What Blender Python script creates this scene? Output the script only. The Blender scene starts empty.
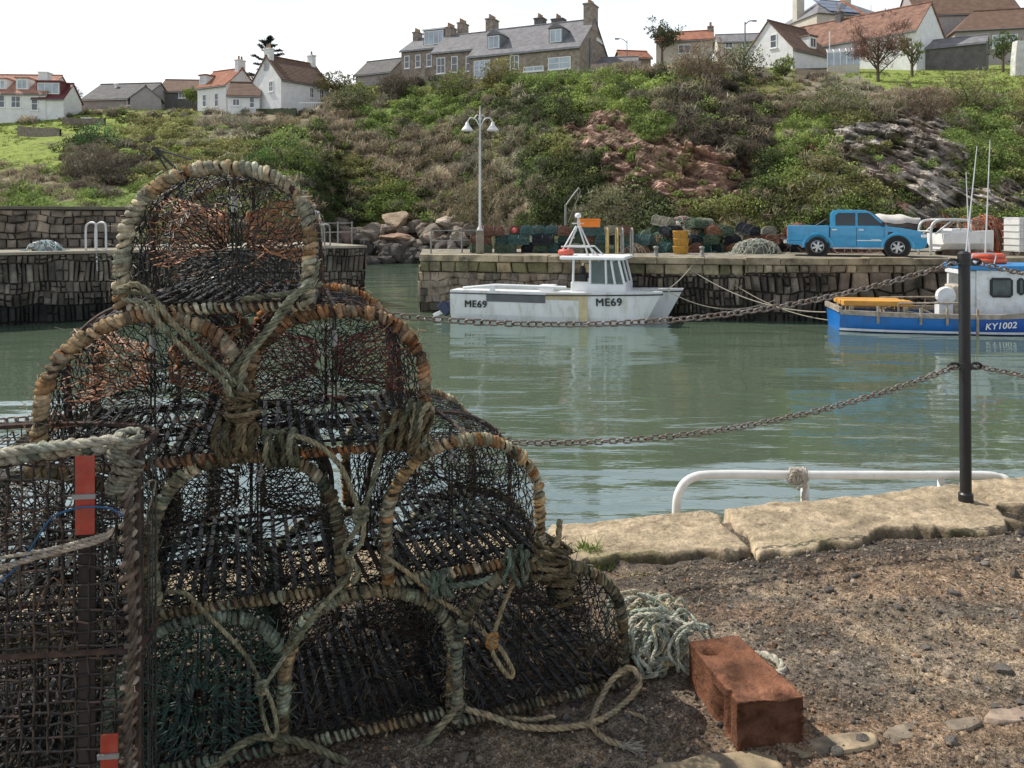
import bpy, math, random
import numpy as np
from mathutils import Vector, Matrix
from mathutils.geometry import tessellate_polygon

rng = np.random.default_rng(7)
random.seed(7)
PI = math.pi
R = math.radians
scene = bpy.context.scene
COL = scene.collection
FL, HZ, CX, CH = 800.0, 218.0, 512.0, 1.40      # focal length (px), horizon row, centre column, eye height

def PP(px, py, Y):
    return np.array([(px - CX) / FL * Y, Y, CH + (HZ - py) * Y / FL])
def zat(py, Y):
    return CH + (HZ - py) * Y / FL

# ------------------------------------------------------------------ noise
def _hash(ix, iy, iz, seed):
    n = (ix.astype(np.int64) * 374761393 + iy.astype(np.int64) * 668265263 + iz.astype(np.int64) * 2147483647 + seed * 1274126177) & 0xffffffff
    n = ((n ^ (n >> 13)) * 1274126177) & 0xffffffff
    n = ((n ^ (n >> 16)) * 2246822519) & 0xffffffff
    n = n ^ (n >> 15)
    return (n & 0xffffff) / float(0xffffff)
def vnoise(x, y, z=0.0, seed=0):
    x, y, z = np.broadcast_arrays(np.asarray(x, float), np.asarray(y, float), np.asarray(z, float))
    ix, iy, iz = np.floor(x), np.floor(y), np.floor(z)
    fx, fy, fz = x - ix, y - iy, z - iz
    fx = fx * fx * (3 - 2 * fx); fy = fy * fy * (3 - 2 * fy); fz = fz * fz * (3 - 2 * fz)
    ix, iy, iz = ix.astype(np.int64), iy.astype(np.int64), iz.astype(np.int64)
    r = 0
    for a in (0, 1):
        for b in (0, 1):
            for c in (0, 1):
                w = (fx if a else 1 - fx) * (fy if b else 1 - fy) * (fz if c else 1 - fz)
                r = r + w * _hash(ix + a, iy + b, iz + c, seed)
    return r * 2 - 1
def fbm(x, y, z=0.0, seed=0, oct=4, gain=.5):
    x = np.asarray(x, float); y = np.asarray(y, float); z = np.asarray(z, float)
    s, a, f, t = 0, 1.0, 1.0, 0
    for i in range(oct):
        s = s + a * vnoise(x * f, y * f, z * f, seed + i * 17); t += a
        a *= gain; f *= 2.03
    return s / t

# ------------------------------------------------------------------ mesh builder
class MB:
    def __init__(s):
        s.V, s.Q, s.T, s.C, s.QM, s.TM, s.n = [], [], [], [], [], [], 0
    def add(s, vf, col=(1, 1, 1), mi=0, M=None):
        V, F = vf
        V = np.asarray(V, float).reshape(-1, 3)
        if M is not None:
            M = np.array(M)
            V = V @ M[:3, :3].T + M[:3, 3]
        c = np.asarray(col, float)
        if c.ndim == 1: c = np.tile(c[:3], (len(V), 1))
        s.V.append(V); s.C.append(c)
        Fs = F if isinstance(F, (list, tuple)) and len(F) and isinstance(F[0], np.ndarray) and F[0].ndim == 2 else [np.asarray(F, int)]
        for f in Fs:
            if len(f) == 0: continue
            if f.shape[1] == 4: s.Q.append(f + s.n); s.QM.append(np.full(len(f), mi))
            else: s.T.append(f + s.n); s.TM.append(np.full(len(f), mi))
        s.n += len(V)
        return s
    def build(s, name, mats, parent=None, smooth=False, bevel=0.0, loc=None):
        me = bpy.data.meshes.new(name)
        V = np.concatenate(s.V); C = np.concatenate(s.C)
        Q = np.concatenate(s.Q) if s.Q else np.zeros((0, 4), int)
        T = np.concatenate(s.T) if s.T else np.zeros((0, 3), int)
        nq, nt = len(Q), len(T)
        me.vertices.add(len(V)); me.vertices.foreach_set('co', V.astype(np.float32).ravel())
        me.loops.add(nq * 4 + nt * 3)
        me.loops.foreach_set('vertex_index', np.concatenate([Q.ravel(), T.ravel()]).astype(np.int32))
        me.polygons.add(nq + nt)
        st = np.concatenate([np.arange(nq) * 4, nq * 4 + np.arange(nt) * 3]).astype(np.int32)
        me.polygons.foreach_set('loop_start', st)
        mi = np.concatenate(s.QM + s.TM).astype(np.int32)
        me.polygons.foreach_set('material_index', mi)
        me.polygons.foreach_set('use_smooth', np.full(nq + nt, smooth))
        me.update(calc_edges=True)
        a = me.color_attributes.new('Col', 'FLOAT_COLOR', 'POINT')
        a.data.foreach_set('color', np.concatenate([C, np.ones((len(C), 1))], 1).astype(np.float32).ravel())
        if not isinstance(mats, (list, tuple)): mats = [mats]
        for m in mats: me.materials.append(m)
        o = bpy.data.objects.new(name, me); COL.objects.link(o)
        if parent is not None: o.parent = parent
        if loc is not None: o.location = loc
        if bevel:
            b = o.modifiers.new('b', 'BEVEL'); b.width = bevel; b.segments = 2; b.limit_method = 'ANGLE'; b.angle_limit = R(40)
        return o

def tag(o, label=None, cat=None, group=None, kind=None):
    if label: o['label'] = label
    if cat: o['category'] = cat
    if group: o['group'] = group
    if kind: o['kind'] = kind
    return o
def thing(name, label, cat, loc=(0, 0, 0), rz=0, group=None):
    o = bpy.data.objects.new(name, None); COL.objects.link(o)
    o.location = loc; o.rotation_euler = (0, 0, rz); o.empty_display_size = .2
    return tag(o, label, cat, group)
def copy_tree(o, parent=None):
    c = o.copy(); COL.objects.link(c)
    if parent is not None: c.parent = parent
    for ch in list(o.children): copy_tree(ch, c)
    return c

# ------------------------------------------------------------------ shapes (return V, F)
BOXF = np.array([[0, 3, 2, 1], [4, 5, 6, 7], [0, 1, 5, 4], [1, 2, 6, 5], [2, 3, 7, 6], [3, 0, 4, 7]])
def box(x0, x1, y0, y1, z0, z1):
    return np.array([[x0, y0, z0], [x1, y0, z0], [x1, y1, z0], [x0, y1, z0], [x0, y0, z1], [x1, y0, z1], [x1, y1, z1], [x0, y1, z1]], float), BOXF
def cbox(c, s, rz=0.0, rx=0.0, ry=0.0):
    V, F = box(-s[0] / 2, s[0] / 2, -s[1] / 2, s[1] / 2, -s[2] / 2, s[2] / 2)
    M = np.array((Matrix.Rotation(rz, 3, 'Z') @ Matrix.Rotation(rx, 3, 'X') @ Matrix.Rotation(ry, 3, 'Y')))
    return V @ M.T + np.array(c, float), F
def frames(P, closed=False, up=None):
    P = np.asarray(P, float); n = len(P)
    if closed: T = np.roll(P, -1, 0) - np.roll(P, 1, 0)
    else:
        T = np.empty_like(P); T[1:-1] = P[2:] - P[:-2]; T[0] = P[1] - P[0]; T[-1] = P[-1] - P[-2]
    T /= np.linalg.norm(T, axis=1)[:, None] + 1e-12
    N = np.empty_like(P)
    a = np.array([0, 0, 1.]) if abs(T[0][2]) < .9 else np.array([1., 0, 0])
    if up is not None: a = np.array(up, float)
    v = a - T[0] * a.dot(T[0]); N[0] = v / np.linalg.norm(v)
    for i in range(1, n):
        v = N[i - 1] - T[i] * N[i - 1].dot(T[i]); N[i] = v / (np.linalg.norm(v) + 1e-12)
    return T, N, np.cross(T, N)
def tube(P, r, seg=8, closed=False, cap=True):
    P = np.asarray(P, float); n = len(P)
    T, N, B = frames(P, closed)
    r = np.broadcast_to(np.asarray(r, float), (n,))
    a = np.arange(seg) / seg * 2 * PI
    V = P[:, None] + r[:, None, None] * (np.cos(a)[None, :, None] * N[:, None] + np.sin(a)[None, :, None] * B[:, None])
    V = V.reshape(-1, 3)
    i = np.arange(n if closed else n - 1)[:, None]; j = np.arange(seg)[None]
    i2 = (i + 1) % n; j2 = (j + 1) % seg
    F = np.stack([i * seg + j, i * seg + j2, i2 * seg + j2, i2 * seg + j], -1).reshape(-1, 4)
    if cap and not closed:
        V = np.concatenate([V, P[:1], P[-1:]]); c0, c1 = n * seg, n * seg + 1
        jj = np.arange(seg); j2 = (jj + 1) % seg
        t0 = np.stack([np.full(seg, c0), j2, jj], -1); t1 = np.stack([np.full(seg, c1), (n - 1) * seg + jj, (n - 1) * seg + j2], -1)
        return V, [F, np.concatenate([t0, t1])]
    return V, F
def cyl(p0, p1, r, seg=12, r1=None):
    return tube([p0, p1], [r, r if r1 is None else r1], seg)
def sticks(P0, P1, r, seg=3):
    P0 = np.asarray(P0, float).reshape(-1, 3); P1 = np.asarray(P1, float).reshape(-1, 3)
    D = P1 - P0; D /= np.linalg.norm(D, axis=1)[:, None] + 1e-9
    A = np.where(np.abs(D[:, 2:3]) < .8, np.array([[0, 0, 1.]]), np.array([[1., 0, 0]]))
    N = np.cross(D, A); N /= np.linalg.norm(N, axis=1)[:, None] + 1e-9
    B = np.cross(D, N); n = len(P0)
    r = np.broadcast_to(np.asarray(r, float), (n,))[:, None, None]
    a = np.arange(seg) / seg * 2 * PI
    ring = r * (np.cos(a)[None, :, None] * N[:, None] + np.sin(a)[None, :, None] * B[:, None])
    V = np.concatenate([P0[:, None] + ring, P1[:, None] + ring], 1).reshape(-1, 3)
    j = np.arange(seg); j2 = (j + 1) % seg
    f = np.stack([j, j2, j2 + seg, j + seg], -1)
    F = (np.arange(n)[:, None, None] * 2 * seg + f[None]).reshape(-1, 4)
    return V, F
def grid(P, closed_u=False, closed_v=False):
    P = np.asarray(P, float); n, m = P.shape[:2]
    i = np.arange(n if closed_u else n - 1)[:, None]; j = np.arange(m if closed_v else m - 1)[None]
    i2 = (i + 1) % n; j2 = (j + 1) % m
    return P.reshape(-1, 3), np.stack([i * m + j, i2 * m + j, i2 * m + j2, i * m + j2], -1).reshape(-1, 4)
def prism(poly, a0, a1, axis='z'):
    # poly: 2D outline; axis z -> (x,y), axis y -> (x,z), axis x -> (y,z)
    poly = [tuple(p) for p in poly]; n = len(poly)
    ar = sum(poly[i][0] * poly[(i + 1) % n][1] - poly[(i + 1) % n][0] * poly[i][1] for i in range(n))
    if ar < 0: poly = poly[::-1]
    def mk(p, a): return {'z': (p[0], p[1], a), 'y': (p[0], a, p[1]), 'x': (a, p[0], p[1])}[axis]
    V = [mk(p, a0) for p in poly] + [mk(p, a1) for p in poly]
    tri = np.array(tessellate_polygon([[Vector((p[0], p[1], 0)) for p in poly]]))
    q = np.array([[i, (i + 1) % n, (i + 1) % n + n, i + n] for i in range(n)])
    return np.array(V, float), [q, np.concatenate([tri[:, ::-1], tri + n])]
def lathe(prof, seg=16, c=(0, 0, 0)):
    prof = np.asarray(prof, float); a = np.arange(seg) / seg * 2 * PI
    P = np.stack([prof[:, 0][:, None] * np.cos(a), prof[:, 0][:, None] * np.sin(a), np.broadcast_to(prof[:, 1][:, None], (len(prof), seg))], -1) + np.array(c, float)
    return grid(P, closed_v=True)
def uvsphere(c, r, nu=12, nv=8):
    r = np.broadcast_to(np.asarray(r, float), (3,))
    th = np.linspace(0.001, PI - .001, nv); a = np.arange(nu) / nu * 2 * PI
    P = np.stack([np.sin(th)[:, None] * np.cos(a), np.sin(th)[:, None] * np.sin(a), np.broadcast_to(np.cos(th)[:, None], (nv, nu))], -1) * r + np.array(c, float)
    return grid(P, closed_v=True)
import bmesh
_ICO = {}
def ico(l):
    if l not in _ICO:
        bm = bmesh.new(); bmesh.ops.create_icosphere(bm, subdivisions=l, radius=1)
        _ICO[l] = (np.array([v.co[:] for v in bm.verts]), np.array([[v.index for v in f.verts] for f in bm.faces])); bm.free()
    return _ICO[l]
def rock(seed, size, lvl=3, rough=.35, cuts=7):
    V, F = ico(lvl); V = V.copy(); r = np.random.default_rng(seed)
    for k in range(cuts):
        d = r.normal(size=3); d /= np.linalg.norm(d); h = r.uniform(.55, .85)
        s = V @ d; V -= np.clip(s - h, 0, None)[:, None] * d
    V *= 1 + rough * .35 * fbm(V[:, 0] * 2, V[:, 1] * 2, V[:, 2] * 2, seed, 4)[:, None]
    return V * np.array(size), F
def catmull(pts, n=12):
    P = np.asarray(pts, float); P = np.concatenate([[2 * P[0] - P[1]], P, [2 * P[-1] - P[-2]]])
    out = []
    for i in range(1, len(P) - 2):
        t = np.linspace(0, 1, n, endpoint=False)[:, None]
        p0, p1, p2, p3 = P[i - 1], P[i], P[i + 1], P[i + 2]
        out.append(.5 * (2 * p1 + (p2 - p0) * t + (2 * p0 - 5 * p1 + 4 * p2 - p3) * t ** 2 + (3 * p1 - 3 * p2 + p3 - p0) * t ** 3))
    out.append(P[-2][None]); return np.concatenate(out)
def resample(P, step=None, n=None, closed=False):
    P = np.asarray(P, float)
    if closed: P = np.concatenate([P, P[:1]])
    d = np.concatenate([[0], np.cumsum(np.linalg.norm(np.diff(P, axis=0), axis=1))])
    if n is None: n = max(2, int(d[-1] / step) + 1)
    s = np.linspace(0, d[-1], n, endpoint=not closed)
    return np.stack([np.interp(s, d, P[:, k]) for k in range(P.shape[1])], 1)
def twisted_rope(mb, path, rad, cols, seed=0, step=None, seg=5):
    """three laid strands following a path; colours drift along the length"""
    P = resample(path, step or rad * .55); n = len(P)
    T, N, B = frames(P)
    s = np.arange(n) * (step or rad * .55)
    r_ = np.random.default_rng(seed); cols = np.array(cols, float)
    k = (fbm(s * 9, seed * 3.1, 0, seed, 3) * .5 + .5) * (len(cols) - 1); k0 = np.clip(k.astype(int), 0, len(cols) - 2); f = (k - k0)[:, None]
    c = cols[k0] * (1 - f) + cols[k0 + 1] * f
    for j in range(3):
        ph = s / (rad * 7.0) * 2 * PI + j * 2 * PI / 3
        Q = P + rad * .52 * (np.cos(ph)[:, None] * N + np.sin(ph)[:, None] * B)
        cc = c * (1 + .12 * (j - 1))
        V, F = tube(Q, rad * .56, seg, cap=False)
        mb.add((V, F), np.repeat(cc, seg, 0))
def wrap_coil(mb, path, core, rr, pitch, cols, seed=0, closed=False, seg=6, B0=(0, 1, 0), per=11):
    """a rope bound round and round a hoop"""
    P = resample(path, pitch / per, closed=False); n = len(P)
    T = np.gradient(P, axis=0); T /= np.linalg.norm(T, axis=1)[:, None] + 1e-9
    B = np.tile(np.array(B0, float), (n, 1)); B -= T * np.sum(T * B, 1)[:, None]; B /= np.linalg.norm(B, axis=1)[:, None] + 1e-9
    N = np.cross(B, T)
    s = np.arange(n) / per
    jit = 1 + .16 * vnoise(s * .7, seed, 0, seed)
    ph = (s + .25 * vnoise(s * .35, 5, 0, seed)) * 2 * PI
    Q = P + (core + rr * .7) * jit[:, None] * (np.cos(ph)[:, None] * N + np.sin(ph)[:, None] * B) + T * (vnoise(s * .9, 9, 0, seed) * rr * 1.0 + rr * .4 * np.sin(ph + .6))[:, None]
    Q += (vnoise(s * 5.0, 31, 0, seed) * rr * .22)[:, None] * N + (vnoise(s * 5.0, 37, 0, seed) * rr * .22)[:, None] * T
    cols = np.array(cols, float)
    k = np.clip(fbm(s * .20, seed * 1.7, 0, seed, 3) * 1.0 + .5, 0, .999) * (len(cols) - 1); k0 = np.clip(k.astype(int), 0, len(cols) - 2); f = (k - k0)[:, None]
    c = (cols[k0] * (1 - f) + cols[k0 + 1] * f) * (1 + .6 * vnoise(np.floor(s) + .5, seed, 3, seed + 5))[:, None] * (1 + .35 * vnoise(s * 8, 1, 0, seed))[:, None]
    r = rr * (1 + .28 * vnoise(s * 1.3, 2, 0, seed + 3) + .12 * vnoise(s * 7, 2, 0, seed + 4))
    mb.add(tube(Q, r, seg, cap=False), np.repeat(c, seg, 0))

# ------------------------------------------------------------------ materials
def mat(name, col=(.5, .5, .5), rough=.7, metal=0.0, var=.25, vs=3.0, bump=0.0, bs=25.0, attr=False, col2=None, thr=.5, soft=.15, spec=.5,
        coat=0.0, emis=None, transl=0.0, stretch=(1, 1, 1), s2=None, alpha=None, trans=0.0):
    m = bpy.data.materials.new(name); m.use_nodes = True
    nt = m.node_tree; N = nt.nodes; L = nt.links
    b = N['Principled BSDF']; out = N['Material Output']
    tc = N.new('ShaderNodeTexCoord'); mp = N.new('ShaderNodeMapping'); L.new(tc.outputs['Object'], mp.inputs[0]); mp.inputs['Scale'].default_value = stretch
    nz = N.new('ShaderNodeTexNoise'); nz.inputs['Scale'].default_value = vs; nz.inputs['Detail'].default_value = 6; nz.inputs['Roughness'].default_value = .6
    L.new(mp.outputs[0], nz.inputs[0])
    mr = N.new('ShaderNodeMapRange'); mr.inputs[1].default_value = .3; mr.inputs[2].default_value = .7; mr.inputs[3].default_value = 1 - var; mr.inputs[4].default_value = 1 + var
    L.new(nz.outputs[0], mr.inputs[0])
    if attr:
        ca = N.new('ShaderNodeVertexColor'); ca.layer_name = 'Col'; src = ca.outputs[0]
        if col != (1, 1, 1) and col is not None and col != (.5, .5, .5):
            mm = N.new('ShaderNodeMix'); mm.data_type = 'RGBA'; mm.blend_type = 'MULTIPLY'; mm.inputs[0].default_value = 1
            L.new(src, mm.inputs[6]); mm.inputs[7].default_value = (*col, 1); src = mm.outputs[2]
    else:
        rgb = N.new('ShaderNodeRGB'); rgb.outputs[0].default_value = (*col, 1); src = rgb.outputs[0]
    if col2 is not None:
        n2 = N.new('ShaderNodeTexNoise'); n2.inputs['Scale'].default_value = s2 or vs * 1.7; n2.inputs['Detail'].default_value = 8; n2.inputs['Roughness'].default_value = .65
        L.new(mp.outputs[0], n2.inputs[0])
        r2 = N.new('ShaderNodeMapRange'); r2.inputs[1].default_value = thr - soft; r2.inputs[2].default_value = thr + soft; L.new(n2.outputs[0], r2.inputs[0])
        m2 = N.new('ShaderNodeMix'); m2.data_type = 'RGBA'; L.new(r2.outputs[0], m2.inputs[0]); L.new(src, m2.inputs[6]); m2.inputs[7].default_value = (*col2, 1); src = m2.outputs[2]
    mu = N.new('ShaderNodeVectorMath'); mu.operation = 'SCALE'; L.new(src, mu.inputs[0]); L.new(mr.outputs[0], mu.inputs['Scale'])
    L.new(mu.outputs[0], b.inputs['Base Color'])
    b.inputs['Roughness'].default_value = rough; b.inputs['Metallic'].default_value = metal
    b.inputs['Specular IOR Level'].default_value = spec; b.inputs['Coat Weight'].default_value = coat
    if trans: b.inputs['Transmission Weight'].default_value = trans
    if bump:
        nb = N.new('ShaderNodeTexNoise'); nb.inputs['Scale'].default_value = bs; nb.inputs['Detail'].default_value = 8; nb.inputs['Roughness'].default_value = .65
        L.new(mp.outputs[0], nb.inputs[0])
        bp = N.new('ShaderNodeBump'); bp.inputs['Strength'].default_value = 1; bp.inputs['Distance'].default_value = bump
        L.new(nb.outputs[0], bp.inputs['Height']); L.new(bp.outputs[0], b.inputs['Normal'])
    if transl:
        t = N.new('ShaderNodeBsdfTranslucent'); L.new(mu.outputs[0], t.inputs[0])
        mx = N.new('ShaderNodeMixShader'); mx.inputs[0].default_value = transl
        L.new(b.outputs[0], mx.inputs[1]); L.new(t.outputs[0], mx.inputs[2]); L.new(mx.outputs[0], out.inputs[0])
    return m
ML = {}
def m_(name, *a, **k):
    if name not in ML: ML[name] = mat(name, *a, **k)
    return ML[name]

# ------------------------------------------------------------------ camera, sun, sky
cam_d = bpy.data.cameras.new('camera'); cam = bpy.data.objects.new('camera', cam_d); COL.objects.link(cam); scene.camera = cam
cam.location = (0, 0, CH); cam.rotation_euler = (R(90), 0, 0)
cam_d.sensor_width = 36; cam_d.lens = FL / 1024 * 36; cam_d.shift_y = (HZ - 384) / 1024; cam_d.clip_start = .05; cam_d.clip_end = 3000
cam_d.dof.use_dof = False
SUN_EL = R(50); SUN_AZ = R(-62)       # measured from +Y towards +X
sd = bpy.data.lights.new('sun', 'SUN'); so = bpy.data.objects.new('sun', sd); COL.objects.link(so)
sd.energy = 5.0; sd.angle = R(.5); sd.color = (1, .955, .88)
dirv = Vector((math.sin(SUN_AZ) * math.cos(SUN_EL), math.cos(SUN_AZ) * math.cos(SUN_EL), math.sin(SUN_EL)))
so.rotation_euler = dirv.to_track_quat('Z', 'Y').to_euler(); so.location = (-20, 20, 40)
w = bpy.data.worlds.new('World'); scene.world = w; w.use_nodes = True
nt = w.node_tree; N = nt.nodes; L = nt.links
bg = N['Background']; bg.inputs[1].default_value = .105
sky = N.new('ShaderNodeTexSky'); sky.sky_type = 'NISHITA'; sky.sun_disc = False; sky.sun_elevation = SUN_EL; sky.sun_rotation = SUN_AZ
sky.air_density = 1.0; sky.dust_density = 1.5; sky.ozone_density = 1.0
tc = N.new('ShaderNodeTexCoord'); mp = N.new('ShaderNodeMapping'); mp.inputs['Scale'].default_value = (1.2, 1.2, 4.0); L.new(tc.outputs['Generated'], mp.inputs[0])
nz = N.new('ShaderNodeTexNoise'); nz.inputs['Scale'].default_value = 1.6; nz.inputs['Detail'].default_value = 8; nz.inputs['Roughness'].default_value = .55; L.new(mp.outputs[0], nz.inputs[0])
cr = N.new('ShaderNodeMapRange'); cr.inputs[1].default_value = .42; cr.inputs[2].default_value = .62; cr.inputs[3].default_value = 0; cr.inputs[4].default_value = 1; L.new(nz.outputs[0], cr.inputs[0])
sp = N.new('ShaderNodeSeparateXYZ'); L.new(tc.outputs['Generated'], sp.inputs[0])
hz = N.new('ShaderNodeMapRange'); hz.inputs[1].default_value = .18; hz.inputs[2].default_value = .43; hz.inputs[3].default_value = .80; hz.inputs[4].default_value = .10; L.new(sp.outputs[2], hz.inputs[0])
mxm = N.new('ShaderNodeMath'); mxm.operation = 'MULTIPLY_ADD'; L.new(cr.outputs[0], mxm.inputs[0]); mxm.inputs[1].default_value = .30; L.new(hz.outputs[0], mxm.inputs[2]); mxm.use_clamp = True
mix = N.new('ShaderNodeMix'); mix.data_type = 'RGBA'; L.new(mxm.outputs[0], mix.inputs[0]); L.new(sky.outputs[0], mix.inputs[6]); mix.inputs[7].default_value = (13.2, 13.6, 14.0, 1)
L.new(mix.outputs[2], bg.inputs[0])
scene.view_settings.view_transform = 'Standard'; scene.view_settings.look = 'None'; scene.view_settings.exposure = 0; scene.view_settings.gamma = 1
scene.cycles.max_bounces = 6; scene.cycles.diffuse_bounces = 3; scene.cycles.glossy_bounces = 3; scene.cycles.transmission_bounces = 4
scene.cycles.use_denoising = True
try: scene.cycles.denoiser = 'OPENIMAGEDENOISE'
except Exception: pass
# ================================================================== HILLSIDE
# columns of the hillside seen from the quay: (row, distance) pairs from the shore up to the crest, then the plateau
HC = {
 -900: [(245,50),(205,56),(165,66),(135,85),(118,98),(117,115)],
 -100: [(245,50),(205,56),(165,66),(135,85),(118,98),(117,115)],
 0:    [(245,50),(205,56),(165,66),(135,85),(118,96),(115,112)],
 100:  [(245,50),(205,55),(165,66),(130,84),(110,98),(107,125)],
 200:  [(245,50),(202,56),(162,66),(130,80),(113,90),(110,115)],
 300:  [(245,52),(205,57),(165,66),(130,78),(114,88),(111,110)],
 340:  [(262,63),(220,67),(170,73),(122,81),(92,92),(86,115)],
 420:  [(262,63),(218,67),(165,73),(115,80),(82,90),(76,115)],
 475:  [(262,60),(215,63),(160,68),(115,73),(80,83),(77,100)],
 540:  [(250,49),(190,51),(150,54),(112,58),(78,68),(77,84)],
 620:  [(245,46),(195,47.5),(140,49.5),(100,54),(71,62),(70,84)],
 700:  [(245,44),(195,45),(135,47),(95,51),(64,58),(60,80)],
 760:  [(245,42),(200,43.5),(150,46),(108,51),(76,60),(66,86)],
 850:  [(245,40),(200,41.5),(150,44),(112,49),(86,58),(67,86)],
 940:  [(245,40),(200,41.5),(150,44),(114,50),(84,59),(66,86)],
 1024: [(245,40),(200,42),(150,46),(108,52),(80,61),(64,88)],
 1900: [(245,40),(200,42),(150,46),(108,52),(80,61),(64,88)]}
hk = np.array(sorted(HC)); hY = np.array([[p[1] for p in HC[k]] for k in hk], float); hZ = np.array([[zat(*p) for p in HC[k]] for k in hk])
hY = np.concatenate([hY[:, :1] - 3, hY, hY[:, -1:] + 400], 1); hZ = np.concatenate([np.full((len(hk), 1), -4.5), hZ, hZ[:, -1:] + 3], 1)
NS = hY.shape[1]
def column(px):
    return np.stack([np.interp(px, hk, hY[:, k]) for k in range(NS)], -1), np.stack([np.interp(px, hk, hZ[:, k]) for k in range(NS)], -1)
def ground_px(px, py):
    """point of the slope met along a sight line"""
    Ys, Zs = column(px); s = np.linspace(.6, NS - 2, 300)
    y = np.interp(s, np.arange(NS), Ys); z = np.interp(s, np.arange(NS), Zs); row = HZ - (z - CH) * FL / y
    i = np.argmin(np.abs(row - py)); return np.array([(px - CX) / FL * y[i], y[i], z[i]])
def hill_z(px, Y):
    Ys, Zs = column(px); return float(np.interp(Y, Ys, Zs))

PAL = dict(olive=(.30, .30, .115), dark=(.10, .125, .05), green=(.24, .32, .09), bright=(.29, .37, .10), brown=(.37, .31, .21), dbrown=(.15, .125, .09),
           grass=(.25, .31, .075), rockred=(.42, .28, .22), rockgrey=(.43, .39, .345), grey=(.34, .31, .22))
REG = [(10,148,92,24,'grass'),(60,126,92,13,'grass'),(45,113,50,4,'brown'),(85,146,42,13,'dark'),(952,76,80,13,'grass'),(110,168,34,28,'dbrown'),(15,188,65,15,'brown'),(165,128,45,16,'olive'),
 (150,188,60,18,'green'),(20,203,50,8,'green'),(225,126,45,15,'grey'),(205,170,50,30,'olive'),(290,150,34,20,'dark'),(340,128,30,26,'brown'),(272,122,40,12,'brown'),(330,195,26,28,'dark'),(395,88,22,9,'dbrown'),(368,92,20,7,'olive'),
 (440,98,42,14,'green'),(420,84,30,6,'dark'),(360,170,40,20,'olive'),(500,90,40,10,'olive'),(545,102,42,22,'dark'),(520,85,30,8,'green'),(612,96,62,24,'bright'),(560,80,60,8,'green'),(712,112,62,50,'dbrown'),(690,62,55,12,'brown'),(690,80,30,12,'dark'),
 (410,150,80,28,'brown'),(400,130,50,14,'green'),(345,200,40,24,'dark'),(385,205,26,18,'green'),(480,150,50,28,'grey'),(485,200,55,28,'brown'),(555,185,40,42,'dark'),(560,150,20,20,'olive'),(605,215,28,24,'grey'),
 (602,138,44,28,'rockred'),(690,168,86,40,'rockred'),(640,200,30,14,'dark'),(655,125,26,14,'green'),(735,215,40,22,'olive'),(762,185,20,48,'dark'),(745,130,30,50,'dbrown'),
 (800,130,30,30,'bright'),(785,165,26,30,'green'),(815,190,40,30,'olive'),(805,152,18,14,'rockred'),(832,140,14,18,'rockgrey'),(848,120,28,14,'olive'),(908,160,72,54,'rockgrey'),(930,205,34,20,'rockgrey'),(866,190,18,12,'olive'),(893,172,13,9,'olive'),
 (905,205,22,6,'rockred'),(985,135,38,44,'green'),(1040,130,40,50,'olive'),(925,102,50,12,'brown'),(850,98,40,14,'grey'),(1000,195,26,20,'rockgrey'),(1000,225,50,12,'green'),(850,215,60,12,'green'),(800,98,45,14,'brown'),(760,90,40,10,'olive'),(660,232,60,12,'dark')]
RC = np.array([r[:4] for r in REG], float); RN = [r[4] for r in REG]
def region(px, py):
    px = np.atleast_1d(px).astype(float); py = np.atleast_1d(py).astype(float)
    jx = 16 * fbm(px / 22, py / 22, 0, 3, 3); jy = 11 * fbm(px / 22, py / 22, 7, 5, 3)
    d = ((px + jx)[:, None] - RC[:, 0]) ** 2 / RC[:, 2] ** 2 + ((py + jy)[:, None] - RC[:, 1]) ** 2 / RC[:, 3] ** 2
    k = np.argmin(d, 1); dm = d[np.arange(len(px)), k]
    n = fbm(px / 30, py / 18, 2, 11, 3)
    out = np.array(RN, dtype=object)[k]
    bad = dm > 1.5
    out[bad] = np.select([n[bad] < -.18, n[bad] < .02, n[bad] < .2], ['dbrown', 'olive', 'grey'], 'green')
    return out
pxs = np.concatenate([np.linspace(-900, -80, 30), np.arange(-76, 1100, 2.0), np.linspace(1110, 1900, 30)])
sv = np.concatenate([np.linspace(0, 1, 5, endpoint=False), np.linspace(1, 5, 230, endpoint=False), np.linspace(5, NS - 1, 30)])
YC, ZC = column(pxs)
YY = np.stack([np.interp(sv, np.arange(NS), YC[i]) for i in range(len(pxs))]); ZZ = np.stack([np.interp(sv, np.arange(NS), ZC[i]) for i in range(len(pxs))])
XX = (pxs[:, None] - CX) / FL * YY; ROW = HZ - (ZZ - CH) * FL / YY
typ = region(np.broadcast_to(pxs[:, None], YY.shape).ravel(), ROW.ravel()).reshape(YY.shape)
mask = np.isin(typ.astype(str), ['rockred', 'rockgrey']).astype(float)
for _ in range(3):
    mask[1:-1, 1:-1] = (mask[1:-1, 1:-1] * 2 + mask[2:, 1:-1] + mask[:-2, 1:-1] + mask[1:-1, 2:] + mask[1:-1, :-2]) / 6
fade = np.clip((sv - .8) / .5, 0, 1) * np.clip((5.0 - sv) / .6, 0, 1)
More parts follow.
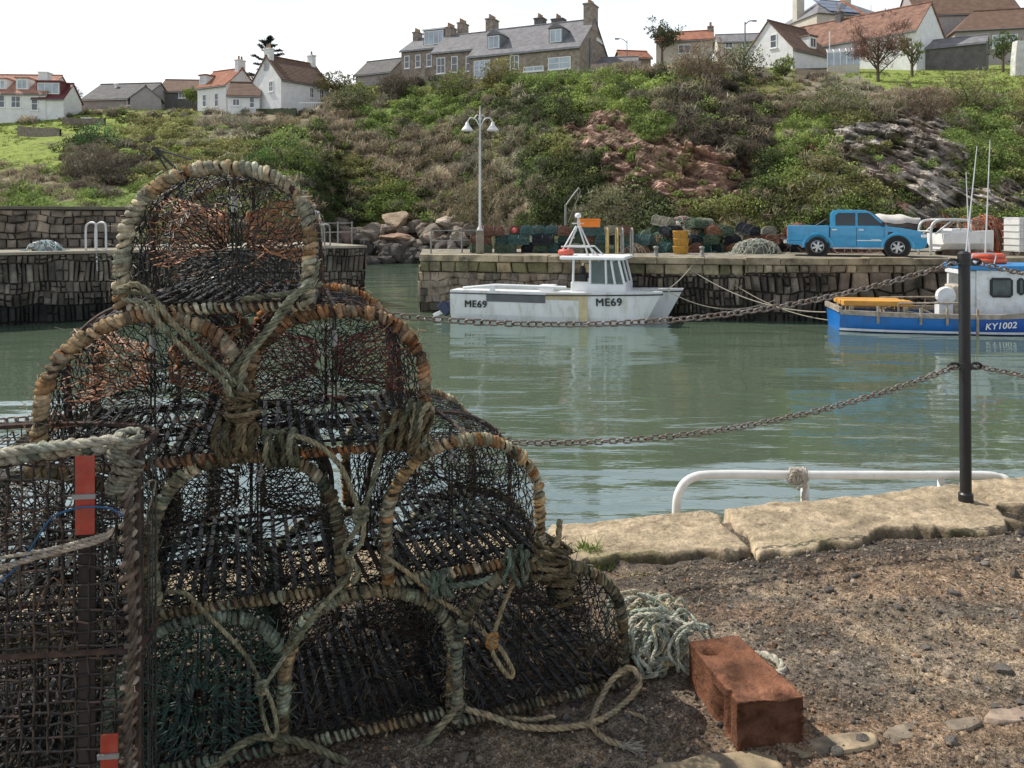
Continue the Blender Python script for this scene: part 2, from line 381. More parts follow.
def facets(a, b, sc, seed, amp, slope):
    a = a / sc; b = b / sc; ia, ib = np.floor(a), np.floor(b); best = np.full(a.shape, 1e9); out = np.zeros(a.shape)
    for di in (-1, 0, 1):
        for dj in (-1, 0, 1):
            ca, cb = ia + di, ib + dj; h = [_hash(ca.astype(np.int64), cb.astype(np.int64), np.full(a.shape, q, np.int64), seed) for q in range(5)]
            px_, pz_ = ca + .1 + .8 * h[0], cb + .1 + .8 * h[1]; d = (a - px_) ** 2 + (b - pz_) ** 2; v = (h[2] - .5) * amp + ((h[3] - .5) * (a - px_) + (h[4] - .5) * (b - pz_)) * slope
            k = d < best; best = np.where(k, d, best); out = np.where(k, v, out)
    return out
st = ZZ * 1.15 - XX * .42 + 1.3 * fbm(XX * .12, YY * .2, ZZ * .12, 31, 3)        # tilted beds
bed = np.abs((st * .9) % 1 - .5) * 2
blkn = vnoise(np.floor(XX * .9 + 1.3 * vnoise(ZZ * .8, 3, 0, 44)), np.floor(st * 1.8), 0, 45)
wv0 = .8 * fbm(XX * .25, YY * .25, ZZ * .3, 39, 3)
ra, rb = (XX * .90 - ZZ * .43), (ZZ * .90 + XX * .43 + wv0) * 2.6
fac = facets(ra, rb, 2.3, 301, 1.2, 1.3) + facets(ra, rb * 1.5, .9, 302, .55, .7) + .35 * facets(ra, rb * 2, .45, 303, .5, .6)
rel = fac + .25 * (np.floor(bed * 3) / 3 - .5) + .6 * fbm(XX * .3, YY * .3, ZZ * .3, 41, 3) + .12 * fbm(XX * 1.8, YY, ZZ * 2.6, 47, 3)
soft = 1.0 * fbm(XX * .09, YY * .09, ZZ * .1, 51, 4) + .25 * fbm(XX * .6, YY * .6, ZZ * .6, 61, 3)
D = (rel * mask + soft * (1 - mask)) * fade[None]
Pt = np.stack([XX - D * XX / YY, YY - D * .85, ZZ + D * .25], -1)
cc = np.zeros(YY.shape + (3,))
for k, v in PAL.items():
    cc[typ == k] = v
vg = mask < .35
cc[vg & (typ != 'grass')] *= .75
rk = ~vg
tone = (1.0 + .5 * fbm(XX * .5, YY * .5, ZZ * .9, 71, 4) + .5 * (bed - .5))[..., None]
cc[rk] = (cc * tone)[rk]
cc = np.where(rk[..., None], cc * (1 + .35 * vnoise(rb * 1.3, ra * .12, 0, 305) + .2 * vnoise(rb * 4, ra * .5, 0, 306))[..., None], cc); soil = np.clip(fbm(XX * .5, YY * .5, ZZ * .5, 307, 4) * 3 - .3, 0, 1)[..., None]; cc = np.where(rk[..., None], cc * (1 - .4 * soil) + np.array([.22, .19, .11]) * .4 * soil, cc)
redn = np.clip(fbm(XX * .15, YY * .15, ZZ * .15, 81, 3) * 2, 0, 1)[..., None]
cc = np.where(rk[..., None], cc * (1 - redn * .5) + np.array([.34, .14, .09]) * redn * .5, cc)
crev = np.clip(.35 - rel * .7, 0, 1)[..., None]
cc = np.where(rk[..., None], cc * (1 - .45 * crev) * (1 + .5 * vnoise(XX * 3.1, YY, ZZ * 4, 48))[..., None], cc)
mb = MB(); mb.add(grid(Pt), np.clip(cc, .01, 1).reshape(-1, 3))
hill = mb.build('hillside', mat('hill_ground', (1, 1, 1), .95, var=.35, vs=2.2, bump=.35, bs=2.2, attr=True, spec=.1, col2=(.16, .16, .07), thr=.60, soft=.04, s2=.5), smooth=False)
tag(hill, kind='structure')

# ---- foliage: leaves and twigs scattered through each bush's volume
def bush_leaves(c, rad, n, col, rs, leaf=.12, twig=0.0, squash=.8, up=.35):
    """returns leaf quads for one bush: V (4n,3), colours (4n,3)"""
    d = rs.normal(size=(n, 3)); d /= np.linalg.norm(d, axis=1)[:, None]
    lump = 1 + .34 * vnoise(d[:, 0] * 2.1 + c[0], d[:, 1] * 2.1 + c[1], d[:, 2] * 2.1 + c[2], 5)
    rr = rad * rs.uniform(.25, 1.0, n) ** .45 * lump
    P = d * rr[:, None] * np.array([1, 1, squash]); P[:, 2] = np.abs(P[:, 2] + rad * up) - rad * .15
    P += np.array(c)
    a = rs.normal(size=(n, 3)); a[:, 2] += twig * 1.2; a /= np.linalg.norm(a, axis=1)[:, None]
    b = np.cross(a, rs.normal(size=(n, 3))); b /= np.linalg.norm(b, axis=1)[:, None]
    s = leaf * rs.uniform(.6, 1.4, n)[:, None]
    la = s * (1 + twig * 2.2); lb = s * (.55 - .38 * twig)
    V = np.stack([P - a * la, P + b * lb, P + a * la, P - b * lb], 1)
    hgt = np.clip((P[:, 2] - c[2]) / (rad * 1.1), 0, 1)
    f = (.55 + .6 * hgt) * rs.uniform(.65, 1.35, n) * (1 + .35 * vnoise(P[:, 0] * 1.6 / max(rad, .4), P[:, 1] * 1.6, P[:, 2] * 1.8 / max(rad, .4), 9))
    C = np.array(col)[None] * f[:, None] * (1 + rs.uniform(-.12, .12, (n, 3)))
    return V.reshape(-1, 3), np.repeat(np.clip(C, .004, 1), 4, 0)
def add_leaves(mb, V, C):
    mb.add((V, np.arange(len(V)).reshape(-1, 4)), C)
M_leaf = mat('leaves', (1, 1, 1), .7, var=.1, vs=.8, attr=True, spec=.25, transl=.3)
rs = np.random.default_rng(21)
mbG, mbB, mbR = MB(), MB(), MB()
npt = 4900
spx = rs.uniform(-70, 1095, npt); u = rs.uniform(0, 1, npt)
fs = np.linspace(1.02, 5.15, 200); SEL = []
for i in range(npt):
    Ys, Zs = column(spx[i]); y = np.interp(fs, np.arange(NS), Ys); z = np.interp(fs, np.arange(NS), Zs); row = HZ - (z - CH) * FL / y
    target = row[0] + (row[150:].min() - row[0]) * u[i]; k = np.argmin(np.abs(row - target)); SEL.append((y[k], z[k], row[k]))
REGT = region(spx + rs.normal(size=npt) * 7, np.array([q[2] for q in SEL]) + rs.normal(size=npt) * 4)
for i in range(npt):
    Y, Z, rw = SEL[i]
    t = REGT[i]
    if t == 'grass': continue
    rocky = t in ('rockred', 'rockgrey')
    if rocky and rs.random() > .13: continue
    if rocky: t = 'green' if rs.random() < .5 else 'olive'
    elif rs.random() < .22: t = ['olive', 'grey', 'green', 'brown', 'bright', 'dark'][rs.integers(0, 6)]
    X = (spx[i] - CX) / FL * Y
    if 330 < spx[i] < 480 and rw > 222: continue
    if spx[i] < 130 and rw > 125 and rs.random() < .3: continue
    r = rs.uniform(.35, 1.05) * (Y / 60) ** .5 * (.55 if rocky else 1)
    if rw < 100 and 730 < spx[i] < 1024: r *= .6
    if rw < 122 and spx[i] < 330: r *= .55
    sc = Y / 60
    col = np.array(PAL[t]) * rs.uniform(.7, 1.35)
    if t in ('brown', 'dbrown', 'grey'):
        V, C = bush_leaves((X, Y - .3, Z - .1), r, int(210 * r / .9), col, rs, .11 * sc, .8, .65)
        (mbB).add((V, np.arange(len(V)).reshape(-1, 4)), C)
        if rs.random() < .35:
            V, C = bush_leaves((X, Y - .4, Z - .2), r * .7, 40, PAL['green'], rs, .09 * sc, .1); add_leaves(mbG, V, C)
    else:
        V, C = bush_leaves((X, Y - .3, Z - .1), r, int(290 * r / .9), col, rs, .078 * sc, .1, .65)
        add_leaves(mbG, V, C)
# grass tufts on the open slopes
ng = 9000
gx = rs.uniform(-70, 1095, ng); gs = rs.uniform(1.1, 5.6, ng)
GS = []
for i in range(ng): Ys, Zs = column(gx[i]); Y = np.interp(gs[i], np.arange(NS), Ys); Z = np.interp(gs[i], np.arange(NS), Zs); GS.append((Y, Z, HZ - (Z - CH) * FL / Y))
GT = region(gx, np.array([q[2] for q in GS]))
for i in range(ng):
    Y, Z, rw = GS[i]; t = GT[i]
    if t not in ('grass', 'bright', 'green', 'olive'): continue
    if 330 < gx[i] < 480 and rw > 225: continue
    X = (gx[i] - CX) / FL * Y
    V, C = bush_leaves((X, Y - .2, Z - .05), .38, 16, PAL['grass' if t == 'grass' else 'bright'] if rs.random() < .7 else PAL['olive'], rs, .07 * Y / 60, .5, .45, .1)
    add_leaves(mbR, V, C)
tag(mbG.build('hillside_shrubs', M_leaf), 'green leafy scrub and ivy growing thickly over the slope above the harbour', 'scrub', kind='stuff')
tag(mbB.build('hillside_bramble', M_leaf), 'brown leafless brambles and twiggy thicket covering the slope', 'bramble', kind='stuff')
tag(mbR.build('hillside_grass', M_leaf), 'rough tufts of fresh green grass between the scrub on the slope', 'grass', kind='stuff')

M_bark = mat('bark', (.10, .075, .05), .9, var=.4, vs=6, bump=.02, bs=20)
def bush_thing(px, py, rad, col, label, name='bush', cat='bush', twig=.1, n=900, sq=.9, off=.5, g=None):
    c = ground_px(px, py); c[1] -= off; col = np.array(col) * (1.0 if any(tuple(col) == v for v in PAL.values()) else 2.1)
    t = thing(name, label, cat, c, group=g); r_ = np.random.default_rng(int(px * 7 + py))
    mb = MB()
    V, C = bush_leaves((0, 0, rad * .15), rad, int(n * 1.6), col, r_, .08 * c[1] / 60, twig, sq); add_leaves(mb, V, C)
    mb.build('foliage', M_leaf, t)
    mt = MB()
    for k in range(6):
        a = r_.uniform(0, 2 * PI); e = np.array([math.cos(a) * rad * .6, math.sin(a) * rad * .6, rad * .7])
        mt.add(tube([(0, 0, -.4), e * .5 + (0, 0, .1), e], [.06, .04, .015], 5))
    mt.build('stem', M_bark, t)
    return t
bush_thing(288, 165, 2.5, PAL['green'], 'rounded dark green bush on the slope just right of and below the white gabled house', n=1500)
bush_thing(262, 172, 1.5, (.05, .09, .025), 'small dense green bush on the slope above the topmost creel', n=700)
bush_thing(96, 178, 2.3, PAL['dbrown'], 'large dark leafless bush on the left slope below the garden terraces', twig=.8, n=1300)
bush_thing(100, 148, 1.9, (.045, .085, .03), 'glossy dark green shrub beside the garden lawn', n=900)
bush_thing(396, 96, 2.1, PAL['dbrown'], 'round dark brown bush on the skyline left of the stone houses', twig=.7, n=1200)
bush_thing(352, 112, 2.3, (.06, .07, .03), 'wide dark olive bush near the skyline below the grey pitched roof', n=1100)
bush_thing(455, 97, 2.2, (.09, .10, .035), 'olive bush under the terrace garden wall of the stone houses', n=1100)
bush_thing(500, 84, 2.0, (.12, .11, .04), 'tall tawny bush in front of the dark fronted slate cottage', n=1000)
bush_thing(484, 222, 2.9, (.12, .105, .06), 'big domed grey brown bush behind the street lamp', twig=.6, n=1900)
bush_thing(612, 228, 2.2, (.11, .11, .055), 'pale olive grey bush at the cliff foot behind the catamaran cabin', twig=.3, n=1500)
bush_thing(655, 238, 1.7, (.08, .10, .045), 'low green bush at the cliff foot behind the yellow fish baskets', n=1000)
bush_thing(700, 76, 2.0, (.12, .085, .055), 'brown twiggy bush on the skyline left of the red roofed cottage', twig=.8, n=1300)
bush_thing(740, 72, 1.7, (.07, .085, .035), 'dark green bush against the white gable of the red roofed cottage', n=900)
bush_thing(966, 108, 2.0, (.12, .12, .05), 'wispy olive bush growing up in front of the lawn and stone shed', twig=.5, n=1100)
bush_thing(925, 118, 1.6, (.10, .07, .05), 'purplish brown bush on the bank under the lawn', twig=.8, n=1000)
bush_thing(832, 118, 1.8, (.085, .09, .04), 'dark bush at the top of the bare rock face', twig=.3, n=1000)
# ---- trees
def tree(base, h, label, name, col, crown, n, twig=.1, leaf=.1, lean=0, limbs=9, seed=1, trunk_r=.16, sq=1.0):
    r_ = np.random.default_rng(seed); t = thing(name, label, 'tree', base)
    mt = MB(); mt.add(tube([(0, 0, -.5), (lean * .3, 0, h * .35), (lean, 0, h * .8)], [trunk_r, trunk_r * .7, trunk_r * .25], 8))
    ml = MB(); tips = []
    for k in range(limbs):
        a = r_.uniform(0, 2 * PI); z0 = h * r_.uniform(.25, .6); e = np.array([math.cos(a) * crown * r_.uniform(.5, 1), math.sin(a) * crown * r_.uniform(.5, 1), z0 + h * r_.uniform(.15, .45)])
        s0 = np.array([lean * z0 / h, 0, z0]); mid = (s0 + e) / 2 + r_.normal(size=3) * .15
        ml.add(tube([s0, mid, e], [trunk_r * .45, trunk_r * .28, .02], 5)); tips.append(e); tips.append(mid)
        for q in range(5):
            f = mid + (e - mid) * r_.uniform(.1, 1); g = f + r_.normal(size=3) * crown * .28 + (0, 0, crown * .15)
            ml.add(tube([f, g], [.03, .008], 4)); tips.append(g)
    mt.build('trunk', M_bark, t); ml.build('limbs', M_bark, t)
    mc = MB()
    for e in tips:
        V, C = bush_leaves(e, crown * .33, n // len(tips), np.array(col) * 1.8 * r_.uniform(.7, 1.3), r_, leaf, twig, sq, 0); add_leaves(mc, V, C)
    mc.build('crown', M_leaf, t)
    return t
def conifer(base, h, label, seed=3):
    r_ = np.random.default_rng(seed); t = thing('pine_tree', label, 'tree', base)
    mt = MB(); mt.add(tube([(0, 0, -.5), (.1, 0, h * .5), (-.5, 0, h)], [.16, .1, .02], 8)); mc = MB(); ml = MB()
    for k in range(30):
        z = h * (.22 + .76 * k / 30); ln = (1 - z / h) * 3.0 + .6; a = r_.uniform(0, 2 * PI) if k % 2 else r_.choice([PI, 0]) + r_.uniform(-.6, .6); ln *= r_.uniform(.5, 1.25)
        s0 = np.array([0, 0, z]); e = s0 + np.array([math.cos(a) * ln, math.sin(a) * ln, ln * r_.uniform(.05, .5)]); m = (s0 + e) / 2 - (0, 0, .1)
        ml.add(tube([s0, m, e], [.05, .035, .012], 4))
        for q in range(7):
            f = s0 + (e - s0) * (.25 + .75 * q / 6)
            V, C = bush_leaves(f, .34, 22, (.05, .075, .06), r_, .11, .5, .4, 0); add_leaves(mc, V, C)
    mt.build('trunk', M_bark, t); ml.build('limbs', M_bark, t); mc.build('crown', M_leaf, t)
b = PP(268, 106, 98); conifer(b, 8.6, 'sparse dark pine standing behind the white gabled house')
b = PP(878, 90, 62); tree(b, 4.8, 'leafless reddish brown tree in front of the long red tiled roof', 'bare_tree', (.16, .095, .07), 1.9, 2600, .85, .09, seed=4, limbs=12)
b = PP(912, 80, 68); tree(b, 4.0, 'slim tree with pale green leaves at the white right gable of the cottage', 'young_tree', (.12, .15, .05), .9, 900, .3, .08, seed=5)
b = PP(662, 62, 80); tree(b, 3.4, 'dark leafy tree beside the orange roofed bungalow', 'garden_tree', (.05, .065, .03), 1.6, 1500, .2, .1, seed=6)
b = PP(70, 112, 108); tree(b, 3.4, 'pale bare tree right of the salmon roofed house', 'bare_tree', (.16, .16, .15), 1.5, 900, .9, .09, seed=8)
b = PP(335, 108, 92); tree(b, 3.5, 'low spreading tree with a tawny crown right of the white gabled house', 'garden_tree', (.13, .12, .045), 2.0, 1800, .2, .11, seed=9, sq=.6)
b = PP(193, 108, 100); tree(b, 2.6, 'short bright green garden tree left of the orange roofed cottage', 'garden_tree', (.11, .16, .03), 1.1, 900, .1, .1, seed=10)
b = PP(785, 92, 63); tree(b, 2.6, 'small yellow green tree before the white gable wall of the red roofed cottage', 'garden_tree', (.15, .19, .06), .9, 900, .2, .09, seed=12)
b = PP(1003, 74, 72); tree(b, 3.6, 'green garden tree left of the white stone pillar', 'garden_tree', (.07, .10, .035), 1.2, 1200, .2, .09, seed=13)

# ---- shore boulders
M_rock = mat('rock', (1, 1, 1), .9, var=.35, vs=1.5, bump=.08, bs=5, attr=True, spec=.2)
rs = np.random.default_rng(5)
spec_rocks = [(398,222,1.6,1.0,(.42,.32,.22),'large tan boulder lying on top of the rocks beyond the harbour mouth'),(352,238,1.2,.9,(.30,.22,.18),'reddish block at the left edge of the shore rocks'),
 (448,225,2.0,.6,(.40,.34,.27),'long pale slab resting high on the shore left of the street lamp'),(432,238,1.0,.8,(.36,.28,.22),'tilted buff rock below the long pale slab'),(372,262,1.4,.6,(.13,.11,.10),'dark wet rock at the waterline beyond the pier end'),(400,240,1.6,.5,(.36,.24,.17),'flat orange brown ledge in the middle of the shore rocks')]
for i in range(95):
    if i < len(spec_rocks): px, py, sx, sz, colr, lab = spec_rocks[i]; grp = None
    else:
        px = rs.uniform(335, 486); py = rs.uniform(226, 264); sx = rs.uniform(.45, 1.15); sz = sx * rs.uniform(.45, .8)
        g = rs.uniform(.6, 1.2); colr = (np.array([.25, .21, .17]) if py < 248 else np.array([.12, .105, .095])) * g; lab = 'weathered brown boulder heaped among others on the shore' if py < 248 else 'dark damp boulder low on the shore by the water'; grp = 'shore boulders' if py < 248 else 'wet boulders at the waterline'
    c = ground_px(px, py); mb = MB(); V, F = rock(100 + i, (sx, sx * rs.uniform(.6, .9), sz), 3, .5, 9)
    mb.add((V, F), np.array(colr)); o = mb.build('boulder', M_rock); o.location = c - np.array([0, .5, -.1]); o.rotation_euler = (rs.uniform(-.25, .25), rs.uniform(-.3, .3), rs.uniform(0, 6))
    tag(o, lab, 'boulder', grp)

# ================================================================== WATER
WZ = -2.14
mw = bpy.data.materials.new('harbour_water'); mw.use_nodes = True; nt = mw.node_tree; N = nt.nodes; L = nt.links
b = N['Principled BSDF']; b.inputs['Base Color'].default_value = (.082, .112, .074, 1); b.inputs['Roughness'].default_value = .6; b.inputs['Specular IOR Level'].default_value = 0
fr = N.new('ShaderNodeFresnel'); fr.inputs[0].default_value = 3.8; gl = N.new('ShaderNodeBsdfGlossy'); gl.inputs['Roughness'].default_value = .03; gl.inputs[0].default_value = (.86, .95, 1, 1); mxs = N.new('ShaderNodeMixShader'); L.new(fr.outputs[0], mxs.inputs[0]); L.new(b.outputs[0], mxs.inputs[1]); L.new(gl.outputs[0], mxs.inputs[2]); L.new(mxs.outputs[0], N['Material Output'].inputs[0])
tc = N.new('ShaderNodeTexCoord')
def wn(sc, det, stretch):
    mp = N.new('ShaderNodeMapping'); mp.inputs['Scale'].default_value = stretch; L.new(tc.outputs['Object'], mp.inputs[0])
    n = N.new('ShaderNodeTexNoise'); n.inputs['Scale'].default_value = sc; n.inputs['Detail'].default_value = det; n.inputs['Roughness'].default_value = .5; L.new(mp.outputs[0], n.inputs[0]); return n
n1 = wn(.55, 2, (.45, 1, 1)); n2 = wn(3.4, 4, (.26, 1, 1)); n3 = wn(.12, 2, (.5, 1, 1))
b1 = N.new('ShaderNodeBump'); b1.inputs['Distance'].default_value = .10; L.new(n1.outputs[0], b1.inputs['Height'])
b2 = N.new('ShaderNodeBump'); b2.inputs['Distance'].default_value = .021; L.new(n2.outputs[0], b2.inputs['Height']); L.new(b1.outputs[0], b2.inputs['Normal'])
mr = N.new('ShaderNodeMapRange'); mr.inputs[1].default_value = .35; mr.inputs[2].default_value = .65; mr.inputs[3].default_value = .25; mr.inputs[4].default_value = 1.0; L.new(n3.outputs[0], mr.inputs[0]); L.new(mr.outputs[0], b2.inputs['Strength'])
L.new(b2.outputs[0], b.inputs['Normal']); L.new(b2.outputs[0], gl.inputs['Normal']); L.new(b2.outputs[0], fr.inputs['Normal'])
mb = MB(); mb.add((np.array([[-400, -60, WZ], [400, -60, WZ], [400, 90, WZ], [-400, 90, WZ]]), np.array([[0, 1, 2, 3]])))
tag(mb.build('harbour_water', mw), kind='structure')

# ================================================================== STONE WALLS
M_stone = mat('wall_stone', (1, 1, 1), .9, var=.5, vs=1.6, bump=.05, bs=7, attr=True, spec=.2, col2=(.05, .045, .035), thr=.60, soft=.10, s2=1.1)
M_conc = mat('old_concrete', (.27, .24, .19), .9, var=.35, vs=1.3, bump=.012, bs=12, col2=(.10, .10, .06), thr=.56, soft=.1, spec=.2)
def stone_face(mb, A, B, z0, z1, size, seed, cols, wet=None, depth=.10, gap=.02, upright=False, wetcol=(.035, .035, .028)):
    """courses of individually shaped blocks along a wall line from A to B (outside = right-hand side of A->B)"""
    r_ = np.random.default_rng(seed); A = np.array(A, float); B = np.array(B, float); d = B - A; Ln = np.linalg.norm(d); d /= Ln; nrm = np.array([d[1], -d[0]])
    cols = np.array(cols, float); z = z0
    while z < z1 - .03:
        h = size * r_.uniform(.7, 1.4) * (1.9 if upright else 1); h = min(h, z1 - z)
        if z1 - (z + h) < size * .35: h = z1 - z
        x = -r_.uniform(0, size)
        while x < Ln:
            wd = size * (r_.uniform(.45, 1.0) if upright else r_.uniform(.8, 2.0)); x0, x1 = max(x, 0), min(x + wd, Ln); x += wd
            if x1 - x0 < .05: continue
            g = gap * r_.uniform(.5, 1.6); hh = h; zz = z; nsub = 1
            if upright and r_.random() < .35: nsub = 2
            for sidx in range(nsub):
                za, zb = zz + hh * sidx / nsub, zz + hh * (sidx + 1) / nsub
                dp = depth * r_.uniform(.35, 1.15); iv = min(.05, (x1 - x0) * .2); pts = []
                for (ff, inset) in ((0, 0), (1, iv)):
                    for (xx, zq) in ((x0 + g + inset, za + g + inset * .8), (x1 - g - inset, za + g + inset * .8), (x1 - g - inset, zb - g - inset * .8), (x0 + g + inset, zb - g - inset * .8)):
                        xx2 = xx + r_.uniform(-.06, .06) * size; zq2 = zq + r_.uniform(-.05, .05) * size
                        wf = min(1, (z1 - zq2) / .25) * min(1, (zq2 - z0) / .25); zq2 += max(0, wf) * .38 * size * float(vnoise(xx2 * 1.5, zq2 * .8, 0, seed + 3)); xx2 += .25 * size * float(vnoise(xx2 * .9, zq2 * 2.2, 5, seed + 4))
                        o = dp * ff * r_.uniform(.8, 1.1); p = A + d * xx2 + nrm * o; pts.append((p[0], p[1], zq2))
                c = cols[r_.integers(len(cols))] * r_.uniform(.65, 1.3)
                if wet is not None:
                    k = np.clip((wet - (za + zb) / 2) / .5 + r_.uniform(-.3, .3), 0, 1); c = c * (1 - k) + np.array(wetcol) * r_.uniform(.6, 1.4) * k
                V = np.array(pts); mb.add((V, np.array([[4, 5, 6, 7], [0, 1, 5, 4], [1, 2, 6, 5], [2, 3, 7, 6], [3, 0, 4, 7]])), c)
        z += h
def slab_poly(mb, poly, z0, z1, col=(1, 1, 1), mi=0): mb.add(prism(poly, z0, z1), col, mi)

# --- far pier
FA, FB, FC = (-3.46, 30.1), (8.0, 27.55), (60, 27.2)
pier = thing('stone_pier', 'long weathered stone pier across the harbour carrying the blue pickup and creel piles', 'pier', (0, 0, 0))
mb = MB(); slab_poly(mb, [(FA[0] + .1, FA[1] + .1), (FB[0], FB[1] + .1), (FC[0], FC[1] + .1), (60, 42), (8, 44), (4.5, 43), (3.2, 36.2), (-4.0, 36)], -4.5, -.22, (.05, .045, .035)); mb.build('core', M_stone, pier)
mb = MB(); slab_poly(mb, [(FA[0] - .02, FA[1] + .02), (FB[0], FB[1] - .02), (FC[0], FC[1] - .02), (60, 42.5), (8, 44.5), (4.6, 43.2), (3.3, 36.4), (-4.05, 36.2)], -.215, -.004); mb.build('deck', M_conc, pier)
mb = MB()
LT = [(.23, .19, .145), (.27, .22, .165), (.20, .17, .14), (.30, .245, .17)]; DKS = [(.155, .13, .105), (.095, .08, .065), (.21, .18, .14), (.13, .11, .08), (.06, .052, .044)]
f = lambda t: (FA[0] + (FB[0] - FA[0]) * t, FA[1] + (FB[1] - FA[1]) * t)
stone_face(mb, f(0), f(.52), -3, -.62, .24, 1, LT, wet=-1.55, depth=.045, gap=.004)
stone_face(mb, f(.52), f(1), -3, -.5, .25, 2, DKS, wet=-1.5, depth=.10, gap=.016, upright=True)
stone_face(mb, FB, (11.2, 27.53), -3, -.5, .32, 3, DKS, wet=-1.5, depth=.12, gap=.02, upright=True)
stone_face(mb, (11.2, 27.53), FC, -3, -.45, .42, 4, [(.2, .16, .12), (.15, .12, .095), (.24, .19, .14)], wet=-1.6, depth=.12, gap=.025)
stone_face(mb, (-4.0, 36), (FA[0], FA[1]), -3, -.45, .5, 5, [(.33, .27, .17), (.26, .2, .13)], wet=-1.7, depth=.08)
mb.build('stone_facing', M_stone, pier)
mb = MB()
stone_face(mb, f(0), f(1), -.60, -.2, .40, 6, [(.30, .25, .16), (.22, .19, .12), (.34, .27, .16), (.18, .17, .09)], depth=.10, gap=.008)
stone_face(mb, FB, FC, -.50, -.2, .30, 8, [(.30, .25, .17), (.24, .2, .14)], depth=.12, gap=.008)
mb.build('cap_course', M_stone, pier)
mb = MB()
x = FA[0]
r_ = np.random.default_rng(9)
for (A, B) in ((FA, FB), (FB, FC)):
    A = np.array(A); B = np.array(B); Ln = np.linalg.norm(B - A); d = (B - A) / Ln; s = 0
    while s < min(Ln, 25):
        w_ = r_.uniform(.9, 1.7); e = min(s + w_, Ln); p, q = A + d * (s + .01), A + d * (e - .01); o = r_.uniform(-.03, .03); n_ = np.array([-d[1], d[0]]); zt = r_.uniform(-.01, .035)
        c = np.array([.36, .30, .20]) * r_.uniform(.7, 1.15)
        poly = [p - n_ * (.13 + o), q - n_ * (.13 + o), q + n_ * .55, p + n_ * .55]
        mb.add(prism(poly, -.2, zt + .01), c); s = e
mb.build('coping', M_stone, pier, bevel=.02)

# --- left pier with its higher parapet
LA, LB = (-26.0, 20.38), (-6.06, 33.0)
PT = .27
lp = thing('stone_pier', 'dark stone pier on the left with upright wall stones, ending at the harbour mouth', 'pier', (0, 0, 0))
dl = np.array(LB) - np.array(LA); dl /= np.linalg.norm(dl); nl = np.array([-dl[1], dl[0]])
A, B = np.array(LA), np.array(LB)
mb = MB(); slab_poly(mb, [A + nl * .1, B + nl * .1 - dl * .1, B + nl * 6 - dl * .1, A + nl * 6], -4.5, PT - .2, (.035, .032, .028)); mb.build('core', M_stone, lp)
mb = MB(); slab_poly(mb, [A - nl * .12, B - nl * .12 + dl * .04, B + nl * 6, A + nl * 6], PT - .09, PT); mb.build('deck', mat('pier_deck', (.27, .24, .18), .9, var=.3, vs=1.5, bump=.01, bs=12), lp)
mb = MB(); DK2 = [(.15, .13, .105), (.10, .09, .075), (.20, .18, .145), (.13, .11, .085)]
stone_face(mb, A, B, -3, PT - .095, .25, 12, DK2, wet=-1.1, depth=.09, gap=.010, upright=True, wetcol=(.022, .022, .02))
stone_face(mb, B, B + nl * 6, -3, PT - .2, .4, 13, DK2, wet=-1.2, depth=.1, gap=.02)
mb.build('stone_facing', M_stone, lp)
pw = thing('parapet_wall', 'high dark stone parapet running along the back of the left pier', 'wall', (0, 0, 0))
E = PP(125, 230, 33.6)[:2]; t_ = (E - A).dot(dl); E = A + dl * t_ + nl * 3.6
mb = MB(); slab_poly(mb, [A + nl * 3.72, E + nl * .12 - dl * .05, E + nl * .9 - dl * .05, A + nl * 4.5], PT - .02, 1.72, (.03, .028, .024)); mb.build('core', M_stone, pw)
mb = MB(); stone_face(mb, A + nl * 3.65, E + nl * .05, PT, 1.7, .28, 14, [(.2, .17, .14), (.15, .13, .11), (.25, .205, .16)], depth=.08, gap=.012)
stone_face(mb, E + nl * .05, E + nl * .95, PT, 1.7, .28, 15, [(.15, .125, .10), (.11, .095, .08)], depth=.08, gap=.015); mb.build('stone_facing', M_stone, pw)
mb = MB(); slab_poly(mb, [A + nl * 3.5, E - nl * .1 + dl * .1, E + nl * 1.05 + dl * .1, A + nl * 4.6], 1.72, 1.84); mb.build('coping', mat('parapet_coping', (.12, .105, .085), .9, bump=.01), pw, bevel=.02)
def on_lp(px, back):       # point on the left pier deck at a column
    u_ = (px - CX) / FL; a0 = A + nl * back; s = (u_ * a0[1] - a0[0]) / (dl[0] - u_ * dl[1]); p = a0 + dl * s; return np.array([p[0], p[1], PT])
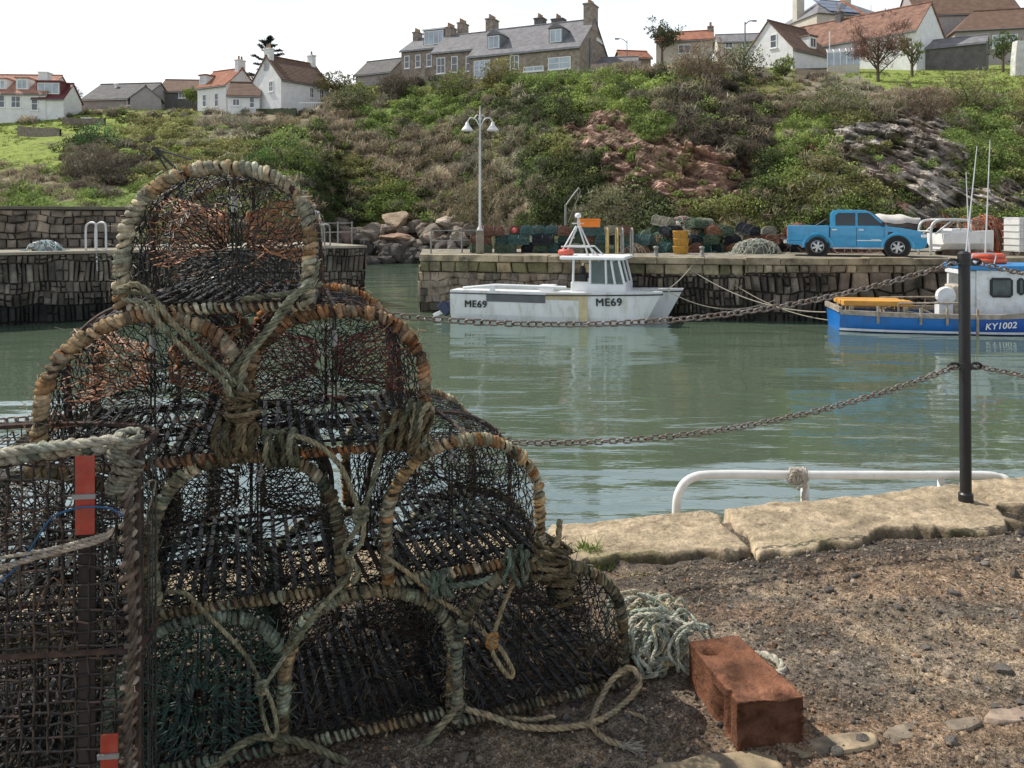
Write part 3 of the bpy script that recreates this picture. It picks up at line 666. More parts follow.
# ================================================================== HOUSES
M_white = mat('render_white', (.72, .72, .70), .85, var=.1, vs=1.5, bump=.004, bs=20, col2=(.52, .51, .47), thr=.66, soft=.1)
M_cream = mat('render_cream', (.50, .46, .38), .85, var=.12, vs=1.5)
M_hstone = mat('house_stone', (.23, .19, .155), .9, var=.4, vs=2.6, bump=.02, bs=8, col2=(.32, .27, .22), thr=.55)
M_hdark = mat('house_harling', (.13, .12, .115), .9, var=.25, vs=2)
M_grey = mat('harling_grey', (.33, .30, .29), .9, var=.15, vs=2)
M_frame = mat('window_frame', (.75, .75, .73), .6, var=.05)
M_pane = mat('window_pane', (.05, .065, .08), .08, var=.3, vs=1, spec=.8)
M_pane_b = mat('curtained_pane', (.30, .36, .42), .15, var=.3, vs=1, spec=.8)
def tile_mat(name, col, sx=3.2, var=.3, bump=.04):
    m = mat(name, col, .85, var=var, vs=1.6, bump=0)
    nt = m.node_tree; N = nt.nodes; L = nt.links; b = N['Principled BSDF']
    tc = N.new('ShaderNodeTexCoord'); wv = N.new('ShaderNodeTexWave'); wv.wave_type = 'BANDS'; wv.bands_direction = 'X'; wv.inputs['Scale'].default_value = sx; L.new(tc.outputs['Object'], wv.inputs[0])
    w2 = N.new('ShaderNodeTexWave'); w2.bands_direction = 'Z'; w2.inputs['Scale'].default_value = 1.6; w2.inputs['Distortion'].default_value = .6; L.new(tc.outputs['Object'], w2.inputs[0])
    ad = N.new('ShaderNodeMath'); L.new(wv.outputs['Fac'], ad.inputs[0]); L.new(w2.outputs['Fac'], ad.inputs[1])
    bp = N.new('ShaderNodeBump'); bp.inputs['Distance'].default_value = bump; L.new(ad.outputs[0], bp.inputs['Height']); L.new(bp.outputs[0], b.inputs['Normal'])
    return m
T_orange = tile_mat('orange_tiles', (.34, .135, .075), var=.4); T_brown = tile_mat('brown_tiles', (.17, .10, .065)); T_red = tile_mat('red_pantiles', (.27, .145, .10), var=.5)
T_slate = tile_mat('slates', (.19, .185, .19), bump=.02); T_dslate = tile_mat('dark_slates', (.12, .115, .11), bump=.02); T_salmon = tile_mat('salmon_tiles', (.46, .24, .17))
M_lead = mat('lead', (.16, .17, .18), .6); M_pot = mat('chimney_pot', (.30, .20, .13), .85, var=.2)
def window(par, face, a, z, ww, hh, w, d, pane=None, mull=1, name='window', offs=0.0):
    """window set in a wall face: frame as part, pane as sub-part. face f/b/l/r"""
    fr = MB(); pn = MB(); t = .09
    bars = [(-ww / 2, -ww / 2 + t, 0, hh), (ww / 2 - t, ww / 2, 0, hh), (-ww / 2 + t, ww / 2 - t, 0, t), (-ww / 2 + t, ww / 2 - t, hh - t, hh)]
    for k in range(mull): c = -ww / 2 + ww * (k + 1) / (mull + 1); bars.append((c - .03, c + .03, t, hh - t))
    if hh > .9: bars.append((-ww / 2 + t, ww / 2 - t, hh / 2 - .03, hh / 2 + .028))
    def put(mb, x0, x1, z0, z1, o0, o1):
        if face == 'f': mb.add(box(a + x0, a + x1, -d / 2 - o1 - offs, -d / 2 - o0 - offs, z + z0, z + z1))
        if face == 'l': mb.add(box(-w / 2 - o1 - offs, -w / 2 - o0 - offs, a + x0, a + x1, z + z0, z + z1))
        if face == 'r': mb.add(box(w / 2 + o0 + offs, w / 2 + o1 + offs, a + x0, a + x1, z + z0, z + z1))
    for q in bars: put(fr, *q, -.02, .06 if q[2] != t or q[3] != hh - t else .052)
    put(fr, -ww / 2 - .08, ww / 2 + .08, -.1, -.005, -.01, .13)
    put(pn, -ww / 2 + .04, ww / 2 - .04, .04, hh - .04, -.01, .025)
    f = fr.build(name, M_frame, par); pn.build('pane', pane or M_pane, f); return f
def chimney(par, x, y, z0, z1, sx, sy, m, pots=2, along='y'):
    mb = MB(); mb.add(box(x - sx / 2, x + sx / 2, y - sy / 2, y + sy / 2, z0, z1)); mb.add(box(x - sx / 2 - .08, x + sx / 2 + .08, y - sy / 2 - .08, y + sy / 2 + .08, z1 + .001, z1 + .14))
    c = mb.build('chimney', m, par)
    for k in range(pots):
        o = (k - (pots - 1) / 2) * .42; px_, py_ = (x + o, y) if along == 'x' else (x, y + o)
        p = MB(); p.add(lathe([(.001, z1 + .62), (.10, z1 + .62), (.13, z1 + .56), (.11, z1 + .5), (.14, z1 + .14), (.001, z1 + .13)], 8, (px_, py_, 0))); p.build('chimney_pot', M_pot, c)
    return c
def house(name, label, px, py, Y, rz, w, d, wh, rh, mw_, mr_, wins=(), chims=(), over=.25, hip=0.0, sink=3.0, skew=True, cat='house'):
    c = PP(px, py, Y); t = thing(name, label, cat, c, rz)
    mb = MB(); mb.add(prism([(-d / 2, -sink), (d / 2, -sink), (d / 2, wh), (0, wh + rh * (1 - hip)), (-d / 2, wh)] if hip == 0 else [(-d / 2, -sink), (d / 2, -sink), (d / 2, wh), (-d / 2, wh)], -w / 2, w / 2, 'x')); mb.build('wall', mw_, t)
    mb = MB(); L2 = w / 2 + over * .6; e = over; sl = rh / (d / 2); th = .14; xh = L2 - hip * d * .5
    P = lambda x, y, z: [x, y, z]
    if hip == 0:
        for s in (-1, 1):
            y0, z0 = s * (d / 2 + e), wh - e * sl; q = np.array([P(-L2, 0, wh + rh), P(L2, 0, wh + rh), P(L2, y0, z0), P(-L2, y0, z0), P(-L2, 0, wh + rh + th), P(L2, 0, wh + rh + th), P(L2, y0, z0 + th), P(-L2, y0, z0 + th)])
            q[:, 2] += .01; mb.add((q, BOXF if s > 0 else BOXF[:, ::-1]))
    else:
        zt = wh + rh + th; zb = wh - .05; yb = d / 2 + e
        V = np.array([P(-L2, -yb, zb), P(L2, -yb, zb), P(L2, yb, zb), P(-L2, yb, zb), P(-xh, 0, zt), P(xh, 0, zt)]); mb.add((V, [np.array([[0, 1, 5, 4], [2, 3, 4, 5], [3, 2, 1, 0]]), np.array([[1, 2, 5], [3, 0, 4]])]))
    rf = mb.build('roof', mr_, t)
    mb = MB(); mb.add(tube([(-(xh if hip else L2), 0, wh + rh + th + .02), ((xh if hip else L2), 0, wh + rh + th + .02)], .11, 6)); mb.build('ridge', mr_, rf)
    mb = MB(); mb.add(tube([(-L2, -d / 2 - e - .05, wh - e * sl * (hip == 0) - .02), (L2, -d / 2 - e - .05, wh - e * sl * (hip == 0) - .02)], .06, 6)); mb.build('gutter', M_lead, t)
    for q in wins: window(t, *q[:5], w, d, *(q[5:]))
    for q in chims: chimney(t, *q)
    return t
def dormer(t, x, wd, d, wh, rh, z0, z1, side_m, roof_m, peaked=True, pane=None, mull=1, yf=None):
    """dormer standing out of the front roof slope"""
    sl = rh / (d / 2); yf = yf if yf is not None else -(d / 2) * (1 - (z0 - wh) / rh) - .15; yb = -(d / 2) * (1 - (z1 - wh) / rh) + .3
    mb = MB(); mb.add(box(x - wd / 2, x + wd / 2, yf, yb, z0 - .1, z1)); c = mb.build('dormer', side_m, t)
    mb = MB()
    if peaked: mb.add(prism([(x - wd / 2 - .12, z1), (x + wd / 2 + .12, z1), (x, z1 + wd * .42)], yf - .12, yb + .7, 'y'))
    else: mb.add(box(x - wd / 2 - .12, x + wd / 2 + .12, yf - .15, yb + .1, z1 + .001, z1 + .16))
    mb.build('dormer_roof', roof_m, c)
    fr = MB(); h = z1 - z0 - .2; ww = wd - .25; tt = .08
    for q in [(-ww / 2, -ww / 2 + tt, 0, h), (ww / 2 - tt, ww / 2, 0, h), (-ww / 2 + tt, ww / 2 - tt, 0, tt), (-ww / 2 + tt, ww / 2 - tt, h - tt, h)] + [(-ww / 2 + ww * (k + 1) / (mull + 1) - .03, -ww / 2 + ww * (k + 1) / (mull + 1) + .03, tt, h - tt) for k in range(mull)]:
        fr.add(box(x + q[0], x + q[1], yf - .05, yf + .03, z0 + .08 + q[2], z0 + .08 + q[3]))
    f = fr.build('window', M_frame, c); p = MB(); p.add(box(x - ww / 2 + .03, x + ww / 2 - .03, yf - .02, yf + .02, z0 + .1, z0 + .06 + h)); p.build('pane', pane or M_pane_b, f)
    return c
# far left
t = house('white_house', 'white house with salmon tiled roof, dormers and a broad white chimney at far left', 14, 117, 96, R(4), 11, 7.5, 2.3, 2.6, M_white, T_salmon,
   [('f', -2.2, .7, 1.3, 1.3), ('f', .6, .6, .8, 1.5, None, 0), ('f', 2.2, .6, 1.1, 1.4), ('f', 4.3, .3, .8, 1.6, None, 0)], [(4.6, -2.0, 1, 4.9, 1.0, 1.2, M_white, 0)])
dormer(t, .2, 1.3, 7.5, 2.3, 2.6, 2.8, 4.0, M_white, T_salmon, False); dormer(t, 2.6, 1.4, 7.5, 2.3, 2.6, 2.8, 4.1, M_white, T_salmon, False)
M_maroon = mat('maroon_cladding', (.14, .035, .035), .7)
t = house('white_house', 'low white wing with dark maroon box dormer right of the broad white chimney', 58, 115, 95, R(4), 3.4, 4.5, 1.7, 1.9, M_white, M_maroon, [('f', -.8, .6, .7, .9, None, 0)])
dormer(t, -.1, 2.7, 4.5, 1.7, 1.9, 2.1, 3.6, M_maroon, M_maroon, False, None, 2, -2.0)
house('bungalow', 'bungalow with wide plain grey brown roof on the left skyline', 131, 110, 108, R(-8), 8.6, 8, .9, 2.5, M_grey, T_dslate, [('f', 2.6, 0, 1, .8)], [(-1.5, -1.0, 1, 3.3, .3, .3, M_frame, 0)])
t = house('bungalow', 'small gabled porch wing with white bargeboards right of the grey brown roof', 147, 110, 104, R(-70), 4, 3.6, 1.2, 1.5, M_grey, T_dslate, [('l', 0, .2, .9, .9)])
house('cottage', 'dark roofed cottage glimpsed behind garden trees left of the orange roofed cottage', 190, 104, 112, R(5), 6.4, 7, 1.2, 2.0, M_hdark, T_brown, [('f', 0, .3, .9, .8)])
t = house('cottage', 'white cottage with bright orange tiled roof', 228, 113, 96, R(-30), 4.9, 4.8, 2.9, 2.1, M_white, T_orange, [('f', -1.2, .5, .7, 1.5, None, 0), ('f', .9, .4, .7, 1.6, None, 0), ('r', 0, 1.0, .6, .8, None, 0)], [(2.1, 0, 3, 6.0, .6, 1.1, M_white, 2)])
dormer(t, -1.8, 1.1, 4.8, 2.9, 2.1, 3.2, 4.3, M_white, T_orange, False)
house('outbuilding', 'low brown roofed lean-to between the orange roofed cottage and the white gabled house', 247, 112, 91, R(8), 3.4, 4, 1.6, 1.6, M_white, T_brown, [('f', -.8, .4, .8, .8), ('f', .9, .2, .6, 1.2, None, 0)])
t = house('white_house', 'tall white gabled house with brown roof and two chimneys beside the dark pine', 291, 110, 92, 0, 6.6, 5.4, 2.9, 2.7, M_white, T_brown, [], [(-3.0, 0, 4, 6.4, .6, 1.1, M_white, 2), (2.9, 0, 4, 6.6, .55, .9, M_white, 1)])
# its near gable faces the harbour
t.rotation_euler = (0, 0, R(52))
window(t, 'l', -.9, 1.6, .8, 1.2, 6.6, 5.4); window(t, 'l', 1.4, 1.2, .5, .8, 6.6, 5.4, None, 0); window(t, 'f', .8, 1.2, .6, 1.2, 6.6, 5.4); window(t, 'f', 2.2, 1.2, .6, 1.2, 6.6, 5.4)
# deck on posts
t = thing('timber_deck', 'timber deck with white balustrade on dark posts right of the white gabled house', 'deck', PP(314, 112, 88))
mb = MB(); mb.add(box(-1.4, 1.5, -1.2, 1.2, -.12, 0)); mb.build('deck_boards', M_bark, t)
for x in (-1.3, -.4, .5, 1.4): mb = MB(); mb.add(box(x - .07, x + .07, -1.1, -.96, -3, -.121)); mb.build('post', M_bark, t)
mb = MB(); mb.add(box(-1.4, 1.5, -1.2, -1.14, .8, .9)); mb.add(sticks([(x, -1.17, 0) for x in np.arange(-1.35, 1.5, .2)], [(x, -1.17, .8) for x in np.arange(-1.35, 1.5, .2)], .025, 4)); mb.build('balustrade', M_frame, t)
# centre
house('bungalow', 'grey pitched roof house alone on the skyline left of the stone terrace', 385, 86, 100, R(-28), 5.4, 4.8, 1.2, 1.9, M_grey, T_dslate, [('l', 0, .3, .8, .8)])
t = house('stone_house', 'brown stone house with white flat roofed dormer and chimney stacks', 440, 84, 96, R(-24), 6.8, 6.5, 3.6, 1.9, M_hstone, T_slate, [('f', x, 1.5, .7, 1.5, None, 0) for x in (-2.6, -1.1, .4, 2.0)], [(-3.1, 0, 4, 6.3, .7, 1.2, M_hstone, 3), (3.1, 0, 4, 6.8, .7, 1.6, M_hstone, 4)])
dormer(t, .6, 2.8, 6.5, 3.6, 1.9, 4.1, 5.9, M_lead, M_frame, False, None, 3)
house('stone_house', 'stone terrace house with bay windows between the flat dormer house and slate cottage', 472, 84, 91, R(-24), 6.6, 6.5, 3.2, 2.4, M_hstone, T_slate, [('f', -2.2, .8, 1.1, 1.8), ('f', -.5, .8, .8, 1.8, None, 0), ('f', 1.4, .8, 1.0, 1.7)], [(-2.9, .4, 4, 6.6, .7, 1.5, M_hstone, 4), (2.4, .3, 4, 7.0, .9, 1.6, M_hstone, 4)])
t = house('slate_cottage', 'long slate roofed cottage with two white dormers and a dark stone gable end', 540, 84, 85, R(-25), 12.2, 9.0, 2.6, 3.5, M_hstone, T_slate, [('f', -4.6, .2, 1.9, 1.9, M_pane_b, 2), ('f', -.9, .9, 1.0, 1.4), ('f', 1.2, .5, 2.2, .5, M_pane_b, 1), ('f', 4.0, .5, 2.4, 1.2, M_pane_b, 1), ('r', 1.5, 4.2, 1.8, .3, M_frame, 0)],
   [(5.7, 0, 5, 7.6, .9, 2.0, M_hstone, 4), (-.6, 1.5, 5, 7.2, 1.0, 1.1, M_hdark, 3), (1.4, 1.8, 5, 7.0, 1.3, 1.0, M_hdark, 3)])
dormer(t, -3.6, 1.5, 9, 2.6, 3.5, 3.3, 4.8, M_lead, T_slate, True); dormer(t, 3.3, 1.5, 9, 2.6, 3.5, 3.3, 4.8, M_lead, T_slate, True)
mb = MB(); mb.add(cyl((6.2, -1.6, 0), (6.2, -1.6, 4.0), .06, 6)); mb.build('drainpipe', M_lead, t)
house('shed', 'low grey shed roof tucked beyond the dark stone gable end', 617, 78, 84, R(-10), 4.2, 4, 1.0, 1.0, M_hstone, T_slate)
house('bungalow', 'bungalow with orange roof half hidden by scrub right of the slate cottage', 685, 62, 84, R(-14), 5.6, 6, 1.6, 1.4, M_cream, T_orange, [('f', 0, .3, 1.2, .9)], [(-2.6, 0, 1.5, 3.4, .5, .8, M_hstone, 1), (2.6, 0, 1.5, 3.4, .5, .8, M_hstone, 1)])
house('shed', 'small orange roofed outhouse left of the dark leafy garden tree', 632, 66, 88, R(10), 3.2, 3.2, .6, .9, M_hstone, T_orange)
house('distant_house', 'pale distant house row with grey roof behind the tall lamp pole', 742, 52, 118, R(-8), 7.5, 5, 1.0, 1.5, M_cream, T_slate, [('f', -2.2, .1, 1.1, .9), ('f', .2, .1, 1.1, .9), ('f', 2.4, .1, 1.1, .9)])
# villa with solar panels
t = house('villa', 'cream villa with hipped grey roof and solar panels behind the red tiled cottage', 833, 55, 96, R(14), 10.0, 8, 3.7, 2.6, M_cream, T_slate, [('f', -2.8, 1.5, 1.1, 1.6), ('f', .8, 1.9, .7, 1.3, None, 0), ('f', 3.2, 1.9, .7, 1.3, None, 0)], [(-4.3, .6, 3, 7.0, 1.0, .9, M_cream, 3, 'x'), (2.0, .4, 4, 7.9, 1.0, .8, M_cream, 1)], .3, .85)
mb = MB(); M_sol = mat('solar_panel', (.10, .13, .19), .12, var=.1, spec=1.0)
for i in range(5):
    for j in range(3):
        x = -3.1 + i * .78; v = .12 + j * .26
        y = -4.3 * (1 - v) ; z = 3.7 + (2.75) * v + .10; y2 = -4.3 * (1 - v - .235); z2 = 3.7 + 2.75 * (v + .235) + .10; k = .8 * (1 - v)
        q = np.array([[x, y, z], [x + .74, y, z], [x + .74, y2, z2], [x, y2, z2]]); mb.add((np.concatenate([q, q + (0, -.03, .05)]), BOXF))
mb.build('solar_panels', M_sol, t)
mb = MB(); mb.add(prism([(-4.3 * .99, 3.75), (-4.3 * .99, 3.95), (-.15, 6.65), (-.15, 6.4)], 1.0, 1.25, 'x')); mb.build('ridge_tiles', T_orange, t)
# red pantiled cottage with white west gable
t = house('cottage', 'long cottage with red pantiled roof, small roof dormer and white end gables', 853, 69, 86, R(-50), 16.0, 6.4, 2.4, 3.0, M_white, T_red, [('f', -1.0, .9, .7, .9, None, 0), ('f', 5.5, .6, .9, 1.2)], [(-1.5, 0, 4, 6.3, .6, .8, M_hdark, 1)])
t2 = house('cottage', 'white gabled cross wing with sunlit brown tiled slope and dormer window', 787, 78, 84, R(-38), 6.6, 5.6, 2.3, 3.1, M_white, T_brown, [('l', -.6, 2.6, .8, 1.4, M_pane, 0)])
dormer(t2, .8, 1.3, 5.6, 2.3, 3.1, 2.8, 4.0, M_white, T_brown, False, M_pane)
t2.rotation_euler = (0, 0, R(38))
mb = MB(); mb.add(cyl((3.2, -2.95, -1), (3.2, -2.95, 4.8), .06, 6)); mb.build('drainpipe', M_frame, t2)
# conservatory
t = thing('conservatory', 'white framed glass conservatory against the long red roofed cottage', 'conservatory', PP(843, 72, 76), R(-20))
mb = MB(); mb.add(box(-1.4, 1.4, -.9, 1.6, -2, .5)); mb.build('wall', M_cream, t)
mb = MB()
for x in np.linspace(-1.4, 1.4, 6): mb.add(box(x - .04, x + .04, -.94, -.86, .5, 1.7))
mb.add(box(-1.45, 1.45, -.96, -.84, 1.7, 1.8)); mb.add(sticks([(x, -.9, 1.78) for x in np.linspace(-1.4, 1.4, 6)], [(x, 1.4, 2.5) for x in np.linspace(-1.4, 1.4, 6)], .04, 4)); fr = mb.build('frame', M_frame, t)
mb = MB(); mb.add(box(-1.38, 1.38, -.91, -.89, .5, 1.7)); mb.add((np.array([[-1.4, -.9, 1.8], [1.4, -.9, 1.8], [1.4, 1.4, 2.5], [-1.4, 1.4, 2.5]]), np.array([[0, 1, 2, 3]]))); mb.build('glass', M_pane_b, fr)
# brown roofed big house
t = house('large_house', 'large house with broad brown roof on the skyline behind the stone shed', 955, 54, 102, R(-6), 12.0, 8, 4.2, 3.9, M_grey, T_brown, [('f', 1.8, 1.9, 2.0, 1.5, M_pane_b, 1), ('r', 0, 2, 1, 1.2)])
t = house('large_house', 'lower wing with hipped brown roof and wide window at the right edge of the skyline', 1000, 58, 94, R(-14), 11.5, 7, 2.6, 2.9, M_grey, T_brown, [('f', -3.9, .9, .8, 1.0), ('f', -.6, .5, 2.6, 1.5, M_pane_b, 2), ('f', 3, .8, .8, 1.1)], [], .4, .9)
t = house('stone_shed', 'dark stone shed with a pale gable end standing on the lawn', 957, 70, 79, R(-34), 5.2, 3.4, 2.1, .9, M_hdark, T_slate, [], [], .15)
# white pillar
t = thing('stone_pillar', 'tall whitewashed stone pillar on the lawn at the right edge', 'pillar', PP(1019, 77, 66))
mb = MB(); mb.add(prism([(-.55, -1), (.55, -1), (.5, 1.2), (.3, 2.9), (-.35, 2.95), (-.5, 1.5)], -.35, .35, 'y')); mb.build('pillar_body', mat('whitewash', (.55, .54, .50), .9, var=.25, vs=2, bump=.03, bs=6), t, bevel=.06)
# white car-like cover by the cottage: upturned dinghy
t = thing('dinghy', 'small upturned white dinghy on the bank below the white gable', 'boat', PP(789, 94, 61.5), R(5))
mb = MB(); P = []
for s in np.linspace(0, 1, 9):
    x = -1.3 + 2.6 * s; wv_ = .5 * (1 - abs(2 * s - .9) ** 3 * .8); P.append([(x, wv_ * math.cos(a), .02 + .42 * math.sin(a) * (1 - .3 * abs(2 * s - 1) ** 2)) for a in np.linspace(0, PI, 9)])
mb.add(grid(P)); mb.build('hull', M_white, t, smooth=True)
# garden walls
M_gw = mat('garden_wall', (.17, .14, .115), .9, var=.45, vs=3, bump=.03, bs=7)
def gwall(px0, py0, px1, py1, h, label, off=0, m=None):
    a, b = ground_px(px0, py0), ground_px(px1, py1); a[1] -= off; b[1] -= off; mb = MB(); n = 24; P = np.linspace(a, b, n); P[:, 2] = [ (zat(py0 + (py1 - py0) * i / (n - 1), P[i, 1])) for i in range(n)]
    top = P.copy(); top[:, 2] += h + .06 * vnoise(np.arange(n) * .9, px0); th = np.array([0, .35, 0])
    mb.add(grid(np.stack([P - (0, 0, .6), top, top + th, P + th - (0, 0, .6)], 0)))
    tag(mb.build('garden_wall', m or M_gw), label, 'wall')
gwall(-20, 122, 46, 118, .75, 'brown garden wall in front of the salmon roofed house', 1)
gwall(46, 112, 116, 107, .65, 'low dark wall running right from the maroon dormer wing', 1)
gwall(22, 135, 64, 138, .95, 'rough stone terrace wall in the middle of the left garden', .8)
gwall(66, 124, 108, 125, .7, 'upper terrace wall of dark stone in the left garden', .8)
gwall(430, 88, 482, 84, .5, 'sloping garden wall below the stone terrace houses', .5)
gwall(590, 74, 640, 71, .8, 'low stone wall at the foot of the dark gable end', .5)
gwall(256, 113, 302, 113, .5, 'low dark hedge-topped wall in front of the white gabled house', 2.5, mat('hedge_wall', (.04, .055, .02), .95, var=.4, vs=8, bump=.1))
# garden bench block
c = ground_px(87, 121); mb = MB(); mb.add(box(-.6, .6, -.25, .25, .25, .38)); mb.add(box(-.5, -.38, -.2, .2, -.4, .249)); mb.add(box(.38, .5, -.2, .2, -.4, .249)); o = mb.build('garden_bench', M_frame, bevel=.02); o.location = c; tag(o, 'small white bench on the left garden terrace', 'bench')
# poles
def pole(px, py0, py1, Y, r, label, name='lamp_pole', arm=0, m=None):
    c = PP(px, py0, Y); h = (py0 - py1) * Y / FL; mb = MB(); mb.add(cyl((0, 0, -1), (0, 0, h), r, 6, r * .6))
    t = thing(name, label, 'pole', c); mb.build('pole', m or M_lead, t)
    if arm: a_ = MB(); a_.add(tube([(0, 0, h - .3), (arm * .5, 0, h + .1), (arm, 0, h + .15)], r * .6, 5)); a_.add(cbox((arm * 1.2, 0, h + .12), (abs(arm) * .5, .2, .14))); a_.build('lamp_arm', M_lead, t)
    return t
pole(745, 60, 22, 90, .12, 'street lamp on a grey pole behind the brown bush left of the white gable', 'street_lamp', .9)
pole(627, 80, 40, 86, .07, 'thin lamp pole standing right of the slate cottage', 'street_lamp', -.9)
pole(304, 92, 52, 95, .09, 'thin pale pole rising beside the right chimney of the white gabled house', 'mast_pole', 0, M_frame)
pole(871, 30, 5, 95, .04, 'thin aerial standing right of the villa', 'aerial')
mb = MB()

# ================================================================== FAR PIER OBJECTS
def fp(px, Y): return PP(px, HZ + 1.4 * FL / Y, Y)     # on the pier deck (z=0)
M_galv = mat('galvanised', (.55, .56, .55), .5, metal=.3, var=.15); M_galvd = mat('dull_metal', (.25, .25, .24), .6, metal=.3, var=.3, vs=5)
# street lamp with two lantern heads
t = thing('street_lamp', 'tall white street lamp with two bell shaped heads on the pier end', 'street lamp', fp(480, 31.2))
mb = MB(); mb.add(lathe([(.12, 0), (.12, .95), (.09, 1.0), (.05, 1.1), (.042, 5.2), (.06, 5.22), (.06, 5.3), (.03, 5.35), (.015, 5.75), (.001, 5.8)], 12)); mb.build('pole', M_galv, t, smooth=True)
mb = MB(); mb.add(box(-.15, .15, -.15, .15, 0, .92)); mb.build('plinth', M_conc, t, bevel=.02)
for s in (-1, 1):
    mb = MB(); mb.add(tube(catmull([(0, 0, 4.95), (s * .18, 0, 5.25), (s * .38, 0, 5.3), (s * .5, 0, 5.12)], 6), .022, 6)); mb.add(tube(catmull([(0, 0, 5.3), (s * .1, 0, 5.42), (s * .22, 0, 5.3)], 6), .014, 5)); mb.build('bracket', M_galv, t)
    mb = MB(); mb.add(lathe([(.02, 5.16), (.06, 5.12), (.08, 5.02), (.21, 4.86), (.23, 4.82), (.18, 4.80), (.001, 4.80)], 16, (s * .5, 0, 0))); mb.build('lamp_head', M_white, t, smooth=True)
# small creels
def dshape(W, H, n=22, s=.42):
    a = np.linspace(0, PI, 40); arc = np.stack([-W / 2 * np.cos(a), s * H + (1 - s) * H * np.sin(a) ** .85], 1); P = np.concatenate([[(-W / 2, 0)], arc, [(W / 2, 0)]]); return resample(P, n=n)
def small_creel(seed, col, net, label, group):
    t = thing('lobster_creel', label, 'creel', (0, 0, -50), 0, group); r_ = np.random.default_rng(seed); W, H, Ln = .55, .38, .8
    D = dshape(W, H, 18); mb = MB()
    for y in (0, Ln / 2, Ln): mb.add(tube([(p[0], y, p[1]) for p in D], .026, 5), np.array(col))
    for x in (-W / 2, W / 2): mb.add(tube([(x, 0, 0), (x, Ln, 0)], .02, 4), np.array(col))
    mb.build('frame', M_net, t)
    ny = 14; P0, P1 = [], []
    g = np.array([[(D[i][0] * .98, j * Ln / ny, D[i][1] * .98) for j in range(ny + 1)] for i in range(18)]) + r_.normal(size=(18, ny + 1, 3)) * .012
    for i in range(17):
        for j in range(ny): P0 += [g[i, j], g[i + 1, j]]; P1 += [g[i + 1, j + 1], g[i, j + 1]]
    for y in (0, Ln):
        for k in range(70):
            i, j = r_.integers(0, 18, 2); a, b = D[i], D[j]; P0.append((a[0], y, a[1])); P1.append((b[0], y + r_.uniform(-.03, .03), b[1]))
    for k in range(60): q = r_.uniform((-W * .4, 0, 0), (W * .4, Ln, H * .5), (2, 3)); P0.append(q[0]); P1.append(q[0] * .6 + q[1] * .4)
    for k in range(9): x = -W / 2 + W * k / 8; P0.append((x, 0, .01)); P1.append((x, Ln, .01))
    mb = MB(); mb.add(sticks(P0, P1, .0085, 3), np.array(net)); mb.build('netting', M_net, t)
    mb = MB(); mb.add(box(-W / 2 + .03, W / 2 - .03, .03, Ln - .03, .012, .16), np.array(net) * .35); mb.build('catch_tray', M_net, t)
    return t
M_net = mat('net', (1, 1, 1), .8, var=.3, vs=9, attr=True, spec=.3)
KINDS = dict(teal=((.05, .10, .10), (.09, .17, .16)), red=((.12, .065, .05), (.22, .12, .085)), black=((.025, .03, .035), (.035, .04, .05)), green=((.06, .085, .06), (.11, .155, .10)), rust=((.18, .09, .055), (.30, .15, .09)), pale=((.2, .19, .15), (.34, .32, .25)))
protos = {}; cnt = {}
def put_creel(kind, loc, rz, where, tilt=0):
    key = kind + where
    if key not in protos:
        nm = dict(teal='teal netted', red='red brown', black='black netted', green='green netted', rust='rust orange', pale='pale grey')[kind]
        protos[key] = small_creel(len(protos) + 3, *KINDS[kind], '%s lobster creel %s' % (nm, where), '%s creels %s' % (nm, where)); t = protos[key]
    else: t = copy_tree(protos[key])
    t.location = loc; t.rotation_euler = (tilt, R(rs.uniform(-3, 3)), rz)
rs = np.random.default_rng(33)
W1 = 'stacked on the pier beside the street lamp'
x = 487
seq1 = ['green', 'green', 'green', 'black', 'green', 'teal', 'black', 'pale', 'green', 'black', 'green', 'teal']
seq2 = ['red', 'pale', 'teal', 'teal', 'black', 'black', 'teal', 'green', 'red', 'teal', 'black', 'green']
seq3 = ['red', 'red', 'red', 'teal', 'teal', 'teal', 'red', 'teal', 'rust', 'teal', 'pale', 'red']
for k in range(12):
    p = fp(491 + k * 12.3, 32.3)
    for z, sq in ((0, seq1), (.35, seq2), (.70, seq3)):
        if z > .6 and k in (0,): continue
        put_creel(sq[k], p + np.array([rs.uniform(-.05, .05), rs.uniform(-.2, .2), z]), R(rs.uniform(-10, 10)) + (PI / 2 if rs.random() < .3 else 0), W1)
W2 = 'in the untidy heap behind the pickup'
for k in range(15):
    px = 648 + k * 10.5
    n = 2 + (k % 3 > 0) + (665 < px < 720)
    for z in range(n):
        kd = ['rust', 'red', 'black', 'rust', 'green', 'pale', 'rust', 'black'][(k * 3 + z * 2) % 8] if px > 700 else ['green', 'teal', 'red', 'black', 'pale'][(k * 3 + z) % 5]
        p = fp(px, 32.6 + (k % 2) * .7); put_creel(kd, p + np.array([rs.uniform(-.2, .2), rs.uniform(-.3, .3), z * .34]), R(rs.uniform(-60, 60)), W2, R(rs.uniform(-14, 14)))
W3 = 'heaped at the right end of the pier'
for k in range(9):
    px = 946 + k * 11
    for z in range(4 if k < 6 else 3):
        kd = ['pale', 'black', 'rust', 'green', 'red'][(k * 2 + z * 3) % 5]; p = fp(px, 32.6); put_creel(kd, p + np.array([rs.uniform(-.1, .1), rs.uniform(-.3, .3), z * .34]), R(rs.uniform(-40, 40)), W3)
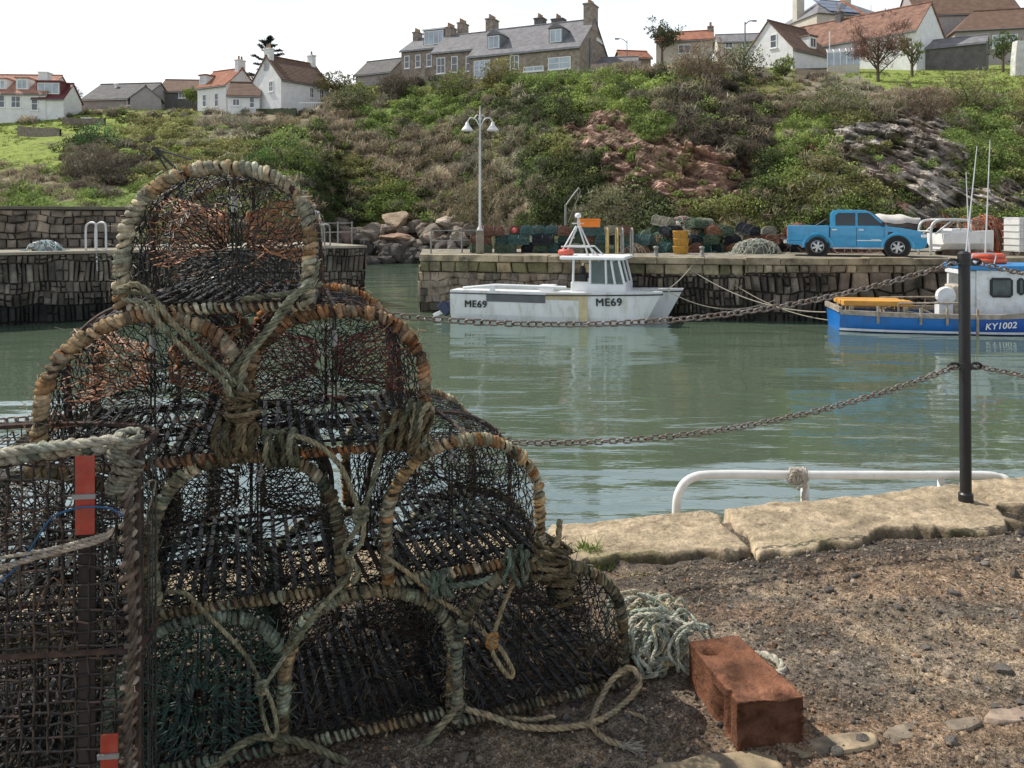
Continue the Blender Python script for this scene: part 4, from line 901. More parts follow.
# heaps of net (nobody could count the strands)
def net_heap(px, Y, rx, rh, cols, label, seed, n=500, r=.014):
    r_ = np.random.default_rng(seed); c = fp(px, Y); mb = MB(); cols = np.array(cols)
    V, F = rock(seed, (rx * .9, rx * .6, rh * .85), 3, .6, 3); V[:, 2] = np.maximum(V[:, 2], -.05) ; mb.add((V, F), cols[0] * .35)
    for k in range(n // 4):
        a = r_.uniform(0, 2 * PI); q = r_.uniform(0, 1) ** .5; P = []
        x0, y0 = q * math.cos(a), q * math.sin(a); ang = r_.uniform(0, 2 * PI)
        for j in range(6):
            h = math.sqrt(max(0, 1 - min(1, x0 * x0 + y0 * y0))); P.append((x0 * rx, y0 * rx * .7, rh * h + r_.uniform(-.02, .05)))
            ang += r_.uniform(-.9, .9); x0 += .13 * math.cos(ang); y0 += .13 * math.sin(ang)
        mb.add(tube(P, r * r_.uniform(.5, 1.5), 4, cap=False), cols[r_.integers(len(cols))] * r_.uniform(.6, 1.3))
    o = mb.build('net_heap', M_net); o.location = c; tag(o, label, 'net')
net_heap(756, 31.6, .95, .55, [(.42, .42, .34), (.3, .34, .27), (.5, .46, .38)], 'pale grey green heap of net left of the pickup tail', 3)
net_heap(700, 33.2, .9, .85, [(.05, .2, .15), (.03, .06, .05), (.12, .25, .2)], 'dark green net heap right of the yellow baskets', 4)
net_heap(661, 33.0, .7, .8, [(.08, .2, .13), (.25, .12, .06), (.1, .15, .1)], 'green and brown net heap left of the yellow baskets', 5)
net_heap(683, 34.0, 1.1, 1.45, [(.2, .07, .06), (.10, .3, .26), (.35, .12, .10), (.4, .4, .36)], 'tall heap of teal and red net topped with floats behind the yellow baskets', 6, 700)
net_heap(985, 31.8, 1.0, 1.5, [(.40, .12, .06), (.2, .16, .12), (.5, .16, .08)], 'orange red net piled high at the right end of the pier', 7, 700)
net_heap(635, 32.6, .6, .35, [(.42, .30, .18), (.35, .25, .17), (.5, .4, .3)], 'low heap of buff rope between the railings and the net heaps', 8)
net_heap(820, 33.6, 2.3, .8, [(.12, .07, .05), (.06, .05, .045), (.3, .13, .08)], 'dark brown net heap seen over the bed of the pickup', 9, 900)
c = on_lp(45, .9)
net_heap(45, 30, .6, .32, [(.5, .55, .55), (.7, .7, .68), (.15, .3, .28)], 'small white and teal heap of net on the left pier', 10, 260); bpy.data.objects[[o.name for o in bpy.data.objects if o.name.startswith('net_heap')][-1]].location = c
# plastic buoys
def buoy(px, py, Y, r, col, label):
    c = PP(px, py, Y); t = thing('buoy', label, 'buoy', c); mb = MB(); mb.add(uvsphere((0, 0, 0), (r, r, r * 1.1), 14, 10)); mb.build('float', mat('buoy_plastic', col, .45, var=.1), t, smooth=True)
    mb = MB(); mb.add(cyl((0, 0, r * 1.0), (0, 0, r * 1.45), r * .22, 8)); mb.build('eye', M_lead, t); return t
buoy(514.5, 230.5, 32.4, .13, (.65, .13, .12), 'pink red round buoy on top of the creel stack')
buoy(537, 230, 32.4, .145, (.75, .25, .03), 'orange round buoy on top of the creel stack')
buoy(583, 226.5, 32.4, .10, (.6, .35, .10), 'small amber buoy behind the catamaran mast')
buoy(619, 243.5, 33.0, .14, (.04, .05, .25), 'dark blue buoy lying by the railings on the pier')
buoy(676, 226, 33.3, .2, (.6, .56, .42), 'cream float on top of the tall net heap')
buoy(686, 230, 33.2, .18, (.08, .35, .28), 'teal float on top of the tall net heap')
buoy(691, 233, 33.0, .15, (.5, .12, .10), 'red float on the right of the tall net heap')
# orange fish box
t = thing('fish_box', 'bright orange plastic fish box lying on the creel stack', 'box', fp(589.5, 32.3) + np.array([0, 0, 1.03])); mb = MB()
for q in (box(-.4, .4, -.25, .25, 0, .03), box(-.4, .4, -.25, -.22, .03, .34), box(-.4, .4, .22, .25, .03, .34), box(-.4, -.37, -.22, .22, .03, .34), box(.37, .4, -.22, .22, .03, .34)): mb.add(q)
mb.add(box(-.43, .43, -.28, -.251, .28, .33)); mb.build('box_shell', mat('orange_plastic', (.80, .22, .015), .5, var=.1), t)
# yellow baskets stack
M_yel = mat('yellow_plastic', (.50, .28, .04), .6, var=.35, vs=6, col2=(.3, .16, .05), thr=.6)
for k in range(3):
    z = k * .3; t = thing('fish_basket', ['bottom one of the stacked yellow fish baskets on the pier', 'middle one of the stacked yellow fish baskets on the pier', 'topmost of the stacked yellow fish baskets on the pier'][k], 'basket', fp(680.5, 31.2) + np.array([rs.uniform(-.02, .02), 0, z])); mb = MB()
    mb.add(lathe([(.001, .0), (.25, .0), (.29, .26), (.31, .27), (.31, .31), (.28, .31), (.24, .04), (.001, .04)], 18)); mb.build('basket_body', M_yel, t)
    mb = MB(); a = np.linspace(0, 2 * PI, 24, endpoint=False); mb.add(sticks([(.255 * math.cos(q), .255 * math.sin(q), .02) for q in a], [(.30 * math.cos(q), .30 * math.sin(q), .26) for q in a], .012, 4)); mb.build('ribs', M_yel, t)
# ladder hand rails on pier edge (hooped)
def hoop_rail(base, w_, h, r, label, m, dy=.5, n=2):
    t = thing('ladder_rail', label, 'ladder rail', base)
    for s in (-1, 1):
        P = catmull([(s * w_ / 2, dy, -.05), (s * w_ / 2, dy, h * .8), (s * w_ / 2, dy * .7, h), (s * w_ / 2, dy * .15, h), (s * w_ / 2, 0, h * .8), (s * w_ / 2, -.02, 0), (s * w_ / 2, -.04, -.7)], 6); mb = MB(); mb.add(tube(P, r, 8)); mb.build('hand_rail', m, t, smooth=True)
    mb = MB(); mb.add(sticks([(-w_ / 2, -.03, z) for z in (-.6, -.3, 0)], [(w_ / 2, -.03, z) for z in (-.6, -.3, 0)], r * .7, 6)); mb.build('rung', m, t); return t
M_yrail = mat('yellow_rail', (.42, .34, .12), .6, var=.3, vs=6, col2=(.25, .12, .05), thr=.6)
hoop_rail(fp(613, 29.0), .35, 1.0, .03, 'yellowed ladder hand rails on the pier behind the catamaran cabin', M_yrail)
hoop_rail(fp(628, 29.0), .35, 1.0, .03, 'grey ladder hand rails just right of the yellowed pair', M_galvd)
c = on_lp(101, .15); o = hoop_rail(c, .42, .95, .035, 'pair of white ladder hoops on the left pier below the parapet', M_galv, .45); o.rotation_euler[2] = R(72)
c = on_lp(327, .15); o = hoop_rail(c, .42, .85, .032, 'pair of grey ladder hoops at the end of the left pier', M_galvd, .45); o.rotation_euler[2] = R(72)
# post and rail fence at pier end left of the lamp + beyond
for (P0, lab) in (((fp(431, 31.4), fp(462, 32.2), fp(478, 32.6)), 'rusty post and rail fence at the left tip of the far pier'), ((on_lp(322, 3.0), on_lp(338, 3.0), on_lp(352, 3.0)), 'thin post and rail fence across the end of the left pier')):
    t = thing('railing', lab, 'railing', P0[0]); b0 = np.array(P0[0])
    for p in P0: mb = MB(); mb.add(cyl(p - b0 - (0, 0, .05), p - b0 + (0, 0, .98), .035, 6)); mb.build('post', M_galvd, t)
    mb = MB()
    for h in (.5, .9): mb.add(tube([p - b0 + (0, 0, h) for p in P0], .02, 5))
    mb.build('rail', M_galvd, t)
# davit on far pier
t = thing('davit_crane', 'slender grey davit with angled arm rising behind the catamaran', 'crane', fp(565.5, 33.0)); mb = MB(); mb.add(cyl((0, 0, 0), (0, 0, 1.95), .045, 8)); mb.build('mast', M_galvd, t)
mb = MB(); mb.add(tube([(0, 0, 1.9), (.28, 0, 2.3), (.56, 0, 2.65)], .03, 6)); mb.add(tube([(.56, 0, 2.65), (.62, 0, 2.5), (.1, 0, 1.2)], .018, 5)); mb.build('arm', M_galvd, t)
# iron derrick on left pier
M_iron = mat('black_iron', (.02, .02, .02), .6, var=.3, vs=8)
c = on_lp(183, 3.0); t = thing('iron_derrick', 'black iron derrick whose arm shows above the topmost creel', 'crane', c); zt = zat(149, c[1]) - c[2]; dx = (155 - 183) / FL * c[1]
mb = MB(); mb.add(cyl((0, 0, 0), (-.1, 0, zt * .72), .09, 8)); mb.build('mast', M_iron, t)
mb = MB(); mb.add(tube([(.1, 0, zt * .70), (dx, 0, zt)], [.06, .05], 6)); mb.add(tube([(-.1, 0, zt * .55), (dx - .02, 0, zt - .02)], .045, 6)); mb.add(tube([(dx, 0, zt), (dx + 1.45, 0, zt - .42)], .04, 6)); mb.add(cbox((dx, 0, zt), (.2, .1, .16))); mb.build('jib', M_iron, t)
# upright bollard posts on the far pier
for px, Y, lab in ((656, 28.6, 'short rusty mooring post right of the catamaran bow'), (702, 28.4, 'weathered stubby mooring post at the pier edge')):
    t = thing('mooring_post', lab, 'bollard', fp(px, Y)); mb = MB(); mb.add(lathe([(.10, -.02), (.10, .05), (.075, .08), (.07, .3), (.10, .33), (.10, .38), (.001, .4)], 12)); mb.build('bollard_body', M_galvd, t, smooth=True)

# ---------------------------------------------------------------- pickup truck
M_blue = mat('truck_paint', (.02, .29, .53), .3, var=.05, coat=.7, spec=.5, col2=(.03, .20, .38), thr=.62)
M_tyre = mat('tyre', (.018, .018, .018), .9, var=.3); M_alloy = mat('alloy', (.55, .56, .57), .35, metal=.8, var=.1); M_glass = mat('car_glass', (.02, .028, .03), .05, var=.2, spec=.9); M_chrome = mat('chrome', (.7, .7, .7), .2, metal=1); M_blk = mat('black_trim', (.02, .02, .02), .6)
TL = 4.87; tk = thing('pickup_truck', 'bright blue double cab pickup truck parked on the far pier', 'pickup truck', fp(853.5, 29.6) + np.array([0, 0, .0]), R(-20))
# local: x forward (to the right), origin at centre on the ground
wx = (-1.32, 1.46); Rw = .37; hw = .86
def arch(cx, r, z0, n=12): return [(cx + r * math.cos(a), .36 + r * math.sin(a)) for a in np.linspace(PI + .25 * 0 - 0.05, 0.05, n)]
low = [(-2.40, .55), (-2.40, .46)] + [(-1.86, .42)] + arch(wx[0], .46, 0) + [(-.80, .34), (.95, .34)] + arch(wx[1], .46, 0) + [(2.02, .30), (2.36, .34), (2.43, .46), (2.43, .70), (2.36, .86), (2.20, .98), (1.6, 1.09), (1.18, 1.14), (-.86, 1.14), (-.88, 1.08), (-.90, .60)]
low2 = low + [(-2.38, .60)]
mb = MB(); mb.add(prism(low2, -hw, hw, 'y'))
body = mb.build('body', M_blue, tk, bevel=.035)
mb = MB()                                                     # load bed sides, above the arches
for s in (-1, 1): mb.add(box(-2.40, -.905, s * hw - (.06 if s > 0 else 0), s * hw + (0 if s > 0 else .06), .605, 1.17))
mb.add(box(-2.42, -2.36, -hw + .065, hw - .065, .605, 1.16)); mb.build('load_bed', M_blue, tk, bevel=.02)
# greenhouse, tapering upward
cabp = [(-.86, 1.12), (1.16, 1.12), (1.02, 1.12), (.56, 1.68), (.34, 1.76), (-.60, 1.78), (-.74, 1.76), (-.84, 1.66)]
def taper(V): V = V.copy(); k = np.clip((V[:, 2] - 1.12) / .64, 0, 1); V[:, 1] *= 1 - .16 * k; return V
V, F = prism([(a, b) for a, b in cabp if (a, b) != (1.02, 1.12)], -hw + .02, hw - .02, 'y'); mb = MB(); mb.add((taper(V), F)); mb.build('cab', M_blue, tk, bevel=.03)
def side_glass(poly, nm):
    for s in (-1, 1):
        V, F = prism(poly, s * (hw - .02) - .002, s * (hw - .02) + s * .008 + .002, 'y'); mb = MB(); mb.add((taper(V), F)); mb.build(nm, M_glass, tk)
side_glass([(-.68, 1.18), (.02, 1.18), (.02, 1.66), (-.58, 1.66), (-.68, 1.56)], 'rear_window'); side_glass([(.10, 1.18), (.98, 1.18), (.56, 1.60), (.46, 1.66), (.10, 1.66)], 'front_window')
mb = MB(); q = np.array([[1.13, -.76, 1.15], [1.13, .76, 1.15], [.60, .66, 1.66], [.60, -.66, 1.66]]); mb.add((np.concatenate([q, q + (.03, 0, .02)]), BOXF)); mb.build('windscreen', M_glass, tk)
for wxx in wx:
    for s in (-1, 1):
        c = np.array([wxx, s * (hw - .085), Rw]); w_ = MB(); a = np.linspace(0, 2 * PI, 32, endpoint=False)
        prof = [(.20, -.11), (.33, -.12), (.37, -.09), (.375, 0), (.37, .09), (.33, .12), (.20, .11)]
        P = np.array([[(r * math.cos(t_), y, r * math.sin(t_)) for t_ in a] for r, y in prof]); w_.add(grid(P + c, closed_v=True)); wh = w_.build('wheel', M_tyre, tk, smooth=True)
        rm = MB(); P = np.array([[(r * math.cos(t_), y * s, r * math.sin(t_)) for t_ in a] for r, y in [(.235, .115), (.22, .125), (.205, .10), (.20, .03)]]); rm.add(grid(P + c, closed_v=True))
        for k in range(6): a0 = k * PI / 3 + .3; rm.add(cbox(c + (0.11 * math.cos(a0), s * .095, .11 * math.sin(a0)), (.20, .025, .07), 0, 0, -a0))
        rm.add(tube([c + (0, s * .06, 0), c + (0, s * .125, 0)], .055, 12)); rm.build('rim', M_alloy, wh)
        bk = MB(); bk.add(tube([c + (0, s * .0, 0), c + (0, s * .05, 0)], .20, 16)); bk.build('brake_disc', M_blk, wh)
tk.scale = (.955,) * 3
for wxx in wx:                                                  # flares
    for s in (-1, 1):
        P = []; 
        for t_ in np.linspace(PI + .05, -.05, 18): ca, sa = math.cos(t_), math.sin(t_); P.append([(wxx + .45 * ca, s * (hw - .01), .36 + .45 * sa), (wxx + .46 * ca, s * (hw + .045), .36 + .46 * sa), (wxx + .56 * ca, s * (hw + .03), .36 + .56 * sa), (wxx + .58 * ca, s * (hw - .005), .36 + .58 * sa)])
        mb = MB(); mb.add(grid(P)); mb.build('wheel_arch', M_blue, tk, smooth=True)
        mb = MB(); mb.add(tube([(wxx, s * .40, .37), (wxx, s * .845, .37)], .455, 28)); mb.build('wheel_well', M_blk, tk)
for s in (-1, 1):
    mb = MB(); mb.add(tube([(-.78, s * (hw + .05), .33), (.98, s * (hw + .05), .33)], .045, 8)); mb.build('side_step', M_chrome, tk)
    mb = MB(); mb.add(box(-.90, -.86, s * hw - .004, s * hw + .004, .48, 1.12)); mb.add(box(.05, .065, s * hw - .004, s * hw + .004, .40, 1.12)); mb.add(box(1.00, 1.015, s * hw - .004, s * hw + .004, .42, 1.12)); mb.build('door_seam', M_blk, tk)
    for x in (-.72, .22): mb = MB(); mb.add(cbox((x, s * (hw + .02), 1.02), (.17, .035, .04))); mb.build('door_handle', M_chrome, tk)
    mb = MB(); mb.add(cbox((.96, s * (hw + .10), 1.24), (.12, .20, .17))); mb.build('wing_mirror', M_blk, tk, bevel=.03)
    mb = MB(); mb.add(cbox((2.33, s * .68, .80), (.2, .38, .17))); mb.build('headlight', M_chrome, tk, bevel=.04)
    mb = MB(); mb.add(cbox((2.36, s * .70, .50), (.16, .22, .12))); mb.build('fog_light', M_frame, tk, bevel=.03)
    mb = MB(); mb.add(box(-2.43, -2.33, s * .80 - .055, s * .80 + .067, .74, 1.06)); mb.build('tail_light', mat('tail_light', (.6, .25, .22), .3), tk, bevel=.01)
    mb = MB(); mb.add(cbox((1.22, s * (hw + .005), .88), (.16, .02, .13))); mb.build('wing_vent', M_blk, tk)
    mb = MB(); mb.add(cbox((.50, s * (hw + .001), .62), (.85, .006, .035)));  mb.add(cbox((.72, s * (hw + .001), .66), (.3, .006, .02))); mb.build('door_stripe', M_frame, tk)
mb = MB(); mb.add(box(2.36, 2.50, -.80, .80, .36, .52)); mb.add(box(2.38, 2.47, -.42, .42, .60, .84)); mb.build('front_bumper', M_blk, tk, bevel=.03)
mb = MB(); mb.add(box(-2.55, -2.41, -.78, .78, .48, .62)); mb.build('rear_bumper', M_chrome, tk, bevel=.02)
mb = MB(); mb.add(tube([(-1.35, -.7, 1.17), (-.98, -.68, 1.42), (-.98, .68, 1.42), (-1.35, .7, 1.17)], .03, 6)); mb.build('roll_bar', M_blk, tk)

# covered dinghy on trailer behind pickup
t = thing('covered_boat', 'small boat under a white cover parked behind the pickup bonnet', 'boat', fp(886, 34.0), R(4)); mb = MB(); P = []
for s in np.linspace(0, 1, 11):
    x = -1.5 + 3 * s; w_ = .65 * (1 - max(0, (s - .6) / .4) ** 2 * .9) * (1 - max(0, (.15 - s) / .15) * .4); P.append([(x, -w_ * math.cos(a), 1.18 + .38 * math.sin(a) * (1 - .5 * abs(2 * s - 1) ** 2) + .04 * math.sin(s * 20)) for a in np.linspace(0, PI, 11)])
mb.add(grid(P)); mb.build('cover', mat('canvas', (.62, .58, .52), .9, var=.15, vs=3, bump=.03, bs=5), t, smooth=True)
mb = MB(); P = []
for s in np.linspace(0, 1, 11):
    x = -1.45 + 2.9 * s; w_ = .62 * (1 - max(0, (s - .6) / .4) ** 2 * .95); P.append([(x, -w_, 1.18), (x, -w_ * .8, .85), (x, 0, .68), (x, w_ * .8, .85), (x, w_, 1.18)])
mb.add(grid(P)); mb.build('hull', M_hdark, t, smooth=True)
mb = MB(); mb.add(box(-1.4, 1.2, -.45, -.38, .55, .64)); mb.add(box(-1.4, 1.2, .38, .45, .55, .64)); mb.add(box(-.1, 0, -.7, .7, .35, .5)); mb.build('trailer_frame', M_galvd, t)
for s in (-1, 1): mb = MB(); mb.add(tube([(-.05, s * .62, .28), (-.05, s * .76, .28)], .28, 18)); mb.build('wheel', M_tyre, t)

# fibre tank
t = thing('water_tank', 'pale grey square plastic tank in a cage at the right end of the pier', 'tank', fp(1026, 30.2)); mb = MB(); mb.add(box(-.56, .56, -.5, .5, .12, 1.42)); mb.build('tank_body', mat('tank_plastic', (.58, .58, .55), .6, var=.12, vs=2), t, bevel=.06)
mb = MB()
for x in np.linspace(-.58, .58, 7): mb.add(sticks([(x, -.53, .1)], [(x, -.53, 1.42)], .012, 5))
for z in np.linspace(.15, 1.42, 6): mb.add(sticks([(-.58, -.54, z)], [(.58, -.54, z)], .012, 5)); mb.add(sticks([(-.59, -.54, z)], [(-.59, .5, z)], .012, 5))
mb.build('cage', M_galv, t); mb = MB(); mb.add(box(-.6, .6, -.55, .55, 0, .1)); mb.build('pallet', M_bark, t)

# white boat with gantry behind black post
t = thing('small_boat', 'small white boat laid up on the pier with a grey tubular gantry and red gear', 'boat', fp(955, 30.4), R(0)); mb = MB(); P = []
for s in np.linspace(0, 1, 12):
    x = -.75 + 2.2 * s; w_ = .62 * (1 - max(0, (s - .5) / .5) ** 2 * .95); zt = .82 + .12 * s; P.append([(x, -w_, zt), (x, -w_ * .95, .45), (x, -w_ * .5, .22), (x, 0, .14), (x, w_ * .5, .22), (x, w_ * .95, .45), (x, w_, zt)])
V, F = grid(P); mb.add((V, F)); mb.add((np.array([P[0][0], P[0][1], P[0][2], P[0][4], P[0][5], P[0][6]]), np.array([[0, 1, 4, 5], [1, 2, 3, 4]]))); mb.build('hull', M_white, t, smooth=False)
mb = MB(); mb.add(box(-.35, .35, -.4, .4, .7, 1.0)); mb.build('console', M_frame, t, bevel=.04)
mb = MB()
for y in (-.45, .45): mb.add(tube(catmull([(-1.15, y, 0), (-1.15, y, .9), (-1.05, y, 1.22), (-.75, y, 1.33), (-.1, y, 1.34), (.35, y, 1.3)], 6), .045, 8)); mb.add(tube([(-.98, y, .8), (-.35, y, 1.33)], .03, 6)); mb.add(tube([(.35, y, 1.3), (.35, y, .8)], .03, 6))
for x, z in ((-1.15, .9), (-.7, 1.34), (.3, 1.3)): mb.add(tube([(x, -.45, z), (x, .45, z)], .03, 6))
mb.build('gantry', M_galv, t, smooth=True)
mb = MB(); r_ = np.random.default_rng(4)
for k in range(60): a = r_.uniform((-.4, -.4, 1.05), (1.0, .4, 1.3)); mb.add(tube([a, a + r_.normal(size=3) * .12, a + r_.normal(size=3) * .16], .012, 4), np.array([[.4, .1, .05], [.2, .15, .08], [.12, .12, .1]][k % 3]))
mb.build('netting', M_net, t)
mb = MB(); mb.add(box(-.6, .6, -.3, -.2, .0, .2)); mb.add(box(-.6, .6, .2, .3, 0, .2)); mb.build('cradle', M_bark, t)

# ---------------------------------------------------------------- lettering
def text_mesh(txt, size, par, M, m, name='lettering', off=.0, shear=0, space=1.0, bold=0):
    cu = bpy.data.curves.new('t', 'FONT'); cu.body = txt; cu.size = size; cu.extrude = .004; cu.offset = off; cu.shear = shear; cu.space_character = space; cu.align_x = 'CENTER'
    ob = bpy.data.objects.new('t', cu); COL.objects.link(ob); bpy.context.view_layer.update()
    me = bpy.data.meshes.new_from_object(ob.evaluated_get(bpy.context.evaluated_depsgraph_get())); bpy.data.objects.remove(ob); me.name = name; me.materials.clear(); me.materials.append(m); me.transform(M)
    if bold:
        bm = bmesh.new(); bm.from_mesh(me); me2 = me.copy(); me2.transform(Matrix.Translation((bold, -.0015, 0))); bm.from_mesh(me2); me2.transform(Matrix.Translation((-bold * .5, -.0015, bold * .5))); bm.from_mesh(me2); bm.to_mesh(me); bm.free()
    o = bpy.data.objects.new(name, me); COL.objects.link(o); o.parent = par; return o

# ================================================================== CATAMARAN
M_gel = mat('gelcoat', (.66, .68, .67), .35, var=.1, vs=1.2, coat=.3, col2=(.42, .40, .30), thr=.63, soft=.12, stretch=(1.5, 1, .6)); M_gel2 = mat('gelcoat_deck', (.74, .75, .74), .45, var=.06)
cat_ang = R(-17); cl = 7.35
nb = PP(662, 322, 25.9); nb[2] = WZ                 # near bow at the waterline
ct = thing('catamaran', 'white catamaran workboat marked ME69 moored against the far pier', 'boat', (nb[0], nb[1], WZ), cat_ang)
# local: x=0 near bow, -x towards the stern; y>0 towards the pier
def demihull(yc, hwid):
    P = []; xs = [-cl, -cl * .8, -cl * .55, -cl * .35, -2.0, -1.3, -.75, -.3, -.02]
    for i, x in enumerate(xs):
        f = min(1, (-x) / 2.4) ** .55; w_ = hwid * max(f, .03); zt = 1.02 + .10 * (1 - min(1, -x / 4)); ks = -.45 + .0 * x; rk = .62 * max(0, 1 - (-x) / 1.6)      # stem rakes forward with height
        row = []
        for (yy, zz) in ((-1, 1.0), (-1.0, .62), (-.92, .2), (-.75, -.02), (-.25, -.3), (.25, -.3), (.75, -.02), (.92, .2), (1.0, .62), (1, 1.0)):
            z = zz * zt if zz > 0 else zz; row.append((x - rk * (1 - max(z, -.3) / zt) , yc + yy * w_, z))
        P.append(row)
    return P
for yc, lab in ((.42, None), (1.95, None)):
    P = demihull(yc, .42)
    if yc > 1: P = [[(p[0] + .55 * (i / 8), p[1], p[2]) for p in row] for i, row in enumerate(P)]
    mb = MB(); mb.add(grid(P)); mb.add((np.array(P[0]), np.array([[0, 1, 8, 9], [1, 2, 7, 8], [2, 3, 6, 7], [3, 4, 5, 6]])))
    h = mb.build('hull', M_gel, ct)
    st = MB(); q = np.array([r[0] for r in P]); st.add(tube(np.stack([q[:, 0], q[:, 1] - .02, q[:, 2] - .10], 1), .022, 6)); q = np.array([r[-1] for r in P]); st.add(tube(np.stack([q[:, 0], q[:, 1] + .02, q[:, 2] - .10], 1), .022, 6)); st.build('rubbing_strake', M_blk, h)
    dk = MB(); A_ = np.array([r[0] for r in P]); B_ = np.array([r[-1] for r in P]); dk.add(grid([A_ + (0, 0, .0), B_ + (0, 0, .0)])); dk.build('side_deck', M_gel2, h)
    wl = MB(); wl.add(box(-cl + .02, -.75, yc - .43, yc + .43, -.02, .045)); 
mb = MB(); mb.add(box(-cl, -1.5, .8, 1.57, .38, .62)); mb.add(box(-2.6, -.95, .78, 1.6, .95, 1.06)); mb.build('bridge_deck', M_gel2, ct)
mb = MB(); mb.add(box(-6.0, -3.9, -.025, .03, .66, .93)); mb.build('hull_recess', mat('grey_recess', (.10, .105, .11), .6, var=.2), ct)
mb = MB(); mb.add(box(-3.88, -2.76, -.012, .03, .78, .99)); mb.build('tan_panel', mat('tan_panel', (.42, .35, .22), .7, var=.2, vs=3), ct)
mb = MB(); mb.add(box(-2.75, -2.45, -.008, .03, .1, 1.0)); mb.build('rust_stain', mat('rust_stain', (.52, .44, .26), .7, var=.2, vs=3), ct)
mb = MB(); mb.add(tube([(-6.9, .1, 1.09), (-5.7, .08, 1.22), (-3.2, .08, 1.2)], .05, 8)); mb.add(tube([(-6.9, 2.2, 1.09), (-5.7, 2.2, 1.22), (-3.2, 2.2, 1.2)], .05, 8)); mb.add(box(-4.2, -3.7, .3, .8, 1.0, 1.24)); mb.add(box(-5.9, -5.75, .05, .2, 1.0, 1.25)); mb.build('bulwark_rail', M_gel2, ct, smooth=False)
# cabin
cx0, cx1 = -2.75, -.95
cab = MB(); cab.add(box(-1.9, -.62, .40, 2.0, 1.0, 1.32)); cab.add(box(-2.5, -1.85, .40, .52, 1.0, 1.38)); cab.add(box(-2.5, -1.85, 1.88, 2.0, 1.0, 1.38)); cb = cab.build('cabin', M_gel2, ct, bevel=.04)
fr = MB()
for y in (.43, 1.97):
    for x0, x1 in ((-2.42, -2.40), (-1.83, -1.83), (-.98, -1.12 + .0), (-.66, -.86), (-1.28, -1.30)): fr = MB(); fr.add(tube([(x0, y, 1.3), (x1, y, 2.12)], .04, 6)); fr.build('frame_post', M_gel2, cb)
fr = MB(); fr.add(tube([(-.66, .43, 1.33), (-.66, 1.97, 1.33)], .04, 6)); fr.add(tube([(-.66, 1.2, 1.33), (-.86, 1.2, 2.12)], .035, 6)); fr.build('cabin_frame', M_gel2, cb)
for (xa, xb, xc, xd) in ((-1.80, -1.33, -1.34, -1.80), (-1.24, -1.02, -1.14, -1.27), (-.95, -.69, -.87, -1.07)):
    for y in (.43, 1.97): g = MB(); g.add((np.array([[xa, y, 1.34], [xb, y, 1.34], [xc, y, 2.08], [xd, y, 2.08], [xa, y + .015, 1.34], [xb, y + .015, 1.34], [xc, y + .015, 2.08], [xd, y + .015, 2.08]]), np.array([[0, 1, 2, 3], [7, 6, 5, 4]]))); g.build('window', mat('boat_glass', (.12, .15, .15), .1, var=.2, spec=.8) if 'boat_glass' not in bpy.data.materials else bpy.data.materials['boat_glass'], cb)
mb = MB(); mb.add(box(-2.85, -.62, .22, 2.18, 2.13, 2.25)); mb.build('cabin_roof', M_gel2, ct, bevel=.05)
mb = MB(); mb.add(uvsphere((-2.2, .95, 1.72), (.12, .14, .18), 10, 8)); mb.add(box(-2.34, -2.05, .8, 1.15, 1.0, 1.62)); mb.build('helm_seat', M_blk, ct, bevel=.03)
mb = MB(); mb.add(lathe([(.001, 0), (.24, 0), (.28, .05), (.28, .15), (.22, .2), (.001, .21)], 16, (-2.75, .8, 2.26))); mb.build('life_raft', mat('red_plastic', (.55, .10, .06), .5, var=.2), ct, smooth=True)
mb = MB()
for y in (.7, 1.6): mb.add(tube([(-2.95, y, 2.25), (-2.45, 1.15 + (y - 1.15) * .25, 3.25)], .03, 6)); mb.add(tube([(-1.95, y, 2.25), (-2.35, 1.15 + (y - 1.15) * .25, 3.25)], .03, 6)); mb.add(tube([(-2.9, y, 2.55), (-1.9, y, 2.55), (-1.6, y, 2.25)], .028, 6))
for z in (2.55, 2.85, 3.1): mb.add(tube([(-2.7 + (z - 2.55) * .35, .9, z), (-2.7 + (z - 2.55) * .35, 1.4, z)], .025, 6))
mb.add(tube([(-2.4, 1.15, 3.2), (-2.4, 1.15, 3.6)], .035, 6)); mb.add(tube([(-2.62, 1.15, 3.35), (-2.2, 1.15, 3.35)], .02, 6)); mb.build('mast_frame', M_galv, ct)
mb = MB(); mb.add(lathe([(.001, 3.55), (.10, 3.55), (.12, 3.62), (.08, 3.7), (.001, 3.72)], 12, (-2.4, 1.15, 0))); mb.build('radar', M_frame, ct, smooth=True)
for o in ct.children:
    if o.name.split('.')[0] in ('cabin', 'cabin_roof', 'helm_seat', 'life_raft', 'mast_frame', 'radar'): o.location.x = -.62
for x, c_ in ():
    t_ = thing('fender', 'orange fender hanging on the catamaran near its stern' if x < -3 else 'dark grey fender hanging on the catamaran ahead of the cabin', 'fender', ct.matrix_basis @ Vector((x, 2.45, .35)), cat_ang); mb = MB(); mb.add(lathe([(.001, .0), (.08, .03), (.11, .1), (.11, .4), (.08, .47), (.02, .5), (.02, .62), (.001, .62)], 12)); mb.build('fender_body', mat('fender_vinyl', c_, .6), t_, smooth=True)
